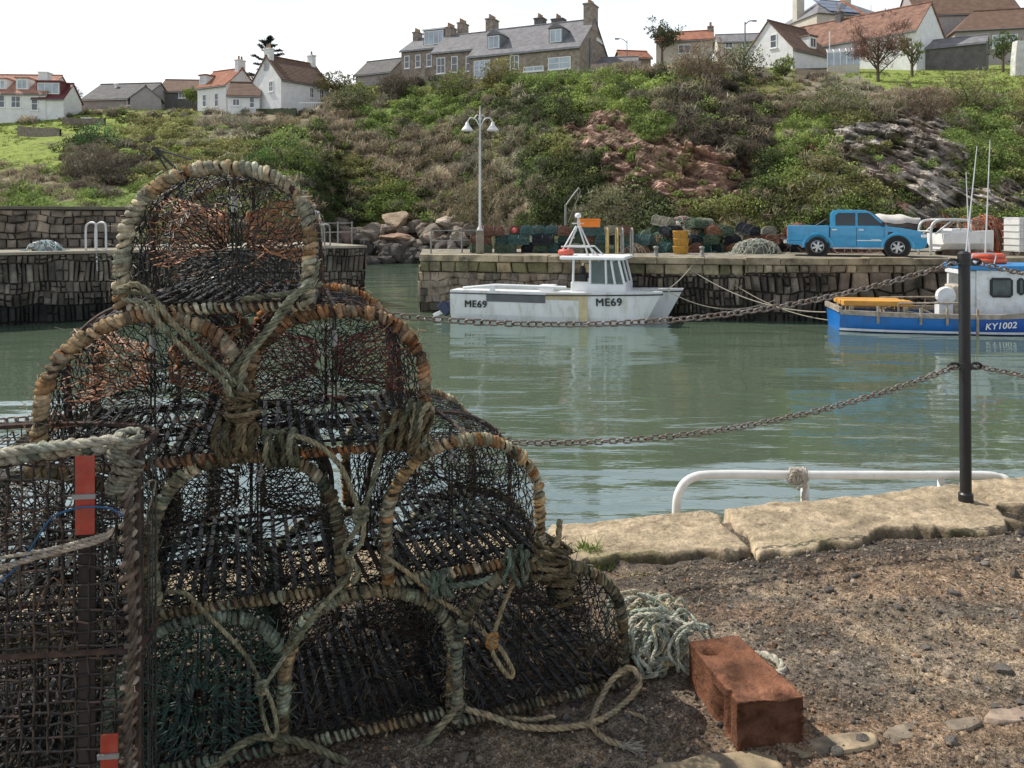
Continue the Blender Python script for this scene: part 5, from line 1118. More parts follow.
# outboard motors
for y in (.42, 1.95):
    mb = MB(); mb.add(cbox((-cl - .35, y, .32), (.32, .34, .5), 0, 0, R(-48))); mb.add(cbox((-cl - .12, y, .45), (.25, .2, .3))); om = mb.build('outboard_motor', mat('motor_cowl', (.02, .03, .07), .4) if 'motor_cowl' not in bpy.data.materials else bpy.data.materials['motor_cowl'], ct, bevel=.05)
    mb = MB(); mb.add(cbox((-cl - .62, y, .12), (.38, .08, .14), 0, 0, R(-25))); mb.build('leg', M_gel2, om, bevel=.02)
Mx = lambda x, y, z: Matrix.Translation((x, y, z)) @ Matrix.Rotation(R(90), 4, 'X')
text_mesh('ME69', .34, ct, Mx(-6.4, -.035, .44), M_blk, off=0, space=1.1, bold=.022)
text_mesh('ME69', .36, ct, Matrix.Translation((-1.75, .03, .63)) @ Matrix.Rotation(R(6), 4, 'Z') @ Matrix.Rotation(R(90), 4, 'X') @ Matrix.Rotation(R(2), 4, 'Z'), M_blk, off=0, space=1.1, bold=.022)

# ================================================================== BLUE BOAT
M_bb = mat('boat_blue', (.012, .15, .46), .4, var=.12, vs=1.5, col2=(.03, .10, .25), thr=.62, stretch=(1, 1, .5), coat=.2); M_bb2 = mat('boat_blue_deep', (.012, .085, .36), .4, var=.1, coat=.2); M_wood = mat('gunwale_wood', (.34, .30, .24), .8, var=.3, vs=5, col2=(.2, .15, .1), thr=.55)
M_bw = mat('boat_white', (.68, .70, .70), .5, var=.12, vs=3, col2=(.45, .40, .33), thr=.64)
bs_ = PP(828, 335, 24.0); bb = thing('fishing_boat', 'blue fishing boat marked KY1002 with a white wheelhouse moored by the pier', 'boat', (bs_[0] + .72, 24.7, WZ), R(-9))
# local x from stern (0) to bow (8.0)
xs = np.linspace(0, 8.2, 18); P = []; 
for x in xs:
    s = x / 8.2; w_ = 1.2 * (1 - .25 * (1 - min(1, s / .25)) ** 2) * (1 - max(0, (s - .55) / .45) ** 2.2 * .97); sheer = .54 + .12 * (1 - min(1, s / .3)) * .4 + .85 * max(0, s - .5) ** 1.6 * 1.6
    row = []
    for yy, zz in ((-1, 1), (-1.0, .55), (-.9, .12), (-.7, -.12), (0, -.35), (.7, -.12), (.9, .12), (1, .55), (1, 1)):
        z = zz * sheer if zz > 0 else zz; row.append((x + (max(z, 0) - .2) * .35 * s ** 3, 1.2 + yy * w_, z))
    P.append(row)
P = np.array(P)
mb = MB(); mb.add(grid(P[:9])); mb.add((P[0], np.array([[0, 1, 7, 8], [1, 2, 6, 7], [2, 3, 5, 6]]))); mb.build('hull', M_bb, bb, smooth=True)
mb = MB(); mb.add(grid(P[8:])); mb.build('bow', M_bb2, bb, smooth=True)
mb = MB()
for k in (0, 8): q = P[:, k] + (0, 0, .0); mb.add(grid([q + (0, -.05, -.05), q + (0, -.05, .09), q + (0, .06, .09), q + (0, .06, -.05)], closed_u=True))
mb.add(box(-.05, .05, .25, 2.15, .6, .76)); mb.build('gunwale', M_wood, bb)
mb = MB(); mb.add(box(.1, 7.0, .35, 2.05, .32, .38)); mb.build('deck', M_wood, bb)
mb = MB(); mb.add(grid([[(x, -.015, .04 + (.06 if x > 4 else 0)) for x in np.linspace(4.5, 5.8, 6)], [(x, -.015, .12) for x in np.linspace(4.5, 5.8, 6)]])); 
wl = MB(); q = P[:, 2] * 1.0; wl.add(grid([q + (0, -.012, -.04), q + (0, -.014, .03)])); wl.build('boot_stripe', M_bw, bb)
mb = MB()
for k in range(26): a = np.array([rs.uniform(.3, 3.3), rs.uniform(.5, 1.9), .40]); mb.add(tube(catmull([a, a + rs.normal(size=3) * (.2, .2, .05), a + rs.normal(size=3) * (.25, .2, .08), a + rs.normal(size=3) * (.2, .2, .1)], 4), .03, 5), np.array([[.3, .25, .18], [.12, .14, .12], [.35, .15, .06], [.4, .38, .33]][k % 4]))
o = mb.build('rope_pile', M_net); o.location = bb.location; o.rotation_euler = bb.rotation_euler; tag(o, 'loose heap of ropes lying on the open deck of the blue boat', 'rope')
# vertical wooden rubbing posts
for x in (1.05, 2.25, 3.0, 3.85):
    i = np.argmin(abs(xs - x)); mb = MB(); mb.add(box(x - .03, x + .03, P[i, 0, 1] - .09, P[i, 0, 1] - .02, .30 if x < 3.5 else -.05, P[i, 0, 2] + .26)); mb.build('fender_post', M_wood, bb)
mb = MB()
for y in (.25, 2.15): mb.add(tube([(1.7, y, .90), (2.6, y, .93), (3.7, y, .95)], .03, 6)); [mb.add(tube([(x, y, .6), (x, y, .93)], .02, 5)) for x in (1.7, 2.4, 3.1, 3.6)]
mb.build('rail', M_wood, bb)
mb = MB(); mb.add(box(.15, 2.2, .45, .85, .78, .95)); mb.add(box(.15, 2.2, .95, 1.3, .78, .93)); mb.add(box(.15, 2.1, 1.4, 1.8, .78, .93)); o = mb.build('plank_stack', mat('yellow_planks', (.55, .27, .05), .7, var=.25, vs=5, stretch=(.3, 1, 1)), None, bevel=.02); o.location = bb.location; o.rotation_euler = bb.rotation_euler; tag(o, 'orange yellow planks laid across the stern of the blue boat', 'planks')
for xa in (.3, 1.9): mb = MB(); mb.add(box(xa, xa + .12, .35, 2.0, .62, .779)); mb.build('thwart', M_wood, bb)
o = mat('blue_cloth', (.08, .06, .3), .8)
mb = MB(); mb.add(tube(catmull([(3.6, .25, .66), (3.4, .35, .72), (3.7, .4, .7), (3.5, .3, .8)], 8), .05, 6)); o2 = mb.build('rope_bundle', o); o2.location = bb.location; tag(o2, 'small purple blue bundle on the side deck of the blue boat', 'rope')
# winch drum
mb = MB(); V, F = lathe([(.001, 0), (.28, .02), (.3, .12), (.26, .2), (.001, .22)], 18); mb.add((V @ np.array(Matrix.Rotation(R(90), 3, 'X')).T + (3.2, .75, 1.12), F)); mb.add(box(3.0, 3.4, .6, 1.0, .38, .9)); mb.build('pot_hauler', M_bw, bb)
# wheelhouse
wxa, wxb = 4.0, 6.05; mb = MB(); mb.add(prism([(wxa, .5), (wxb + .15, .5), (wxb, 1.95), (wxa + .0, 1.95)], .38, 2.02, 'y')); wh = mb.build('wheelhouse', M_bw, bb, bevel=.05)
mb = MB(); mb.add(box(wxa - .35, wxb + .15, .25, 2.15, 1.955, 2.10)); mb.build('wheelhouse_roof', mat('roof_blue', (.03, .22, .50), .5, var=.1), wh, bevel=.03)
def wpane(x0, x1, z0, z1):
    f = MB(); f.add(prism([(x0, z0 + .08), (x0 + .08, z0), (x1 - .08, z0), (x1, z0 + .08), (x1, z1 - .08), (x1 - .08, z1), (x0 + .08, z1), (x0, z1 - .08)], .345, .385, 'y')); f = f.build('window', M_blk, wh)
    g = MB(); g.add(box(x0 + .07, x1 - .07, .335, .343, z0 + .07, z1 - .07)); g.build('pane', mat('wh_glass', (.10, .12, .12), .1, var=.5, vs=2, spec=.8) if 'wh_glass' not in bpy.data.materials else bpy.data.materials['wh_glass'], f)
wpane(4.36, 5.0, 1.12, 1.72); wpane(5.12, 5.34, 1.2, 1.72); wpane(5.44, 5.92, 1.15, 1.72)
mb = MB(); mb.add(box(3.7, 3.99, .45, .6, .5, 1.9)); mb.add(box(3.65, 3.72, .42, 1.98, 1.80, 1.93)); mb.add(box(3.7, 3.99, 1.8, 1.95, .5, 1.9)); mb.build('shelter_frame', M_bw, wh)
mb = MB(); mb.add(box(3.45, 3.85, .75, 1.5, .4, 1.45)); mb.build('shelter_gear', mat('buff_gear', (.4, .36, .28), .8, var=.5, vs=8, bump=.05, bs=8), bb, bevel=.06)
# orange life ring + liferaft on roof
t = thing('life_raft', 'orange life raft lying on the wheelhouse roof of the blue boat', 'life raft', np.array(bb.location) + (4.85, .6, 2.10)); mb = MB(); a = np.linspace(0, 2 * PI, 24, endpoint=False)
for z, rr in ((.09, .42), (.24, .38)): mb.add(tube([(rr * 1.15 * math.cos(q), rr * .8 * math.sin(q), z) for q in a], .09, 10, closed=True))
mb.build('tubes', mat('raft_orange', (.62, .10, .04), .5, var=.25), t, smooth=True); mb = MB(); mb.add(uvsphere((0, 0, .2), (.34, .26, .14), 12, 8)); mb.build('canopy', mat('raft_orange_light', (.75, .22, .08), .6, var=.2), t, smooth=True)
mb = MB(); mb.add(tube(catmull([(-.75, -.5, 0.02), (-.75, -.5, .3), (-.1, -.5, .33), (-.1, -.5, .02)], 5), .02, 5)); mb.build('roof_rail', M_galv, t)
t = thing('radar_dome', 'white dome on a post behind the black chain post above the wheelhouse', 'dome', np.array(bb.location) + (4.05, .2, 1.55)); mb = MB(); mb.add(lathe([(.001, .75), (.15, .72), (.24, .6), (.27, .42), (.25, .33), (.05, .3), (.04, 0), (.001, 0)], 16)); mb.build('dome_shell', M_gel2, t, smooth=True)
for i, (px0, px1, top, off, lab) in enumerate(((985, 990, 140, 1.2, 'tallest thin white whip aerial on the blue boat'), (965, 977, 146, .9, 'slanting white whip aerial behind the black chain post'), (970, 966, 172, 1.5, 'short white whip aerial left of the slanting one'))):
    Y = 24.1 + off; b0 = PP(px0, 0, Y); b0[2] = WZ + 2.1 + (0 if i else 0); e = PP(px1, top, Y) - b0; t = thing('aerial', lab, 'aerial', b0); mb = MB(); mb.add(tube([(0, 0, 0), e * .3, e], [.035, .028, .012], 6)); mb.build('whip', M_galv, t); mb = MB(); mb.add(cyl((0, 0, -.14), (0, 0, .3), .05, 8)); mb.build('mount', M_blk, t)
text_mesh('KY1002', .26, bb, Matrix.Translation((4.50, -.04, .22)) @ Matrix.Rotation(R(90), 4, 'X') @ Matrix.Rotation(R(5), 4, 'Z'), M_frame, off=.004, shear=.25, space=1.05)

# mooring ropes
M_rope = mat('rope', (1, 1, 1), .9, var=.2, vs=30, attr=True, bump=.002, bs=200, spec=.15)
def sag_rope(a, b, sag, r, col, label):
    t = np.linspace(0, 1, 30)[:, None]; P = np.array(a) * (1 - t) + np.array(b) * t; P[:, 2] -= sag * 4 * (t * (1 - t))[:, 0]; mb = MB(); mb.add(tube(P, r, 6), col); tag(mb.build('mooring_rope', M_rope), label, 'rope')
sag_rope(fp(672, 28.5) + (0, 0, .05), PP(826, 312, 24.3), .5, .016, (.35, .31, .25), 'mooring rope from the pier down to the stern of the blue boat')
sag_rope(PP(668, 291, 27.2), PP(775, 300, 27.3), .45, .016, (.38, .33, .26), 'slack mooring rope from the catamaran bow to the pier wall')
sag_rope(PP(735, 285, 27.5), PP(828, 320, 24.2), .2, .014, (.3, .27, .2), 'second mooring rope reaching the stern of the blue boat from the pier face')
sag_rope(fp(702, 28.3) + (0, 0, .25), PP(668, 289, 26.9), .15, .016, (.4, .36, .3), 'short mooring rope tying the catamaran bow to the stubby post')

# ================================================================== PERSON
def person(loc, rz, label):
    t = thing('person', label, 'person', loc, rz)
    J = {0: (0, 0, .92), 1: (0, .01, 1.12), 2: (0, 0, 1.32), 3: (0, 0, 1.44), 4: (0, -.02, 1.52), 5: (-.17, 0, 1.37), 6: (-.23, .03, 1.12), 7: (-.21, -.08, .90), 8: (.17, 0, 1.37), 9: (.23, .03, 1.12), 10: (.20, -.10, .92), 11: (-.09, 0, .86), 12: (-.10, -.02, .48), 13: (-.10, .02, .08), 14: (-.11, -.12, .04), 15: (.09, 0, .86), 16: (.11, -.01, .48), 17: (.12, .03, .08), 18: (.13, -.11, .04)}
    E = [(0, 1), (1, 2), (2, 3), (3, 4), (2, 5), (5, 6), (6, 7), (2, 8), (8, 9), (9, 10), (0, 11), (11, 12), (12, 13), (13, 14), (0, 15), (15, 16), (16, 17), (17, 18)]
    Rr = {0: .14, 1: .13, 2: .15, 3: .055, 4: .055, 5: .06, 6: .045, 7: .035, 8: .06, 9: .045, 10: .035, 11: .10, 12: .065, 13: .045, 14: .04, 15: .10, 16: .065, 17: .045, 18: .04}
    me = bpy.data.meshes.new('body'); me.from_pydata([J[i] for i in range(19)], E, []); o = bpy.data.objects.new('body', me); COL.objects.link(o); o.parent = t
    sk = o.modifiers.new('s', 'SKIN'); ly = me.skin_vertices[0] if me.skin_vertices else None
    if ly is None:
        bpy.context.view_layer.objects.active = o
    for i in range(19):
        if ly: ly.data[i].radius = (Rr[i], Rr[i]); ly.data[i].use_root = (i == 0)
    sb = o.modifiers.new('u', 'SUBSURF'); sb.levels = 2; sb.render_levels = 2
    m = bpy.data.materials.new('clothes'); m.use_nodes = True; nt = m.node_tree; N = nt.nodes; L = nt.links; tc = N.new('ShaderNodeTexCoord'); sp = N.new('ShaderNodeSeparateXYZ'); L.new(tc.outputs['Object'], sp.inputs[0]); cr = N.new('ShaderNodeValToRGB'); cr.color_ramp.interpolation = 'CONSTANT'; el = cr.color_ramp.elements; el[0].color = (.03, .035, .05, 1); el[1].position = .56; el[1].color = (.62, .62, .68, 1); e3 = el.new(.90); e3.color = (.5, .3, .24, 1); dv = N.new('ShaderNodeMath'); dv.operation = 'DIVIDE'; dv.inputs[1].default_value = 1.6; L.new(sp.outputs[2], dv.inputs[0]); L.new(dv.outputs[0], cr.inputs[0]); L.new(cr.outputs[0], N['Principled BSDF'].inputs[0]); N['Principled BSDF'].inputs['Roughness'].default_value = .9
    me.materials.append(m)
    mb = MB(); mb.add(uvsphere((0, -.02, 1.60), (.078, .095, .115), 16, 12)); mb.add(uvsphere((0, -.115, 1.59), (.016, .02, .025), 8, 6)); [mb.add(uvsphere((s * .08, -.01, 1.59), (.012, .02, .03), 8, 6)) for s in (-1, 1)]; hd = mb.build('head', mat('skin', (.5, .3, .23), .6, var=.05), t, smooth=True)
    mb = MB(); [mb.add(uvsphere((s * .03, -.108, 1.61), (.011, .008, .008), 8, 6)) for s in (-1, 1)]; mb.build('eyes', M_blk, hd)
    mb = MB(); mb.add(uvsphere((0, .015, 1.625), (.092, .105, .115), 14, 10)); mb.build('hair', mat('hair', (.42, .22, .13), .8, var=.3, vs=40), t, smooth=True)
    for s in (-1, 1):
        mb = MB(); a = np.array([s * .205, -.10, .89])
        mb.add(uvsphere(a, (.02, .035, .045), 8, 6))
        for k in range(4): mb.add(tube([a + (0, -.025 + k * .016, -.03), a + (-.004 * s, -.028 + k * .017, -.065), a + (-.012 * s, -.026 + k * .016, -.09 - .006 * (k in (1, 2)))], [.008, .0075, .006], 5))
        mb.add(tube([a + (0, -.03, .0), a + (-.008 * s, -.055, -.02), a + (-.012 * s, -.06, -.045)], [.009, .008, .006], 5)); mb.build('hand', bpy.data.materials['skin'], t, smooth=True)
    return t
person(on_lp(314, 1.6), R(20), 'person in a white top and dark trousers standing on the left pier end')
# ================================================================== NEAR QUAY
def edgeY(X): return 3.61 + .25 * X
mg = mat('quay_gravel', (1, 1, 1), .95, var=.45, vs=5, bump=.010, bs=130, attr=True, spec=.15)
def grit(m, sc, lo, hi, sc2=None):
    nt = m.node_tree; N = nt.nodes; L = nt.links; b = N['Principled BSDF']; src = b.inputs['Base Color'].links[0].from_socket; tc = N.new('ShaderNodeTexCoord')
    for s_ in (sc, sc2 or sc * 2.3):
        v = N.new('ShaderNodeTexVoronoi'); v.inputs['Scale'].default_value = s_; L.new(tc.outputs['Object'], v.inputs[0]); sp = N.new('ShaderNodeSeparateColor'); L.new(v.outputs['Color'], sp.inputs[0])
        mr = N.new('ShaderNodeMapRange'); mr.inputs[3].default_value = lo; mr.inputs[4].default_value = hi; L.new(sp.outputs[0], mr.inputs[0]); mu = N.new('ShaderNodeVectorMath'); mu.operation = 'SCALE'; L.new(src, mu.inputs[0]); L.new(mr.outputs[0], mu.inputs['Scale']); src = mu.outputs[0]
    L.new(src, b.inputs['Base Color'])
grit(mg, 170, .5, 1.45)
gx = np.arange(-2.6, 3.6, .0085); gv = np.linspace(0, 1, 400)
GX = np.broadcast_to(gx[:, None], (len(gx), len(gv))); GY = 1.15 + gv[None] * (edgeY(GX) - .12 - 1.15)
def gheight(x, y):
    h = .020 * fbm(x * 1.3, y * 1.3, 0, 201, 3) + .010 * fbm(x * 6, y * 6, 0, 203, 3) + .007 * np.clip(fbm(x * 38, y * 38, 0, 207, 3), -.25, 1) + .004 * fbm(x * 95, y * 95, 0, 209, 2)
    d = edgeY(x) - y                                    # washed-out gutter before the coping stones
    g = np.exp(-((d - .50) / .12) ** 2) * (.025 + .03 * np.clip(fbm(x * 4, y * 4, 3, 211, 3) + .2, 0, 1))
    return h * np.clip((d - .38) / .3, .15, 1) - g - .026 * np.clip((.55 - d) / .15, 0, 1)
GZ = gheight(GX, GY)
base = np.array([.205, .162, .116]); dk = np.array([.085, .074, .062]); tan = np.array([.40, .29, .175]); rust = np.array([.38, .20, .095])
n1 = fbm(GX * 2.2, GY * 3.5, 1, 221, 4); n2 = fbm(GX * 5, GY * 9, 2, 223, 4); n3 = fbm(GX * 45, GY * 45, 3, 225, 3); n4 = fbm(GX * 1.1, GY * 5, 5, 227, 3)
k1 = np.clip((n1 - .02) * 3.5, 0, 1)[..., None]; k2 = np.clip((n2 - .18) * 5, 0, 1)[..., None]; k3 = np.clip((n4 - .12) * 4, 0, 1)[..., None]
C = base * (1 - k1 * .65) + dk * 1.25 * k1 * .65
C = C * (1 - k2 * .35) + tan * k2 * .35; C = C * (1 - k3 * .2) + rust * k3 * .2
dd = (edgeY(GX) - GY)[..., None]; k = np.exp(-((dd - .60) / .20) ** 2) * .88 * np.clip(.8 + 1.2 * fbm(GX * 6, GY * 12, 8, 228, 3)[..., None], 0, 1); C = C * (1 - k) + dk * .7 * k  # dark band before the slabs: their undercut shade painted into the ground colour
blk = np.exp(-(((GX - .72) ** 2 + ((GY - 2.2) * 1.2) ** 2) / .05))[..., None] * .3; C = C * (1 - blk) + rust * blk
C = C * (1 + .65 * n3[..., None]) * (1 + .5 * fbm(GX * 140, GY * 140, 0, 229, 2)[..., None])
mb = MB(); mb.add(grid(np.stack([GX, GY, GZ], -1)), np.clip(C, .015, .6).reshape(-1, 3)); tag(mb.build('quay_ground', mg, smooth=True), kind='structure')
mb = MB(); mb.add(prism([(-30, -12), (30, -12), (30, edgeY(30) - .1), (-30, edgeY(-30) - .1)], -.35, -.09), (.13, .11, .085)); tag(mb.build('quay_base', mg), kind='structure')
qw = thing('quay_wall', 'near quay wall dropping to the water below the coping stones', 'wall', (0, 0, 0)); mb = MB(); stone_face(mb, (30, edgeY(30) - .02), (-30, edgeY(-30) - .02), -3, -.06, .5, 77, DKS, wet=-1.3, depth=.08); mb.build('stone_facing', M_stone, qw)
mb = MB(); slab_poly(mb, [(-30, edgeY(-30) - 1.0), (30, edgeY(30) - 1.0), (30, edgeY(30) - .03), (-30, edgeY(-30) - .03)], -4, -.36, (.06, .055, .05)); mb.build('core', M_stone, qw)
# coping slabs
M_slab = mat('sandstone_slab', (1, 1, 1), .95, var=.35, vs=11, bump=.014, bs=38, attr=True, spec=.1, col2=(.13, .10, .07), thr=.64, soft=.05, s2=16)
grit(M_slab, 90, .85, 1.15)
def coping(x0, x1, depth, seed, ztop, label, tone=1.0, skew=0.0):
    nx = int((x1 - x0) / .012); ny = 46; U = np.linspace(0, 1, nx)[:, None]; Vv = np.linspace(0, 1, ny)[None]
    back = lambda x: edgeY(x) + .03 + .035 * fbm(x * 3, seed, 0, seed, 3)
    X = x0 + (x1 - x0) * U + skew * (1 - Vv) * (1 - 2 * 0) + .025 * vnoise(Vv * 5, seed + (U > .5), 0, seed) * np.where(U > .5, 1, 1) * (np.abs(U - .5) * 2) ** 6
    dep = depth * (1 + .22 * fbm(X * 2.3, seed, 1, seed + 3, 4) + .16 * fbm(X * 11, seed, 1, seed + 4, 4))
    Yb = back(X); Yf = edgeY(X) - dep; Y = Yf + (Yb - Yf) * Vv
    e = np.minimum(np.minimum(U * (x1 - x0), (1 - U) * (x1 - x0)) / .03, np.minimum(Vv * depth / .02, (1 - Vv) * depth / .04)); e = np.clip(e, 0, 1)
    Z = ztop - .024 - .030 * (1 - e) ** 2 + .7 * .016 * fbm(X * 3.2, Y * 3.2, 0, seed + 7, 4) + .006 * (np.floor(fbm(X * 5, Y * 9, 0, seed + 21, 4) * 5) / 2.5) + .007 * fbm(X * 22, Y * 22, 0, seed + 8, 3) - .03 * np.clip(fbm(X * 2.1, Y * 4, 4, seed + 11, 4) - .15, 0, 1)
    Z[:, 0] -= .12; Z[:, 1] -= .01; Z[:, -1] -= .3; Z[0] -= .1; Z[-1] -= .1
    t = (.88 + .3 * fbm(X * 5, Y * 7, 0, seed + 9, 4) + .2 * fbm(X * 60, Y * 60, 0, seed + 12, 2))[..., None] * tone; C = np.array([.42, .335, .225]) * t
    g = np.clip(fbm(X * 4, Y * 4, 9, seed + 10, 3) * 3 - .4, 0, 1)[..., None] * np.exp(-Vv / .25)[..., None]; C = C * (1 - g * .6) + np.array([.13, .15, .05]) * g * .6
    C = C * (1 - .7 * np.clip(1 - Vv * ny / 3.0, 0, 1))[..., None]; mb = MB(); mb.add(grid(np.stack([X, Y, Z], -1)), np.clip(C, .02, .8).reshape(-1, 3)); tag(mb.build('coping_stone', M_slab, smooth=True), label, 'stone')  # front rows darkened: undercut shade painted into the slab colour
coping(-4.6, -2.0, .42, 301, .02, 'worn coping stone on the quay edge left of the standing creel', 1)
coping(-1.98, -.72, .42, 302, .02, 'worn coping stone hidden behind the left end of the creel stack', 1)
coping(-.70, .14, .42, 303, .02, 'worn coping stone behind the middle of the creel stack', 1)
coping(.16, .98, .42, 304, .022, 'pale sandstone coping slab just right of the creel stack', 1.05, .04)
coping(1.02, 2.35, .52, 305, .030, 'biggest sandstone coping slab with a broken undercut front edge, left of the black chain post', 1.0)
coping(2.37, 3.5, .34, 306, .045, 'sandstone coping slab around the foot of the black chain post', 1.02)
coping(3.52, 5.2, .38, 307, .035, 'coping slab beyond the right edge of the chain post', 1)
# loose gravel
rs = np.random.default_rng(91); mb = MB(); Vi, Fi = ico(1)
n = 30000; X = rs.uniform(-1.9, 3.4, n); Y = 1.5 + rs.uniform(0, 1, n) ** 1.1 * (edgeY(X) - .45 - 1.5); keep = (fbm(X * 3, Y * 3, 0, 231, 3) > -.35) | (rs.random(n) < .5); X, Y = X[keep], Y[keep]; n = len(X); Z = gheight(X, Y)
s = np.exp(rs.normal(math.log(.0034), .5, n)).clip(.0016, .018)
VV = Vi[None] * (s[:, None] * rs.uniform(.6, 1.3, (n, 3)))[:, None] * (1 + .25 * rs.normal(size=(n, len(Vi), 1))); a = rs.uniform(0, 6.28, n); ca, sa = np.cos(a)[:, None], np.sin(a)[:, None]
VV = np.stack([VV[..., 0] * ca - VV[..., 1] * sa, VV[..., 0] * sa + VV[..., 1] * ca, VV[..., 2]], -1) + np.stack([X, Y, Z + s * .3], 1)[:, None]
pc = np.array([(.11, .10, .09), (.20, .17, .13), (.08, .07, .06), (.27, .21, .15), (.24, .15, .09), (.20, .16, .12)])[rs.integers(0, 6, n)] * rs.uniform(.6, 1.3, (n, 1))
mb.add((VV.reshape(-1, 3), (np.arange(n)[:, None, None] * len(Vi) + Fi[None]).reshape(-1, 3)), np.repeat(pc, len(Vi), 0)); tag(mb.build('gravel', mat('pebble', (1, 1, 1), .85, var=.2, vs=60, attr=True, spec=.3)), 'loose gravel and grit scattered over the quay', 'gravel', kind='stuff')
# larger stones
for i, (px, py, s, lab) in enumerate([(829, 592, .022, 'rounded grey stone lying farthest right of the rusty block on the gravel'), (898, 610, .02, 'grey pebble near the right of the gravel'), (1003, 672, .028, 'dark stone at the right edge above the flagstones'), (926, 650, .016, 'small brown stone between block and flagstones'), (744, 700, .018, 'little stone in the shadow left of the rusty block foot'), (985, 565, .02, 'pale stone at the upper right of the gravel'), (862, 742, .024, 'angular stone lying between the flagstones'), (836, 756, .02, 'stone at the bottom edge below the flagstones'), (952, 746, .02, 'dark lump at the bottom right corner of the gravel')]):
    Yq = 1120 / (py - HZ); c = PP(px, py, Yq); mb = MB(); mb.add(rock(500 + i, (s, s * .8, s * .6), 2, .4, 6), np.array([.16, .145, .125]) * (.6 + .1 * (i % 6))); o = mb.build('stone', M_rock); o.location = (c[0], c[1], float(gheight(c[0], c[1])) + s * .3); tag(o, lab, 'stone')
# flagstones let into the gravel, bottom right
M_flag = mat('flagstone', (1, 1, 1), .9, var=.25, vs=14, bump=.003, bs=70, attr=True, col2=(.13, .105, .08), thr=.58, soft=.1, s2=16)
for i, (poly, tone, lab) in enumerate([([(642, 780), (655, 765), (760, 752), (792, 766), (775, 790), (650, 800)], (.36, .28, .17), 'yellowish flagstone at the bottom edge below the rusty block'), ([(778, 754), (800, 742), (868, 734), (886, 742), (862, 752), (795, 760)], (.38, .29, .18), 'narrow ochre flagstone right of the foot of the rusty block'),
   ([(880, 738), (898, 726), (930, 724), (938, 732), (905, 742)], (.30, .24, .17), 'small square flagstone in the middle of the flagstone row'), ([(938, 732), (944, 724), (975, 720), (985, 726), (960, 734)], (.28, .22, .16), 'small brown flagstone second from the right in the row'), ([(978, 722), (992, 713), (1040, 706), (1050, 716), (1010, 726)], (.36, .27, .2), 'pinkish flagstone at the right edge'), ([(560, 800), (600, 772), (640, 776), (636, 800)], (.3, .23, .15), 'flagstone just cut by the bottom edge under the creel ropes')]):
    pts = np.array([PP(x, y, 1120 / (y - HZ))[:2] for x, y in poly]); c0 = pts.mean(0); cl_ = catmull(np.concatenate([pts, pts[:1]]), 6)[:-1]; rings = []
    for k, q in enumerate(np.linspace(0.02, 1, 16)): p = c0 + (cl_ - c0) * q * (.94 + .20 * fbm(cl_[:, 0] * 22, cl_[:, 1] * 22, 0, i, 3))[:, None]; rings.append(np.column_stack([p, .009 - (.03 if k == 15 else 0) + .006 * fbm(p[:, 0] * 14, p[:, 1] * 14, i, 55, 3)]))
    G = np.array(rings); t = (.75 + .5 * fbm(G[..., 0] * 25, G[..., 1] * 25, 0, 66 + i, 4))[..., None]; mb = MB(); mb.add(grid(G, closed_v=True), (np.array(tone) * t).reshape(-1, 3)); tag(mb.build('flagstone', M_flag, smooth=True), lab, 'flagstone')
# weeds
mb = MB(); rs = np.random.default_rng(15)
for (px, py, n, h) in ((588, 548, 90, .06), (600, 556, 60, .035), (575, 556, 50, .04), (850, 531, 45, .018), (1000, 507, 40, .015), (545, 560, 60, .04), (640, 566, 25, .02), (800, 540, 25, .014)):
    Yq = 1120 / (py - HZ); c = PP(px, py, Yq)
    for k in range(n):
        b0 = c + np.array([rs.normal() * .03, rs.normal() * .018, 0]); b0[2] = float(gheight(b0[0], b0[1])) - .003; L_ = h * rs.uniform(.4, 1.2); dd_ = rs.normal(size=3) * .5 * L_; dd_[2] = L_; w_ = np.array([.002, .001, 0]) * rs.uniform(.7, 1.8)
        m_p = b0 + dd_ * .5; e = b0 + dd_ + (dd_[0] * .3, dd_[1] * .3, -L_ * .15); mb.add((np.array([b0 - w_, b0 + w_, m_p + w_ * .8, m_p - w_ * .8, e + w_ * .1, e - w_ * .1]), np.array([[0, 1, 2, 3], [3, 2, 4, 5]])), np.array([.13, .20, .035]) * rs.uniform(.6, 1.4))
tag(mb.build('weeds', M_leaf), 'tufts of small green weeds in the joints by the coping stones', 'weeds', kind='stuff')

# ---------------------------------------------------------------- rusty block
M_rustb = mat('rust_block', (.25, .115, .068), 1.0, var=.5, vs=9, bump=.012, bs=60, col2=(.13, .065, .042), thr=.54, soft=.08, s2=14, spec=.05, attr=True)
def W(px, py, z): Yq = (CH - z) * FL / (py - HZ); return PP(px, py, Yq)
fb0, fb1 = W(737, 752, 0), W(803, 744, 0); bk0 = W(688, 640, .135); bk1 = W(737, 634, .135)
t = thing('rusty_block', 'heavy rust red block of worn timber lying on the gravel right of the creels', 'block', (0, 0, 0))
nx, ny, nz_ = 26, 48, 18; a0, a1 = fb0[:2], fb1[:2]; b0_, b1_ = bk0[:2], bk1[:2]
Hh = .132
def blk_pt(u, v, w_):
    p = (a0 * (1 - u) + a1 * u) * (1 - v) + (b0_ * (1 - u) + b1_ * u) * v; z = w_ * Hh
    return np.stack([p[..., 0], p[..., 1], z * np.ones_like(p[..., 0])], -1)
mb = MB()
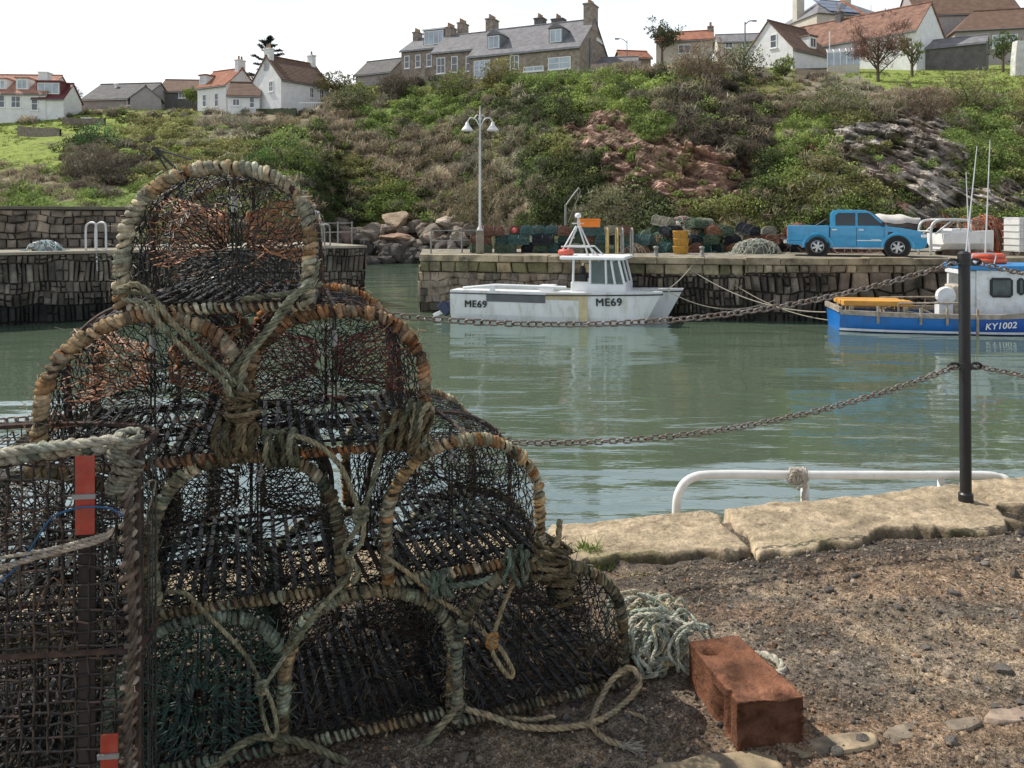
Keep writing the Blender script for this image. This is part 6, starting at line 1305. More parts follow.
def face(fn, n1_, n2_):
    A_, B_ = np.meshgrid(np.linspace(0, 1, n1_), np.linspace(0, 1, n2_), indexing='ij'); u, v, w_ = fn(A_, B_); u, v, w_ = [q * np.ones_like(A_) for q in (u, v, w_)]
    # rounded, eaten edges: pull points in near the corners with a noise that is shared by neighbouring faces
    P = blk_pt(u[..., None], v[..., None], w_)
    c = blk_pt(np.array([.5]), np.array([.5]), .5)[0]
    eu, ev, ew = 1 - 2 * np.abs(u - .5), 1 - 2 * np.abs(v - .5), 1 - 2 * np.abs(w_ - .5)
    srt = np.sort(np.stack([eu * .08, ev * .17, ew * .065], -1), -1); ed = np.clip(1 - srt[..., 1] / .018, 0, 1)
    n = fbm(P[..., 0] * 16, P[..., 1] * 16, P[..., 2] * 16, 401, 4); n2 = fbm(P[..., 0] * 5, P[..., 1] * 5, P[..., 2] * 5, 405, 3)
    pull = ed ** 2 * (.004 + .060 * np.clip(n + .05, 0, 1)) - .006 * n - .008 * n2
    # split and notch on the left flank, broken top of the front end
    notch = .010 * np.exp(-((v - .16) / .03) ** 2) * (u < .02) + .02 * np.exp(-((v - .34) / .06) ** 2) * (u < .02) * (w_ < .75); slot = .02 * np.exp(-((v - .03) / .06) ** 2) * np.exp(-((u - .75) / .28) ** 2) * (w_ > .97)
    hole = .03 * np.exp(-(((u - .28) / .16) ** 2 + ((v - .80) / .05) ** 2)) * (w_ > .97)
    D = c - P; D /= np.linalg.norm(D, axis=-1)[..., None] + 1e-6; P = P + D * pull[..., None]; ax = (a1 - a0) / np.linalg.norm(a1 - a0); P[..., :2] += ax * notch[..., None]; P[..., 2] -= slot + hole; P[..., 2] = np.maximum(P[..., 2], -.005)
    return P
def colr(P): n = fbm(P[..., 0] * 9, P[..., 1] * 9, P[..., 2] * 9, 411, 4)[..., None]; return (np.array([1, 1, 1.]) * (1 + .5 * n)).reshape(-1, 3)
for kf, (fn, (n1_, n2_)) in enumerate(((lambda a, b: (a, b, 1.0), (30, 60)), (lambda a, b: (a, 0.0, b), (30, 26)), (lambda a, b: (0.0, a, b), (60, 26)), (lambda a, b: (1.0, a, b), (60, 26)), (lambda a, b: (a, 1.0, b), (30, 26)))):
    P = face(fn, n1_, n2_); mb.add(grid(P), colr(P) * (1.0, .27, .75, .8, .8)[kf])  # per-face tint: shade painted into the front end, milder on the other sides
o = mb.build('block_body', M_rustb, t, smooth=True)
bm = bmesh.new(); bm.from_mesh(o.data); bmesh.ops.remove_doubles(bm, verts=bm.verts, dist=.0009); bmesh.ops.recalc_face_normals(bm, faces=bm.faces); bm.to_mesh(o.data); bm.free()

# ---------------------------------------------------------------- white hand rail beyond the edge
M_wt = mat('white_tube', (.68, .67, .63), .45, var=.12, vs=12, col2=(.36, .22, .12), thr=.70, soft=.05, s2=30)
rt = thing('ladder_rail', 'white tubular ladder rail bowed out over the near quay edge', 'ladder rail', (0, 0, 0))
mb = MB(); def_ = lambda px, py, Y: PP(px, py, Y)
pth = catmull([def_(676, 560, 4.0), def_(676, 515, 4.0), def_(679, 492, 4.0), def_(692, 478, 4.02), def_(720, 474.5, 4.05), def_(800, 475, 4.13), def_(900, 475, 4.25), def_(975, 475, 4.36), def_(998, 477, 4.38), def_(1008, 484, 4.36), def_(1010, 520, 4.36)], 8)
mb.add(tube(pth, .0215, 12)); mb.build('top_tube', M_wt, rt, smooth=True)
for px, Y in ((805, 4.15), (941, 4.31)):
    mb = MB(); mb.add(tube([def_(px, 478, Y), def_(px, 540, Y)], .022 if px < 900 else .018, 12)); mb.build('leg', M_wt, rt, smooth=True)
kn = MB(); r_ = np.random.default_rng(8); c = def_(798, 476, 4.10)
for k in range(5): a = np.linspace(0, 2 * PI, 16); q = np.stack([c[0] - .035 + k * .016 + .006 * np.sin(a * 2 + k), c[1] + .036 * np.cos(a), c[2] + .036 * np.sin(a)], 1); twisted_rope(kn, q, .010, [(.45, .42, .36), (.3, .27, .22)], k)
twisted_rope(kn, catmull([c + (-.04, -.03, .02), c + (0, -.05, .03), c + (.02, -.05, -.02), c + (.01, -.045, -.09), c + (.02, -.045, -.16)], 8), .010, [(.5, .46, .4), (.3, .27, .22)], 9)
twisted_rope(kn, catmull([c + (-.05, -.02, -.02), c + (-.03, -.05, .045), c + (.03, -.04, .0), c + (-.02, -.05, -.05)], 8), .010, [(.5, .46, .4), (.3, .27, .22)], 10)
tag(kn.build('rope_knot', M_rope), 'knotted scrap of pale rope tied round the white ladder rail', 'rope')

# ---------------------------------------------------------------- chain posts and chains
M_bp = mat('black_paint', (.012, .012, .013), .42, var=.3, vs=30, spec=.5, bump=.001, bs=90, col2=(.05, .03, .02), thr=.68, soft=.05, s2=25)
M_chain = mat('chain_steel', (.22, .20, .18), .55, metal=.4, var=.4, vs=30, col2=(.13, .08, .055), thr=.55, s2=22)
ph = 1.205
def chain_post(X, Y, label, lean=0.0):
    t = thing('chain_post', label, 'post', (X, Y, .03)); mb = MB(); r = .0265; mb.add(lathe([(.034, -.08), (.034, .012), (r, .02), (r, ph - .05), (r + .004, ph - .045), (r + .004, ph - .01), (r * .7, ph), (.001, ph + .004)], 20)); mb.build('shaft', M_bp, t, smooth=False)
    for z in (ph - .052, ph - .564):
        mb = MB()
        mb.add(lathe([(r, z - .018), (r + .007, z - .016), (r + .007, z + .016), (r, z + .018)], 20))
        for s in (-1, 1): a = np.linspace(0, 2 * PI, 14, endpoint=False); mb.add(tube([(s * (r + .028) + .028 * math.cos(q), .006 * s * 0, z + .014 * math.sin(q)) for q in a], .0065, 6, closed=True))
        mb.build('eye_ring', M_bp, t)
    t.rotation_euler = (0, lean, 0); return t
P1 = np.array([2.235, 3.94]); P2 = np.array([-1.16, 3.09])
chain_post(*P1, 'black iron chain post standing on the coping at the right', R(-.4)); chain_post(*P2, 'second chain post half hidden behind the topmost creel', R(1)).location.z = -.03
LINK = None
def link_geo(Ln=.042, wd=.026, r=.0040, n=14):
    a = np.linspace(0, 2 * PI, n, endpoint=False); s = (Ln - wd) / 2; P = np.stack([np.cos(a) * wd / 2 + np.sign(np.cos(a)) * s, np.sin(a) * wd / 2, 0 * a], 1); return tube(P, r, 6, closed=True)
LV, LF = link_geo()
def chain(a, b, sag, label, seed=0, swag=None):
    t = np.linspace(0, 1, 400)[:, None]; P = np.array(a) * (1 - t) + np.array(b) * t; P[:, 2] -= sag * 4 * (t * (1 - t))[:, 0]; P = resample(P, .0335); mb = MB(); r_ = np.random.default_rng(seed); T, N_, B_ = frames(P)
    for i in range(len(P)):
        ang = (PI / 4 if i % 2 else -PI / 4) + r_.normal() * .14; n = N_[i] * math.cos(ang) + B_[i] * math.sin(ang); bb_ = np.cross(T[i], n); Mx_ = np.stack([T[i], n, bb_], 1); mb.add((LV @ Mx_.T + P[i], LF), np.ones(3))
    tag(mb.build('chain', M_chain, smooth=True), label, 'chain')
zt_, zl = .03 + ph - .052, .03 + ph - .564; e = .05
dirp = (P1 - P2) / np.linalg.norm(P1 - P2)
q = lambda P, z, s: np.array([P[0] + s * e, P[1] + s * e * .1, z])
chain(q(P2, zt_ - .06, 1), q(P1, zt_, -1), .212, 'rusty upper chain swagged across the view left of the black post', 1)
chain(q(P2, zl, 1), q(P1, zl, -1), .245, 'rusty lower chain swagged low over the water left of the black post', 2)
P3 = np.array([5.64, 4.79]); P4 = np.array([-4.5, 2.26])
chain(q(P1, zt_, 1), q(P3, zt_, -1), .20, 'short visible length of the upper chain right of the black post', 3); chain(q(P1, zl, 1), q(P3, zl, -1), .20, 'short visible length of the lower chain right of the black post', 4)
chain(q(P4, zl + .04, 1), q(P2, zl, -1), .03, 'end of the lower chain showing at the left edge beside the creels', 5)
chain_post(*P3, 'third chain post beyond the right edge'); chain_post(*P4, 'fourth chain post beyond the left edge')
# ================================================================== CREELS
RUSTY = [(.30, .13, .045), (.42, .25, .11), (.16, .085, .045), (.34, .27, .17), (.24, .11, .05)]
PALE = [(.33, .34, .27), (.42, .38, .28), (.22, .26, .21), (.38, .30, .19), (.28, .30, .25)]
MIX = [(.36, .32, .22), (.20, .21, .15), (.33, .17, .07), (.30, .30, .23), (.14, .11, .07), (.38, .27, .14)]
DGREEN = [(.14, .13, .09), (.06, .065, .05), (.22, .18, .11), (.09, .065, .04), (.26, .25, .18), (.11, .14, .11)]
M_wrap = mat('rope_wrap', (1.12, 1.08, 1.02), 1.0, var=.5, vs=55, bump=.007, bs=170, attr=True, spec=.05)
M_twine = mat('twine', (1, 1, 1), .6, var=.3, vs=25, attr=True, spec=.4)
M_steel = mat('rusted_frame', (.04, .028, .022), .85, var=.5, vs=25, bump=.001, bs=120, col2=(.12, .055, .03), thr=.60)
M_slat = mat('floor_slats', (.016, .016, .016), .42, var=.4, vs=14, col2=(.05, .04, .03), thr=.6, spec=.3)
def creel(name, label, X, Y, Z, rz, W_=.53, H=.385, Ln=.62, seed=1, cols=MIX, inner='rust', topcols=None, rope_r=.0066, pitch=.0125, slats='depth', bottom=True, netc=None):
    t = thing(name, label, 'creel', (X, Y, Z), rz, None); r_ = np.random.default_rng(seed)
    wob = lambda P, k: np.array([(p[0] + .010 * math.sin(3 * p[1] / H + seed + k) + .008 * vnoise(p[0] * 9, k, 0, seed), p[1] * (1 + .02 * math.sin(seed + k)) + .008 * float(vnoise(p[0] * 7, p[1] * 7, k, seed + 1))) for p in P])
    NU = 44; base_D = dshape(W_ - .035, H - .02, NU, .40)
    Ds = {y: wob(base_D, i * 3) for i, y in enumerate((0.0, .5, 1.0))}
    for y, D in Ds.items(): D[:, 1] = np.maximum(D[:, 1], .0) + .012
    yy = {0.0: 0.0, .5: Ln / 2, 1.0: Ln}
    # hoops
    for f in (0.0, .5, 1.0):
        D = Ds[f]; mb = MB(); mb.add(tube([(p[0], yy[f], p[1]) for p in D], .0075, 6), (1, 1, 1)); hp_ = mb.build('hoop', M_steel, t)
        if f != .5:
            mw2 = MB(); P = np.array([(p[0], yy[f], p[1]) for p in D]); wrap_coil(mw2, P, .0062, rope_r, pitch, cols, seed + int(f * 10))
            mw2.build('rope_wrap', M_wrap, hp_, smooth=True)
            fz = MB(); k = 420; i = r_.integers(2, NU - 2, k); p0 = np.array([(D[j][0], yy[f], D[j][1]) for j in i]) + r_.normal(size=(k, 3)) * .014; fz.add(sticks(p0, p0 + r_.normal(size=(k, 3)) * .011, .0007), np.repeat(np.array(cols)[r_.integers(0, len(cols), k)] * 1.1, 6, 0)); tag(fz.build('frayed_fibres', M_twine, hp_), kind='stuff')
    # base frame, slats
    mb = MB(); z0 = .010; w2 = W_ / 2 - .018
    for a_, b_ in (((-w2, 0), (w2, 0)), ((-w2, Ln), (w2, Ln)), ((-w2, 0), (-w2, Ln)), ((w2, 0), (w2, Ln)), ((-w2, Ln / 2), (w2, Ln / 2))): mb.add(tube([(a_[0], a_[1], z0), (b_[0], b_[1], z0)], .008, 6))
    mb.add(tube([(Ds[0.0][NU // 2][0], 0, Ds[0.0][NU // 2][1]), (Ds[.5][NU // 2][0], Ln / 2, Ds[.5][NU // 2][1]), (Ds[1.0][NU // 2][0], Ln, Ds[1.0][NU // 2][1]), (Ds[1.0][NU // 2][0], Ln, z0)], .006, 6)); mb.build('base_frame', M_steel, t)
    mb = MB(); ns = 13
    for k in range(ns): x = -w2 + .02 + (2 * w2 - .04) * k / (ns - 1); mb.add(cbox((x + r_.normal() * .002, Ln / 2, z0 + .014), (.0125, Ln - .02, .007), r_.normal() * .01, 0, r_.normal() * .1))
    for k in range(4): mb.add(tube([(-w2, Ln * (k + .5) / 4, z0 + .006), (w2, Ln * (k + .5) / 4, z0 + .006)], .004, 5))
    mb.build('floor_slats', M_slat, t)
    if bottom:                                                 # light lashing round the front bar
        mw2 = MB(); wrap_coil(mw2, np.array([(-w2, 0, z0), (w2, 0, z0)]), .006, .0055, .017, cols[::-1], seed + 77); mw2.build('rope_wrap', M_wrap, t, smooth=True)
    dark = np.array(netc if netc is not None else (.008, .009, .008))
    ncol = lambda n, spread=.5: np.repeat(np.clip(dark * r_.uniform(.5, 1.0 + spread * 2, (n, 1)) + (r_.random((n, 1)) < .07) * np.array([.12, .085, .045]) * r_.uniform(.4, 1.2, (n, 1)), .005, .6), 6, 0)
    # cover net over the sides and top (diamond mesh)
    nv = 22; G = np.zeros((NU, nv + 1, 3)); yv = np.linspace(0, 1, nv + 1)
    for j, v in enumerate(yv):
        D = Ds[0.0] * (1 - 2 * v) + Ds[.5] * 2 * v if v < .5 else Ds[.5] * (2 - 2 * v) + Ds[1.0] * (2 * v - 1); sg = 1 - .05 * math.sin(PI * ((v * 2) % 1)); G[:, j, 0] = D[:, 0] * sg; G[:, j, 1] = v * Ln; G[:, j, 2] = D[:, 1] * (sg * .5 + .5) 
    G += r_.normal(size=G.shape) * np.array([.004, .004, .004]); G[:, :, 1] += .5 * Ln / nv * (np.arange(NU) % 2)[:, None]
    P0, P1_ = [], []
    i = np.arange(NU - 1); 
    for j in range(nv):
        up = np.where(i % 2 == 0, 0, 1); P0.append(G[i, j + 0]); P1_.append(G[i + 1, np.clip(j - (1 - up), 0, nv)]); P0.append(G[i, j]); P1_.append(G[i + 1, np.clip(j + up, 0, nv)])
    P0 = np.concatenate(P0); P1_ = np.concatenate(P1_); keep = r_.random(len(P0)) > .05; mb = MB(); mb.add(sticks(P0[keep], P1_[keep], .0017), ncol(keep.sum())); mb.build('side_netting', M_twine, t)
    # end nets, drawn inward to an eye: threads run to one point
    for f, sgn, nm in ((0.0, 1, 'end_netting'), (1.0, -1, 'end_netting')):
        D = Ds[f]; loop = np.concatenate([D, np.stack([np.linspace(D[-1, 0], D[0, 0], 24)[1:-1], np.full(22, .014)], 1)]); loop = resample(loop, n=54, closed=True); cen = np.array([r_.normal() * .02, H * .36]); nr = 14; rad = np.linspace(1, .10, nr) ** .9; Gn = np.zeros((54, nr, 3))
        for j, q in enumerate(rad): p = cen + (loop - cen) * q; Gn[:, j, 0] = p[:, 0]; Gn[:, j, 2] = p[:, 1]; Gn[:, j, 1] = yy[f] + sgn * (.085 * (1 - q) ** 1.2 + .012 * r_.normal())
        Gn[:, 1:] += r_.normal(size=(54, nr - 1, 3)) * .0032
        ii = np.arange(54); P0, P1_ = [], []
        for j in range(nr - 1): a = (ii + (j % 2)) % 54; P0 += [Gn[ii[::1], j], Gn[ii, j]]; P1_ += [Gn[ii, j + 1], Gn[(ii + (1 if j % 2 else -1)) % 54, j + 1]]
        P0 = np.concatenate(P0); P1_ = np.concatenate(P1_); keep = r_.random(len(P0)) > .16; mb = MB(); mb.add(sticks(P0[keep], P1_[keep], .0015), ncol(keep.sum(), .9)); mb.build(nm, M_twine, t)
    # side entrance funnels meeting in the middle
    cI = dict(rust=(.42, .19, .09), pale=(.34, .29, .2), dark=(.07, .05, .035), wine=(.19, .06, .045), green=(.06, .09, .06))[inner]
    for s in (-1, 1):
        P0, P1_ = [], []; na = 22; nr = 10; Gn = np.zeros((na, nr, 3)); aa = np.arange(na) / na * 2 * PI
        for j in range(nr):
            q = j / (nr - 1); rr = .125 * (1 - q) + .058 * q; Gn[:, j, 0] = s * ((W_ / 2 - .03) * (1 - q) + .035 * q); Gn[:, j, 1] = Ln * (.5 - s * .03) + rr * 1.35 * np.cos(aa); Gn[:, j, 2] = H * .50 + rr * np.sin(aa) * .85 + .01
        Gn += r_.normal(size=Gn.shape) * .004; ii = np.arange(na)
        for j in range(nr - 1): P0 += [Gn[ii, j], Gn[ii, j]]; P1_ += [Gn[ii, j + 1], Gn[(ii + 1) % na, j + 1]]
        P0 = np.concatenate(P0); P1_ = np.concatenate(P1_); c = np.repeat(np.array(cI) * r_.uniform(.35, 1.3, (len(P0), 1)), 6, 0); mb = MB(); mb.add(sticks(P0, P1_, .0017), c)
        mb.add(tube(Gn[:, -1], .004, 6, closed=True), np.array(cI)); mb.build('entrance_funnel', M_twine, t)
    # hanging twine, bait band and caught weed
    mb = MB(); k = 40
    for q in range(k):
        a = np.array([r_.uniform(-w2, w2), r_.uniform(.02, Ln - .02), r_.uniform(.02, H * .75)]); P = [a]
        for j in range(4): a = a + r_.normal(size=3) * np.array([.035, .03, .018]); a[0] = np.clip(a[0], -w2, w2); a[2] = np.clip(a[2], .02, H * .85); a[1] = np.clip(a[1], .01, Ln - .01); P.append(a)
        mb.add(tube(catmull(P, 3), r_.uniform(.0008, .0024), 4, cap=False), (np.array(cI) if q % 3 == 0 else dark * 2.2) * r_.uniform(.4, 1.3))
    tag(mb.build('loose_twine', M_twine, t), kind='stuff')
    mb = MB(); xb = Ds[.5][NU // 2][0]
    for dx_ in (-.006, .006): mb.add(tube([(xb + dx_, Ln * .3, .015), (xb + dx_ * .5, Ln * .3, H * .93)], .003, 5), (.05, .04, .03))
    mb.add(tube([(xb, Ln * .3, H * .66), (xb, Ln * .3, H * .78)], .008, 8), (.42, .42, .40)); mb.build('bait_band', M_twine, t)
    # weed clinging to the floor
    mb = MB(); k = 14; a = np.stack([r_.uniform(-w2, w2, k), r_.uniform(.0, Ln, k), r_.uniform(.025, .04, k)], 1); b = a + r_.normal(size=(k, 3)) * .02; b[:, 2] = np.abs(b[:, 2] - .03) + .03
    mb.add(sticks(a, b, .0022, 4), np.repeat(np.array([.05, .045, .03])[None] * r_.uniform(.5, 2.6, (k, 1)), 8, 0)); tag(mb.build('dried_weed', M_twine, t), kind='stuff')
    return t
ROW = math.atan(.33)
def front(px, row_py, z=None):
    u_ = (px - CX) / FL; return 2.27 / (1 - .33 * u_)
def place(px, z, rot=0, dy=0):
    u_ = (px - CX) / FL; Y = 2.27 / (1 - .33 * u_) + dy; return (u_ * Y, Y, z, ROW + rot)
creel('lobster_creel', 'topmost creel of the stack, its rim bound in pale green rope, orange netting inside', *place(221, 1.162, R(-6)), W_=.485, H=.385, seed=11, cols=[(.36, .37, .29), (.40, .38, .29), (.45, .39, .27), (.33, .35, .28), (.38, .31, .20), (.27, .17, .09), (.36, .36, .29)], inner='rust', rope_r=.0080, pitch=.0140)
creel('lobster_creel', 'creel directly below the topmost one on the left with a brown rope rim', *place(142, .785, R(-2)), W_=.49, H=.385, seed=12, cols=[(.28, .17, .09), (.34, .25, .15), (.24, .21, .15), (.26, .13, .065), (.27, .25, .19), (.15, .12, .08)], inner='rust', rope_r=.0080, pitch=.0138)
creel('lobster_creel', 'creel below the topmost one on the right with a rust orange rope rim', *place(333, .775, R(-2)), W_=.50, H=.39, seed=13, cols=[(.18, .11, .06), (.30, .14, .06), (.24, .10, .045), (.31, .21, .12), (.22, .18, .13), (.27, .15, .075), (.13, .10, .07)], inner='wine', rope_r=.0078, pitch=.0135)
creel('lobster_creel', 'dark creel in the second layer behind the standing wire creel', *place(38, .405, R(0)), W_=.50, seed=14, cols=DGREEN, inner='dark')
creel('lobster_creel', 'creel with olive brown rope rim in the second layer under the two brown rimmed ones', *place(250, .408, R(0)), W_=.50, H=.39, seed=15, cols=DGREEN + MIX[:2], inner='dark', rope_r=.0070)
creel('lobster_creel', 'creel at the right of the second layer with pale brown rope rim and teal lashing', *place(468, .41, R(3)), W_=.49, H=.385, seed=16, cols=MIX, inner='dark', rope_r=.0070)
creel('lobster_creel', 'bottom layer creel hidden at the far left behind the standing wire creel', *place(20, .02), W_=.47, seed=17, cols=DGREEN, inner='dark')
creel('lobster_creel', 'bottom layer creel with dark green netting right of the standing wire creel', *place(197, .02), W_=.46, H=.385, seed=18, cols=[(.10, .14, .11), (.16, .2, .16), (.08, .09, .07)], inner='green', netc=(.022, .05, .038))
creel('lobster_creel', 'middle creel of the bottom layer with a pale green rope arch and visible floor slats', *place(366, .02, R(2)), W_=.49, H=.385, seed=19, cols=[(.28, .24, .16), (.25, .29, .22), (.17, .15, .1), (.30, .22, .12)], inner='dark', rope_r=.0070)
creel('lobster_creel', 'right hand creel of the bottom layer with dark slatted floor next to the rope hank', *place(540, .02, R(4), -.03), W_=.55, H=.40, Ln=.66, seed=20, cols=DGREEN + [(.22, .2, .15)], inner='dark', rope_r=.0068)

# ---- standing wire creel at the left edge
wc = thing('wire_creel', 'black wire mesh creel standing on end at the left edge with a red tag', 'creel', (-1.105, 1.74, .0), R(6)); Wd, Ht, Dp = .56, .89, .24
mb = MB(); Dd = dshape(Wd, Dp, 30, .42)      # base face looks at the camera, the arch goes back
for z in (.01, Ht / 2, Ht): mb.add(tube([(p[0], p[1], z) for p in Dd] + [(Dd[0][0], Dd[0][1], z)], .007, 6))
for x in (-Wd / 2, Wd / 2): mb.add(tube([(x, 0, 0), (x, 0, Ht)], .007, 6))
mb.build('frame', M_steel, wc)
r_ = np.random.default_rng(44); P0, P1_ = [], []; cell = .0285; xs_ = np.arange(-Wd / 2, Wd / 2 + .001, cell); zs_ = np.arange(0, Ht + .001, cell)
for x in xs_:
    jx = r_.normal(size=len(zs_)) * .0022; P0 += [(x + jx[k], r_.normal() * .002, zs_[k]) for k in range(len(zs_) - 1)]; P1_ += [(x + jx[k + 1], 0, zs_[k + 1]) for k in range(len(zs_) - 1)]
for z in zs_:
    jz = r_.normal(size=len(xs_)) * .003 + .006 * math.sin(z * 30); P0 += [(xs_[k], 0.001, z + jz[k]) for k in range(len(xs_) - 1)]; P1_ += [(xs_[k + 1], 0.001, z + jz[k + 1]) for k in range(len(xs_) - 1)]
n = len(P0); mb = MB(); mb.add(sticks(P0, P1_, .0026, 5), np.repeat(np.array([.030, .024, .020]) * r_.uniform(.5, 2.0, (n, 1)) + (r_.random((n, 1)) < .18) * np.array([.05, .028, .018]), 10, 0)); mb.build('wire_mesh', M_twine, wc)
P0, P1_ = [], []
for k in range(len(Dd) - 1):
    for z in zs_[:-1]: P0 += [(*Dd[k], z)]; P1_ += [(*Dd[k], z + cell)]; P0 += [(*Dd[k], z)]; P1_ += [(*Dd[k + 1], z + r_.normal() * .004)]
P0 = P0[::2]; P1_ = P1_[::2]; mb = MB(); mb.add(sticks(P0, P1_, .0015, 4), np.repeat(np.array([.03, .03, .026]) * r_.uniform(.5, 2.2, (len(P0), 1)), 8, 0)); mb.build('side_netting', M_twine, wc)
for z in (.02, Ht * .5, Ht - .02):
    P0, P1_ = [], []
    for x in xs_: P0 += [(x, 0, z)]; P1_ += [(x, Dp * max(.2, 1 - (abs(x) / (Wd / 2)) ** 2.5 * .6), z)]
    for y in np.arange(0, Dp * .9, cell): P0 += [(-Wd / 2 * .95, y, z)]; P1_ += [(Wd / 2 * .95, y, z)]
    mb = MB(); mb.add(sticks(P0, P1_, .0014, 4), (.035, .03, .026)); mb.build('end_netting', M_twine, wc)
# inner tangle
mb = MB()
for q_ in range(80):
    a = np.array([r_.uniform(-Wd / 2, Wd / 2), r_.uniform(.03, Dp * .8), r_.uniform(.02, Ht - .03)]); P = [a]
    for j in range(4): a = a + r_.normal(size=3) * .045; a = np.clip(a, (-Wd / 2, .01, .01), (Wd / 2, Dp * .9, Ht - .01)); P.append(a)
    mb.add(tube(catmull(P, 4), r_.uniform(.001, .003), 4, cap=False), np.array([[.05, .045, .04], [.10, .09, .07], [.18, .10, .05], [.06, .07, .06], [.28, .24, .18]][q_ % 5]) * r_.uniform(.4, 1.2))
tag(mb.build('loose_twine', M_twine, wc), kind='stuff')
# plank
mb = MB(); mb.add(box(.150, .185, .008, .018, .02, Ht - .06)); mb.build('plank', mat('dark_plank', (.045, .036, .03), .9, var=.5, vs=14, bump=.003, bs=50, stretch=(1, 1, .2)), wc)
# red tag held on by a wire
M_red = mat('red_plastic_tag', (.36, .045, .025), .5, var=.2, vs=25, col2=(.28, .10, .06), thr=.62)
def red_tag(px, py0, py1, w_, label, Y=1.735):
    a, b = PP(px, py0, Y), PP(px, py1, Y); t = thing('plastic_tag', label, 'tag', (a + b) / 2, R(6)); h = (a[2] - b[2]) / 2; mb = MB(); mb.add(box(-w_ / 2, w_ / 2, -.022, -.018, -h, h)); mb.build('tag_strip', M_red, t, bevel=.001)
    mb = MB(); mb.add(box(-w_ / 2 - .004, w_ / 2 + .004, -.0285, -.024, -.006, .004)); mb.build('wire_tie', M_galvd, t)
red_tag(89, 453, 531, .040, 'long red plastic tag strapped to the upper part of the wire creel')
red_tag(113, 728, 768, .036, 'short red plastic tag low down on the wire creel')
# top edge and right edge bindings
mb = MB(); tp = catmull([(-.34, 0, Ht - .02), (-.2, -.005, Ht - .01), (-.05, 0, Ht - .012), (.08, -.01, Ht + .004), (.18, -.012, Ht + .012), (.26, -.005, Ht + .02)], 12)
wrap_coil(mb, tp, .007, .0085, .023, [(.20, .28, .25), (.38, .38, .32), (.14, .2, .18), (.40, .36, .27), (.2, .19, .15)], 61); twisted_rope(mb, tp + (0, -.022, .012), .011, [(.28, .34, .30), (.42, .40, .33), (.18, .25, .22)], 3); mb.build('rope_wrap', M_wrap, wc, smooth=True)
mb = MB(); ed = catmull([(.268, -.008, Ht + .02), (.262, -.01, .7), (.272, -.008, .5), (.262, -.01, .3), (.268, -.01, .02)], 12)
wrap_coil(mb, ed, .010, .0062, .030, [(.24, .19, .15), (.10, .085, .07), (.30, .26, .22), (.13, .10, .08)], 62); twisted_rope(mb, ed + (.004, -.012, 0), .0095, [(.27, .24, .21), (.11, .09, .075), (.20, .16, .12)], 8); mb.build('rope_wrap', M_wrap, wc, smooth=True)
# lumpy knots over the corner
mb = MB()
for k in range(9): a = np.linspace(0, 2 * PI, 14); c = np.array([.255 + r_.normal() * .006, -.006, Ht + .03 - k * .014]); twisted_rope(mb, np.stack([c[0] + .026 * np.cos(a), c[1] + .024 * np.sin(a), c[2] + .006 * np.sin(a + k)], 1), .0085, [(.30, .32, .27), (.18, .18, .15), (.38, .33, .25)], 20 + k)
mb.build('corner_lashing', M_wrap, wc, smooth=True)

# ================================================================== ROPES ON THE STACK
GRN = [(.19, .19, .125), (.30, .28, .19), (.12, .13, .09), (.26, .27, .2), (.34, .29, .19)]; OLV = [(.18, .15, .09), (.25, .20, .125), (.11, .10, .065), (.2, .19, .13)]; TEAL = [(.09, .17, .14), (.19, .24, .19), (.09, .11, .085), (.26, .25, .18)]
def F_(px, py, off=-.035):
    u_ = (px - CX) / FL; Y = 2.27 / (1 - .33 * u_) + off; return PP(px, py, Y)
def rope(label, paths, rad, cols, seed, mat_=None):
    mb = MB()
    for i, (pts, rr) in enumerate(paths): twisted_rope(mb, catmull([F_(*p) for p in pts], 14), rr or rad, cols, seed + i)
    return tag(mb.build('rope', M_wrap, smooth=True), label, 'rope')
def coils(px, py, n, w_, h_, rad, cols, seed, off=-.03, axis='h', mb=None):
    """n turns of a lashing, centred"""
    r_ = np.random.default_rng(seed); out = mb or MB(); s = 2.2 / FL
    for k in range(n):
        a = np.linspace(0, 2 * PI, 18); dx = (k - (n - 1) / 2) * rad * 1.9
        if axis == 'h': q = np.stack([dx + .004 * np.sin(a + k), .030 * np.cos(a) * 1, h_ * s / 2 * np.sin(a)], 1)
        else: q = np.stack([w_ * s / 2 * np.cos(a), .030 * np.sin(a), dx + .004 * np.sin(a + k)], 1)
        jt = Matrix.Rotation(r_.normal() * .16, 3, 'Y') @ Matrix.Rotation(r_.normal() * .16, 3, 'Z'); q = (q * r_.uniform(.82, 1.12)) @ np.array(jt).T + r_.normal(size=3) * .003
        q = q + np.stack([fbm(a * 1.3, k, 0, seed, 2), fbm(a * 1.3, k, 3, seed, 2), 0 * a], 1) * .010
        twisted_rope(out, q + F_(px, py, off), rad * r_.uniform(.75, 1.05), np.array(cols) * r_.uniform(.55, 1.0), seed + k)
    return out
def knot(mb, px, py, size, rad, cols, seed, off=-.045):
    c = F_(px, py, off); s = size
    for k in range(3): a = np.linspace(0, 2 * PI, 16); twisted_rope(mb, c + np.stack([s * np.cos(a), .5 * s * np.sin(a * 1 + k), (.35 * s) * np.sin(a) + (k - 1) * rad * 1.7], 1), rad, cols, seed + k)
rope('rope running down rightwards from the lower left corner of the topmost creel', [([(128, 292), (150, 296, -.05), (172, 322, -.06), (200, 350, -.06), (228, 376, -.05), (246, 392, -.04), (250, 425, -.03)], None), ([(122, 300), (145, 304, -.06), (165, 330, -.06), (192, 356, -.06), (222, 380, -.06), (240, 410, -.04)], .0068), ([(120, 290, -.03), (134, 284, -.05), (150, 292, -.05)], None)], .0072, GRN, 41)
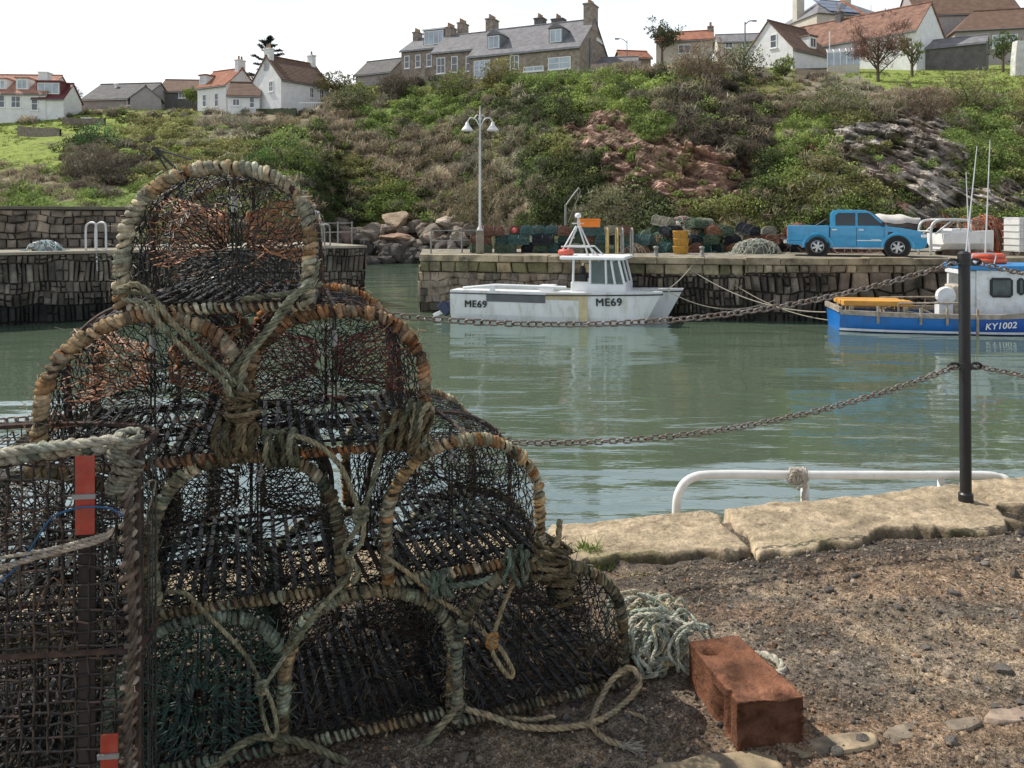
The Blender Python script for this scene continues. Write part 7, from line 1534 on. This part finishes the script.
rope('rope running down to the left from the lower right corner of the topmost creel', [([(318, 262, -.02), (312, 282, -.04), (296, 296, -.06), (280, 318, -.06), (262, 340, -.06), (247, 360, -.06), (240, 385, -.05), (238, 425, -.04)], None), ([(322, 284, -.02), (304, 290, -.05), (288, 300, -.06), (270, 326, -.06), (250, 348, -.06), (234, 372, -.05), (228, 400, -.04)], .0070), ([(240, 300, -.02), (268, 296, -.02), (300, 292, -.04)], .008)], .0074, GRN, 45)
mb = coils(243, 405, 5, 26, 30, .0078, OLV, 50, -.035, 'v'); coils(238, 438, 6, 36, 34, .0085, OLV, 56, -.03, 'h', mb); coils(282, 447, 4, 36, 30, .0085, GRN, 62, -.03, 'h', mb); tag(mb.build('rope_lashing', M_wrap, smooth=True), 'thick rope lashing where the two upper creels meet in the middle of the stack', 'rope')
mb = coils(402, 432, 8, 40, 42, .0082, OLV, 70, -.04, 'h'); coils(416, 424, 4, 34, 40, .0082, GRN, 79, -.05, 'h', mb); tag(mb.build('rope_lashing', M_wrap, smooth=True), 'bunched rope lashing at the lower right corner of the rust rimmed creel', 'rope')
mb = MB(); knot(mb, 361, 514, .016, .0065, GRN, 90)
for pts, rr in (([(262, 432), (288, 434), (318, 445), (340, 466), (352, 492), (360, 514, -.045)], .0072), ([(404, 420, -.05), (384, 436, -.06), (378, 462, -.05), (370, 492, -.045), (361, 514, -.045)], .0072), ([(361, 514, -.05), (356, 530, -.05), (345, 546, -.05), (344, 555, -.05), (350, 556, -.05), (362, 540, -.05), (364, 518, -.05)], .0068)): twisted_rope(mb, catmull([F_(*p) for p in pts], 14), rr, GRN, int(pts[0][0]))
tag(mb.build('rope', M_wrap, smooth=True), 'green grey rope knotted into a Y, hanging loop, mid stack', 'rope')
mb = MB(); knot(mb, 262, 687, .013, .0055, GRN, 95)
for pts, rr in (([(168, 592), (186, 594), (206, 614), (232, 640), (250, 662), (262, 686, -.045)], .0055), ([(352, 566), (346, 580), (322, 606), (300, 634), (282, 660), (264, 686, -.045)], .0062), ([(262, 688, -.05), (261, 706, -.05), (266, 726, -.05), (272, 737, -.05), (277, 728, -.05), (272, 704, -.05), (265, 688, -.05)], .0055), ([(348, 558), (358, 572), (352, 584)], .0085)): twisted_rope(mb, catmull([F_(*p) for p in pts], 14), rr, GRN, int(pts[0][0]))
tag(mb.build('rope', M_wrap, smooth=True), 'thin pale rope hanging in a V with a knotted loop, low left on the stack', 'rope')
mb = MB(); TANR = [(.34, .27, .16), (.27, .24, .16), (.38, .26, .13)]; knot(mb, 492, 640, .014, .0065, [(.40, .22, .09), (.3, .18, .08)], 99)
for pts, rr in (([(384, 556), (412, 576), (440, 600), (470, 620), (491, 640, -.045)], .0068), ([(546, 548), (528, 566), (510, 590), (500, 615), (492, 640, -.045)], .0065), ([(491, 642, -.05), (494, 656, -.05), (508, 676, -.05), (513, 672, -.05), (504, 654, -.05), (495, 642, -.05)], .0068), ([(560, 520, -.03), (556, 545, -.04), (540, 556, -.05)], .009)): twisted_rope(mb, catmull([F_(*p) for p in pts], 14), rr, TANR, int(pts[0][0]))
tag(mb.build('rope', M_wrap, smooth=True), 'tan rope in a V with an orange knot in front of the right hand creels', 'rope')
mb = MB(); twisted_rope(mb, catmull([F_(*p) for p in [(420, 580), (440, 586), (470, 584), (500, 576), (530, 568), (552, 556)]], 14), .0085, TEAL, 3); coils(516, 566, 5, 26, 34, .0072, TEAL, 110, -.035, 'h', mb); coils(440, 584, 4, 26, 26, .0072, TEAL, 120, -.03, 'h', mb); tag(mb.build('rope_lashing', M_wrap, smooth=True), 'teal rope lashed along the base of the right hand second layer creel', 'rope')
mb = coils(548, 560, 7, 40, 40, .008, OLV, 130, -.03, 'v'); coils(560, 585, 6, 30, 34, .008, DGREEN, 140, -.0, 'v', mb); tag(mb.build('rope_lashing', M_wrap, smooth=True), 'olive lashing at the right hand corner between the second and bottom layers', 'rope')
# ground ropes
def Gp(px, py, z=.012): Y = (CH - z) * FL / (py - HZ); return PP(px, py, Y)
mb = MB()
for pts, rr in (([F_(262, 736), F_(300, 742), F_(335, 757, -.05), F_(372, 772, -.07)], .0095), ([F_(385, 772, -.07), F_(420, 748, -.06), F_(452, 714, -.05), F_(466, 706, -.04)], .0105), ([F_(168, 790, -.06), F_(210, 770, -.06), F_(240, 745, -.05), F_(262, 736)], .0095)): twisted_rope(mb, catmull(pts, 14), rr, GRN, int(rr * 1e5) + len(pts))
tag(mb.build('rope', M_wrap, smooth=True), 'thick pale green rope along the foot of the stack at the bottom edge', 'rope')
mb = MB()
for pts, rr in (([F_(462, 708, -.04), F_(490, 716, -.06), Gp(520, 726), Gp(560, 728), Gp(600, 720), Gp(628, 700), F_(640, 682, -.08), F_(630, 668, -.06), F_(612, 680, -.07), F_(598, 704, -.08), Gp(592, 722)], .0085), ([Gp(588, 722), Gp(604, 738), Gp(622, 745)], .008), ([Gp(555, 716), Gp(530, 720), Gp(505, 716)], .006), ([Gp(625, 712), Gp(640, 716), Gp(648, 722)], .006)): twisted_rope(mb, catmull(pts, 14), rr, [(.30, .28, .22), (.36, .29, .19), (.26, .27, .22)], int(rr * 1e5) + len(pts))
r_ = np.random.default_rng(5); e = Gp(622, 745); k = 40; mb.add(sticks(np.tile(e, (k, 1)) + r_.normal(size=(k, 3)) * (.006, .004, .003), e + (.035, -.012, 0) + r_.normal(size=(k, 3)) * (.014, .012, .006), .0009), (.45, .42, .36)); tag(mb.build('rope', M_wrap, smooth=True), 'buff rope with a frayed end trailing on the ground by the right hand creel', 'rope')
# white twine and blue line over the wire creel
def L_(px, py, Y=1.70): return PP(px, py, Y)
mb = MB(); twisted_rope(mb, catmull([L_(-12, 572), L_(40, 556), L_(80, 546), L_(104, 538), L_(112, 528)], 14), .0066, [(.45, .36, .25), (.38, .34, .29), (.50, .42, .30)], 6, seg=5); twisted_rope(mb, catmull([L_(-12, 560), L_(50, 549), L_(106, 534)], 14), .004, [(.45, .42, .36), (.33, .3, .25)], 7); tag(mb.build('rope', M_wrap, smooth=True), 'pale buff rope stretched across the wire creel under the red tag', 'rope')
mb = MB(); mb.add(tube(catmull([L_(-8, 588), L_(18, 566), L_(36, 540), L_(52, 518), L_(78, 508), L_(108, 508), L_(124, 516)], 12), .0022, 6), (.02, .09, .20)); tag(mb.build('line', M_twine, smooth=True), 'thin blue line curving over the wire creel', 'line')
# hank of rope between stack and block
mb = MB(); r_ = np.random.default_rng(12); HK = [(.42, .46, .40), (.52, .50, .42), (.30, .36, .31), (.46, .40, .28), (.24, .3, .27)]
c0 = Gp(655, 668, .0)
for k in range(30):
    cx_ = r_.normal() * .035; sx = r_.uniform(.035, .075); sz = r_.uniform(.05, .095); y0 = r_.uniform(-.07, .09); a = np.linspace(0, 2 * PI, 12) + r_.uniform(0, 6); q = np.stack([cx_ + sx * np.cos(a) + .012 * r_.normal(size=12), y0 + .03 * np.sin(a + 1) + .01 * r_.normal(size=12), .105 + sz * np.sin(a) + .008 * r_.normal(size=12)], 1); q[:, 2] = np.maximum(q[:, 2], .01)
    twisted_rope(mb, c0 + catmull(q, 6), r_.uniform(.0045, .0075), HK, 200 + k)
twisted_rope(mb, catmull([c0 + (-.03, .02, .19), c0 + (.03, -.02, .17), c0 + (.12, -.03, .14), Gp(712, 636, .15) + (0, .05, 0)], 10), .008, HK, 260); twisted_rope(mb, catmull([c0 + (-.05, .02, .22), c0 + (.0, .03, .20), c0 + (.06, .02, .16), c0 + (.10, 0, .08)], 10), .008, HK, 261)
k = 120; a = c0 + r_.normal(size=(k, 3)) * (.05, .04, .05) + (0, 0, .12); mb.add(sticks(a, a + r_.normal(size=(k, 3)) * .03, .001), (.45, .42, .33)); tag(mb.build('rope_hank', M_wrap, smooth=True), 'tangled hank of pale green and white rope between the creels and the rusty block', 'rope')
mb = MB(); twisted_rope(mb, catmull([Gp(748, 656), Gp(762, 655, .016), Gp(776, 660, .02), Gp(783, 670, .014), Gp(776, 676)], 12), .013, [(.45, .44, .38), (.38, .36, .3)], 8); tag(mb.build('rope', M_wrap, smooth=True), 'short curl of thick white rope on the gravel behind the rusty block', 'rope')
mb = MB()
for k in range(14):
    c = Gp(580 + k * 4.5, 700 - k * 1.5, .0) + (0, .10, 0); P = [c + r_.normal(size=3) * (.03, .04, .0) + (0, 0, abs(r_.normal()) * .03 + .01) for _ in range(5)]; twisted_rope(mb, catmull(P, 6), .0045, DGREEN, 300 + k)
tag(mb.build('net_scrap', M_wrap), 'dark scrap of netting rope on the ground in the shadow of the right hand creel', 'net')
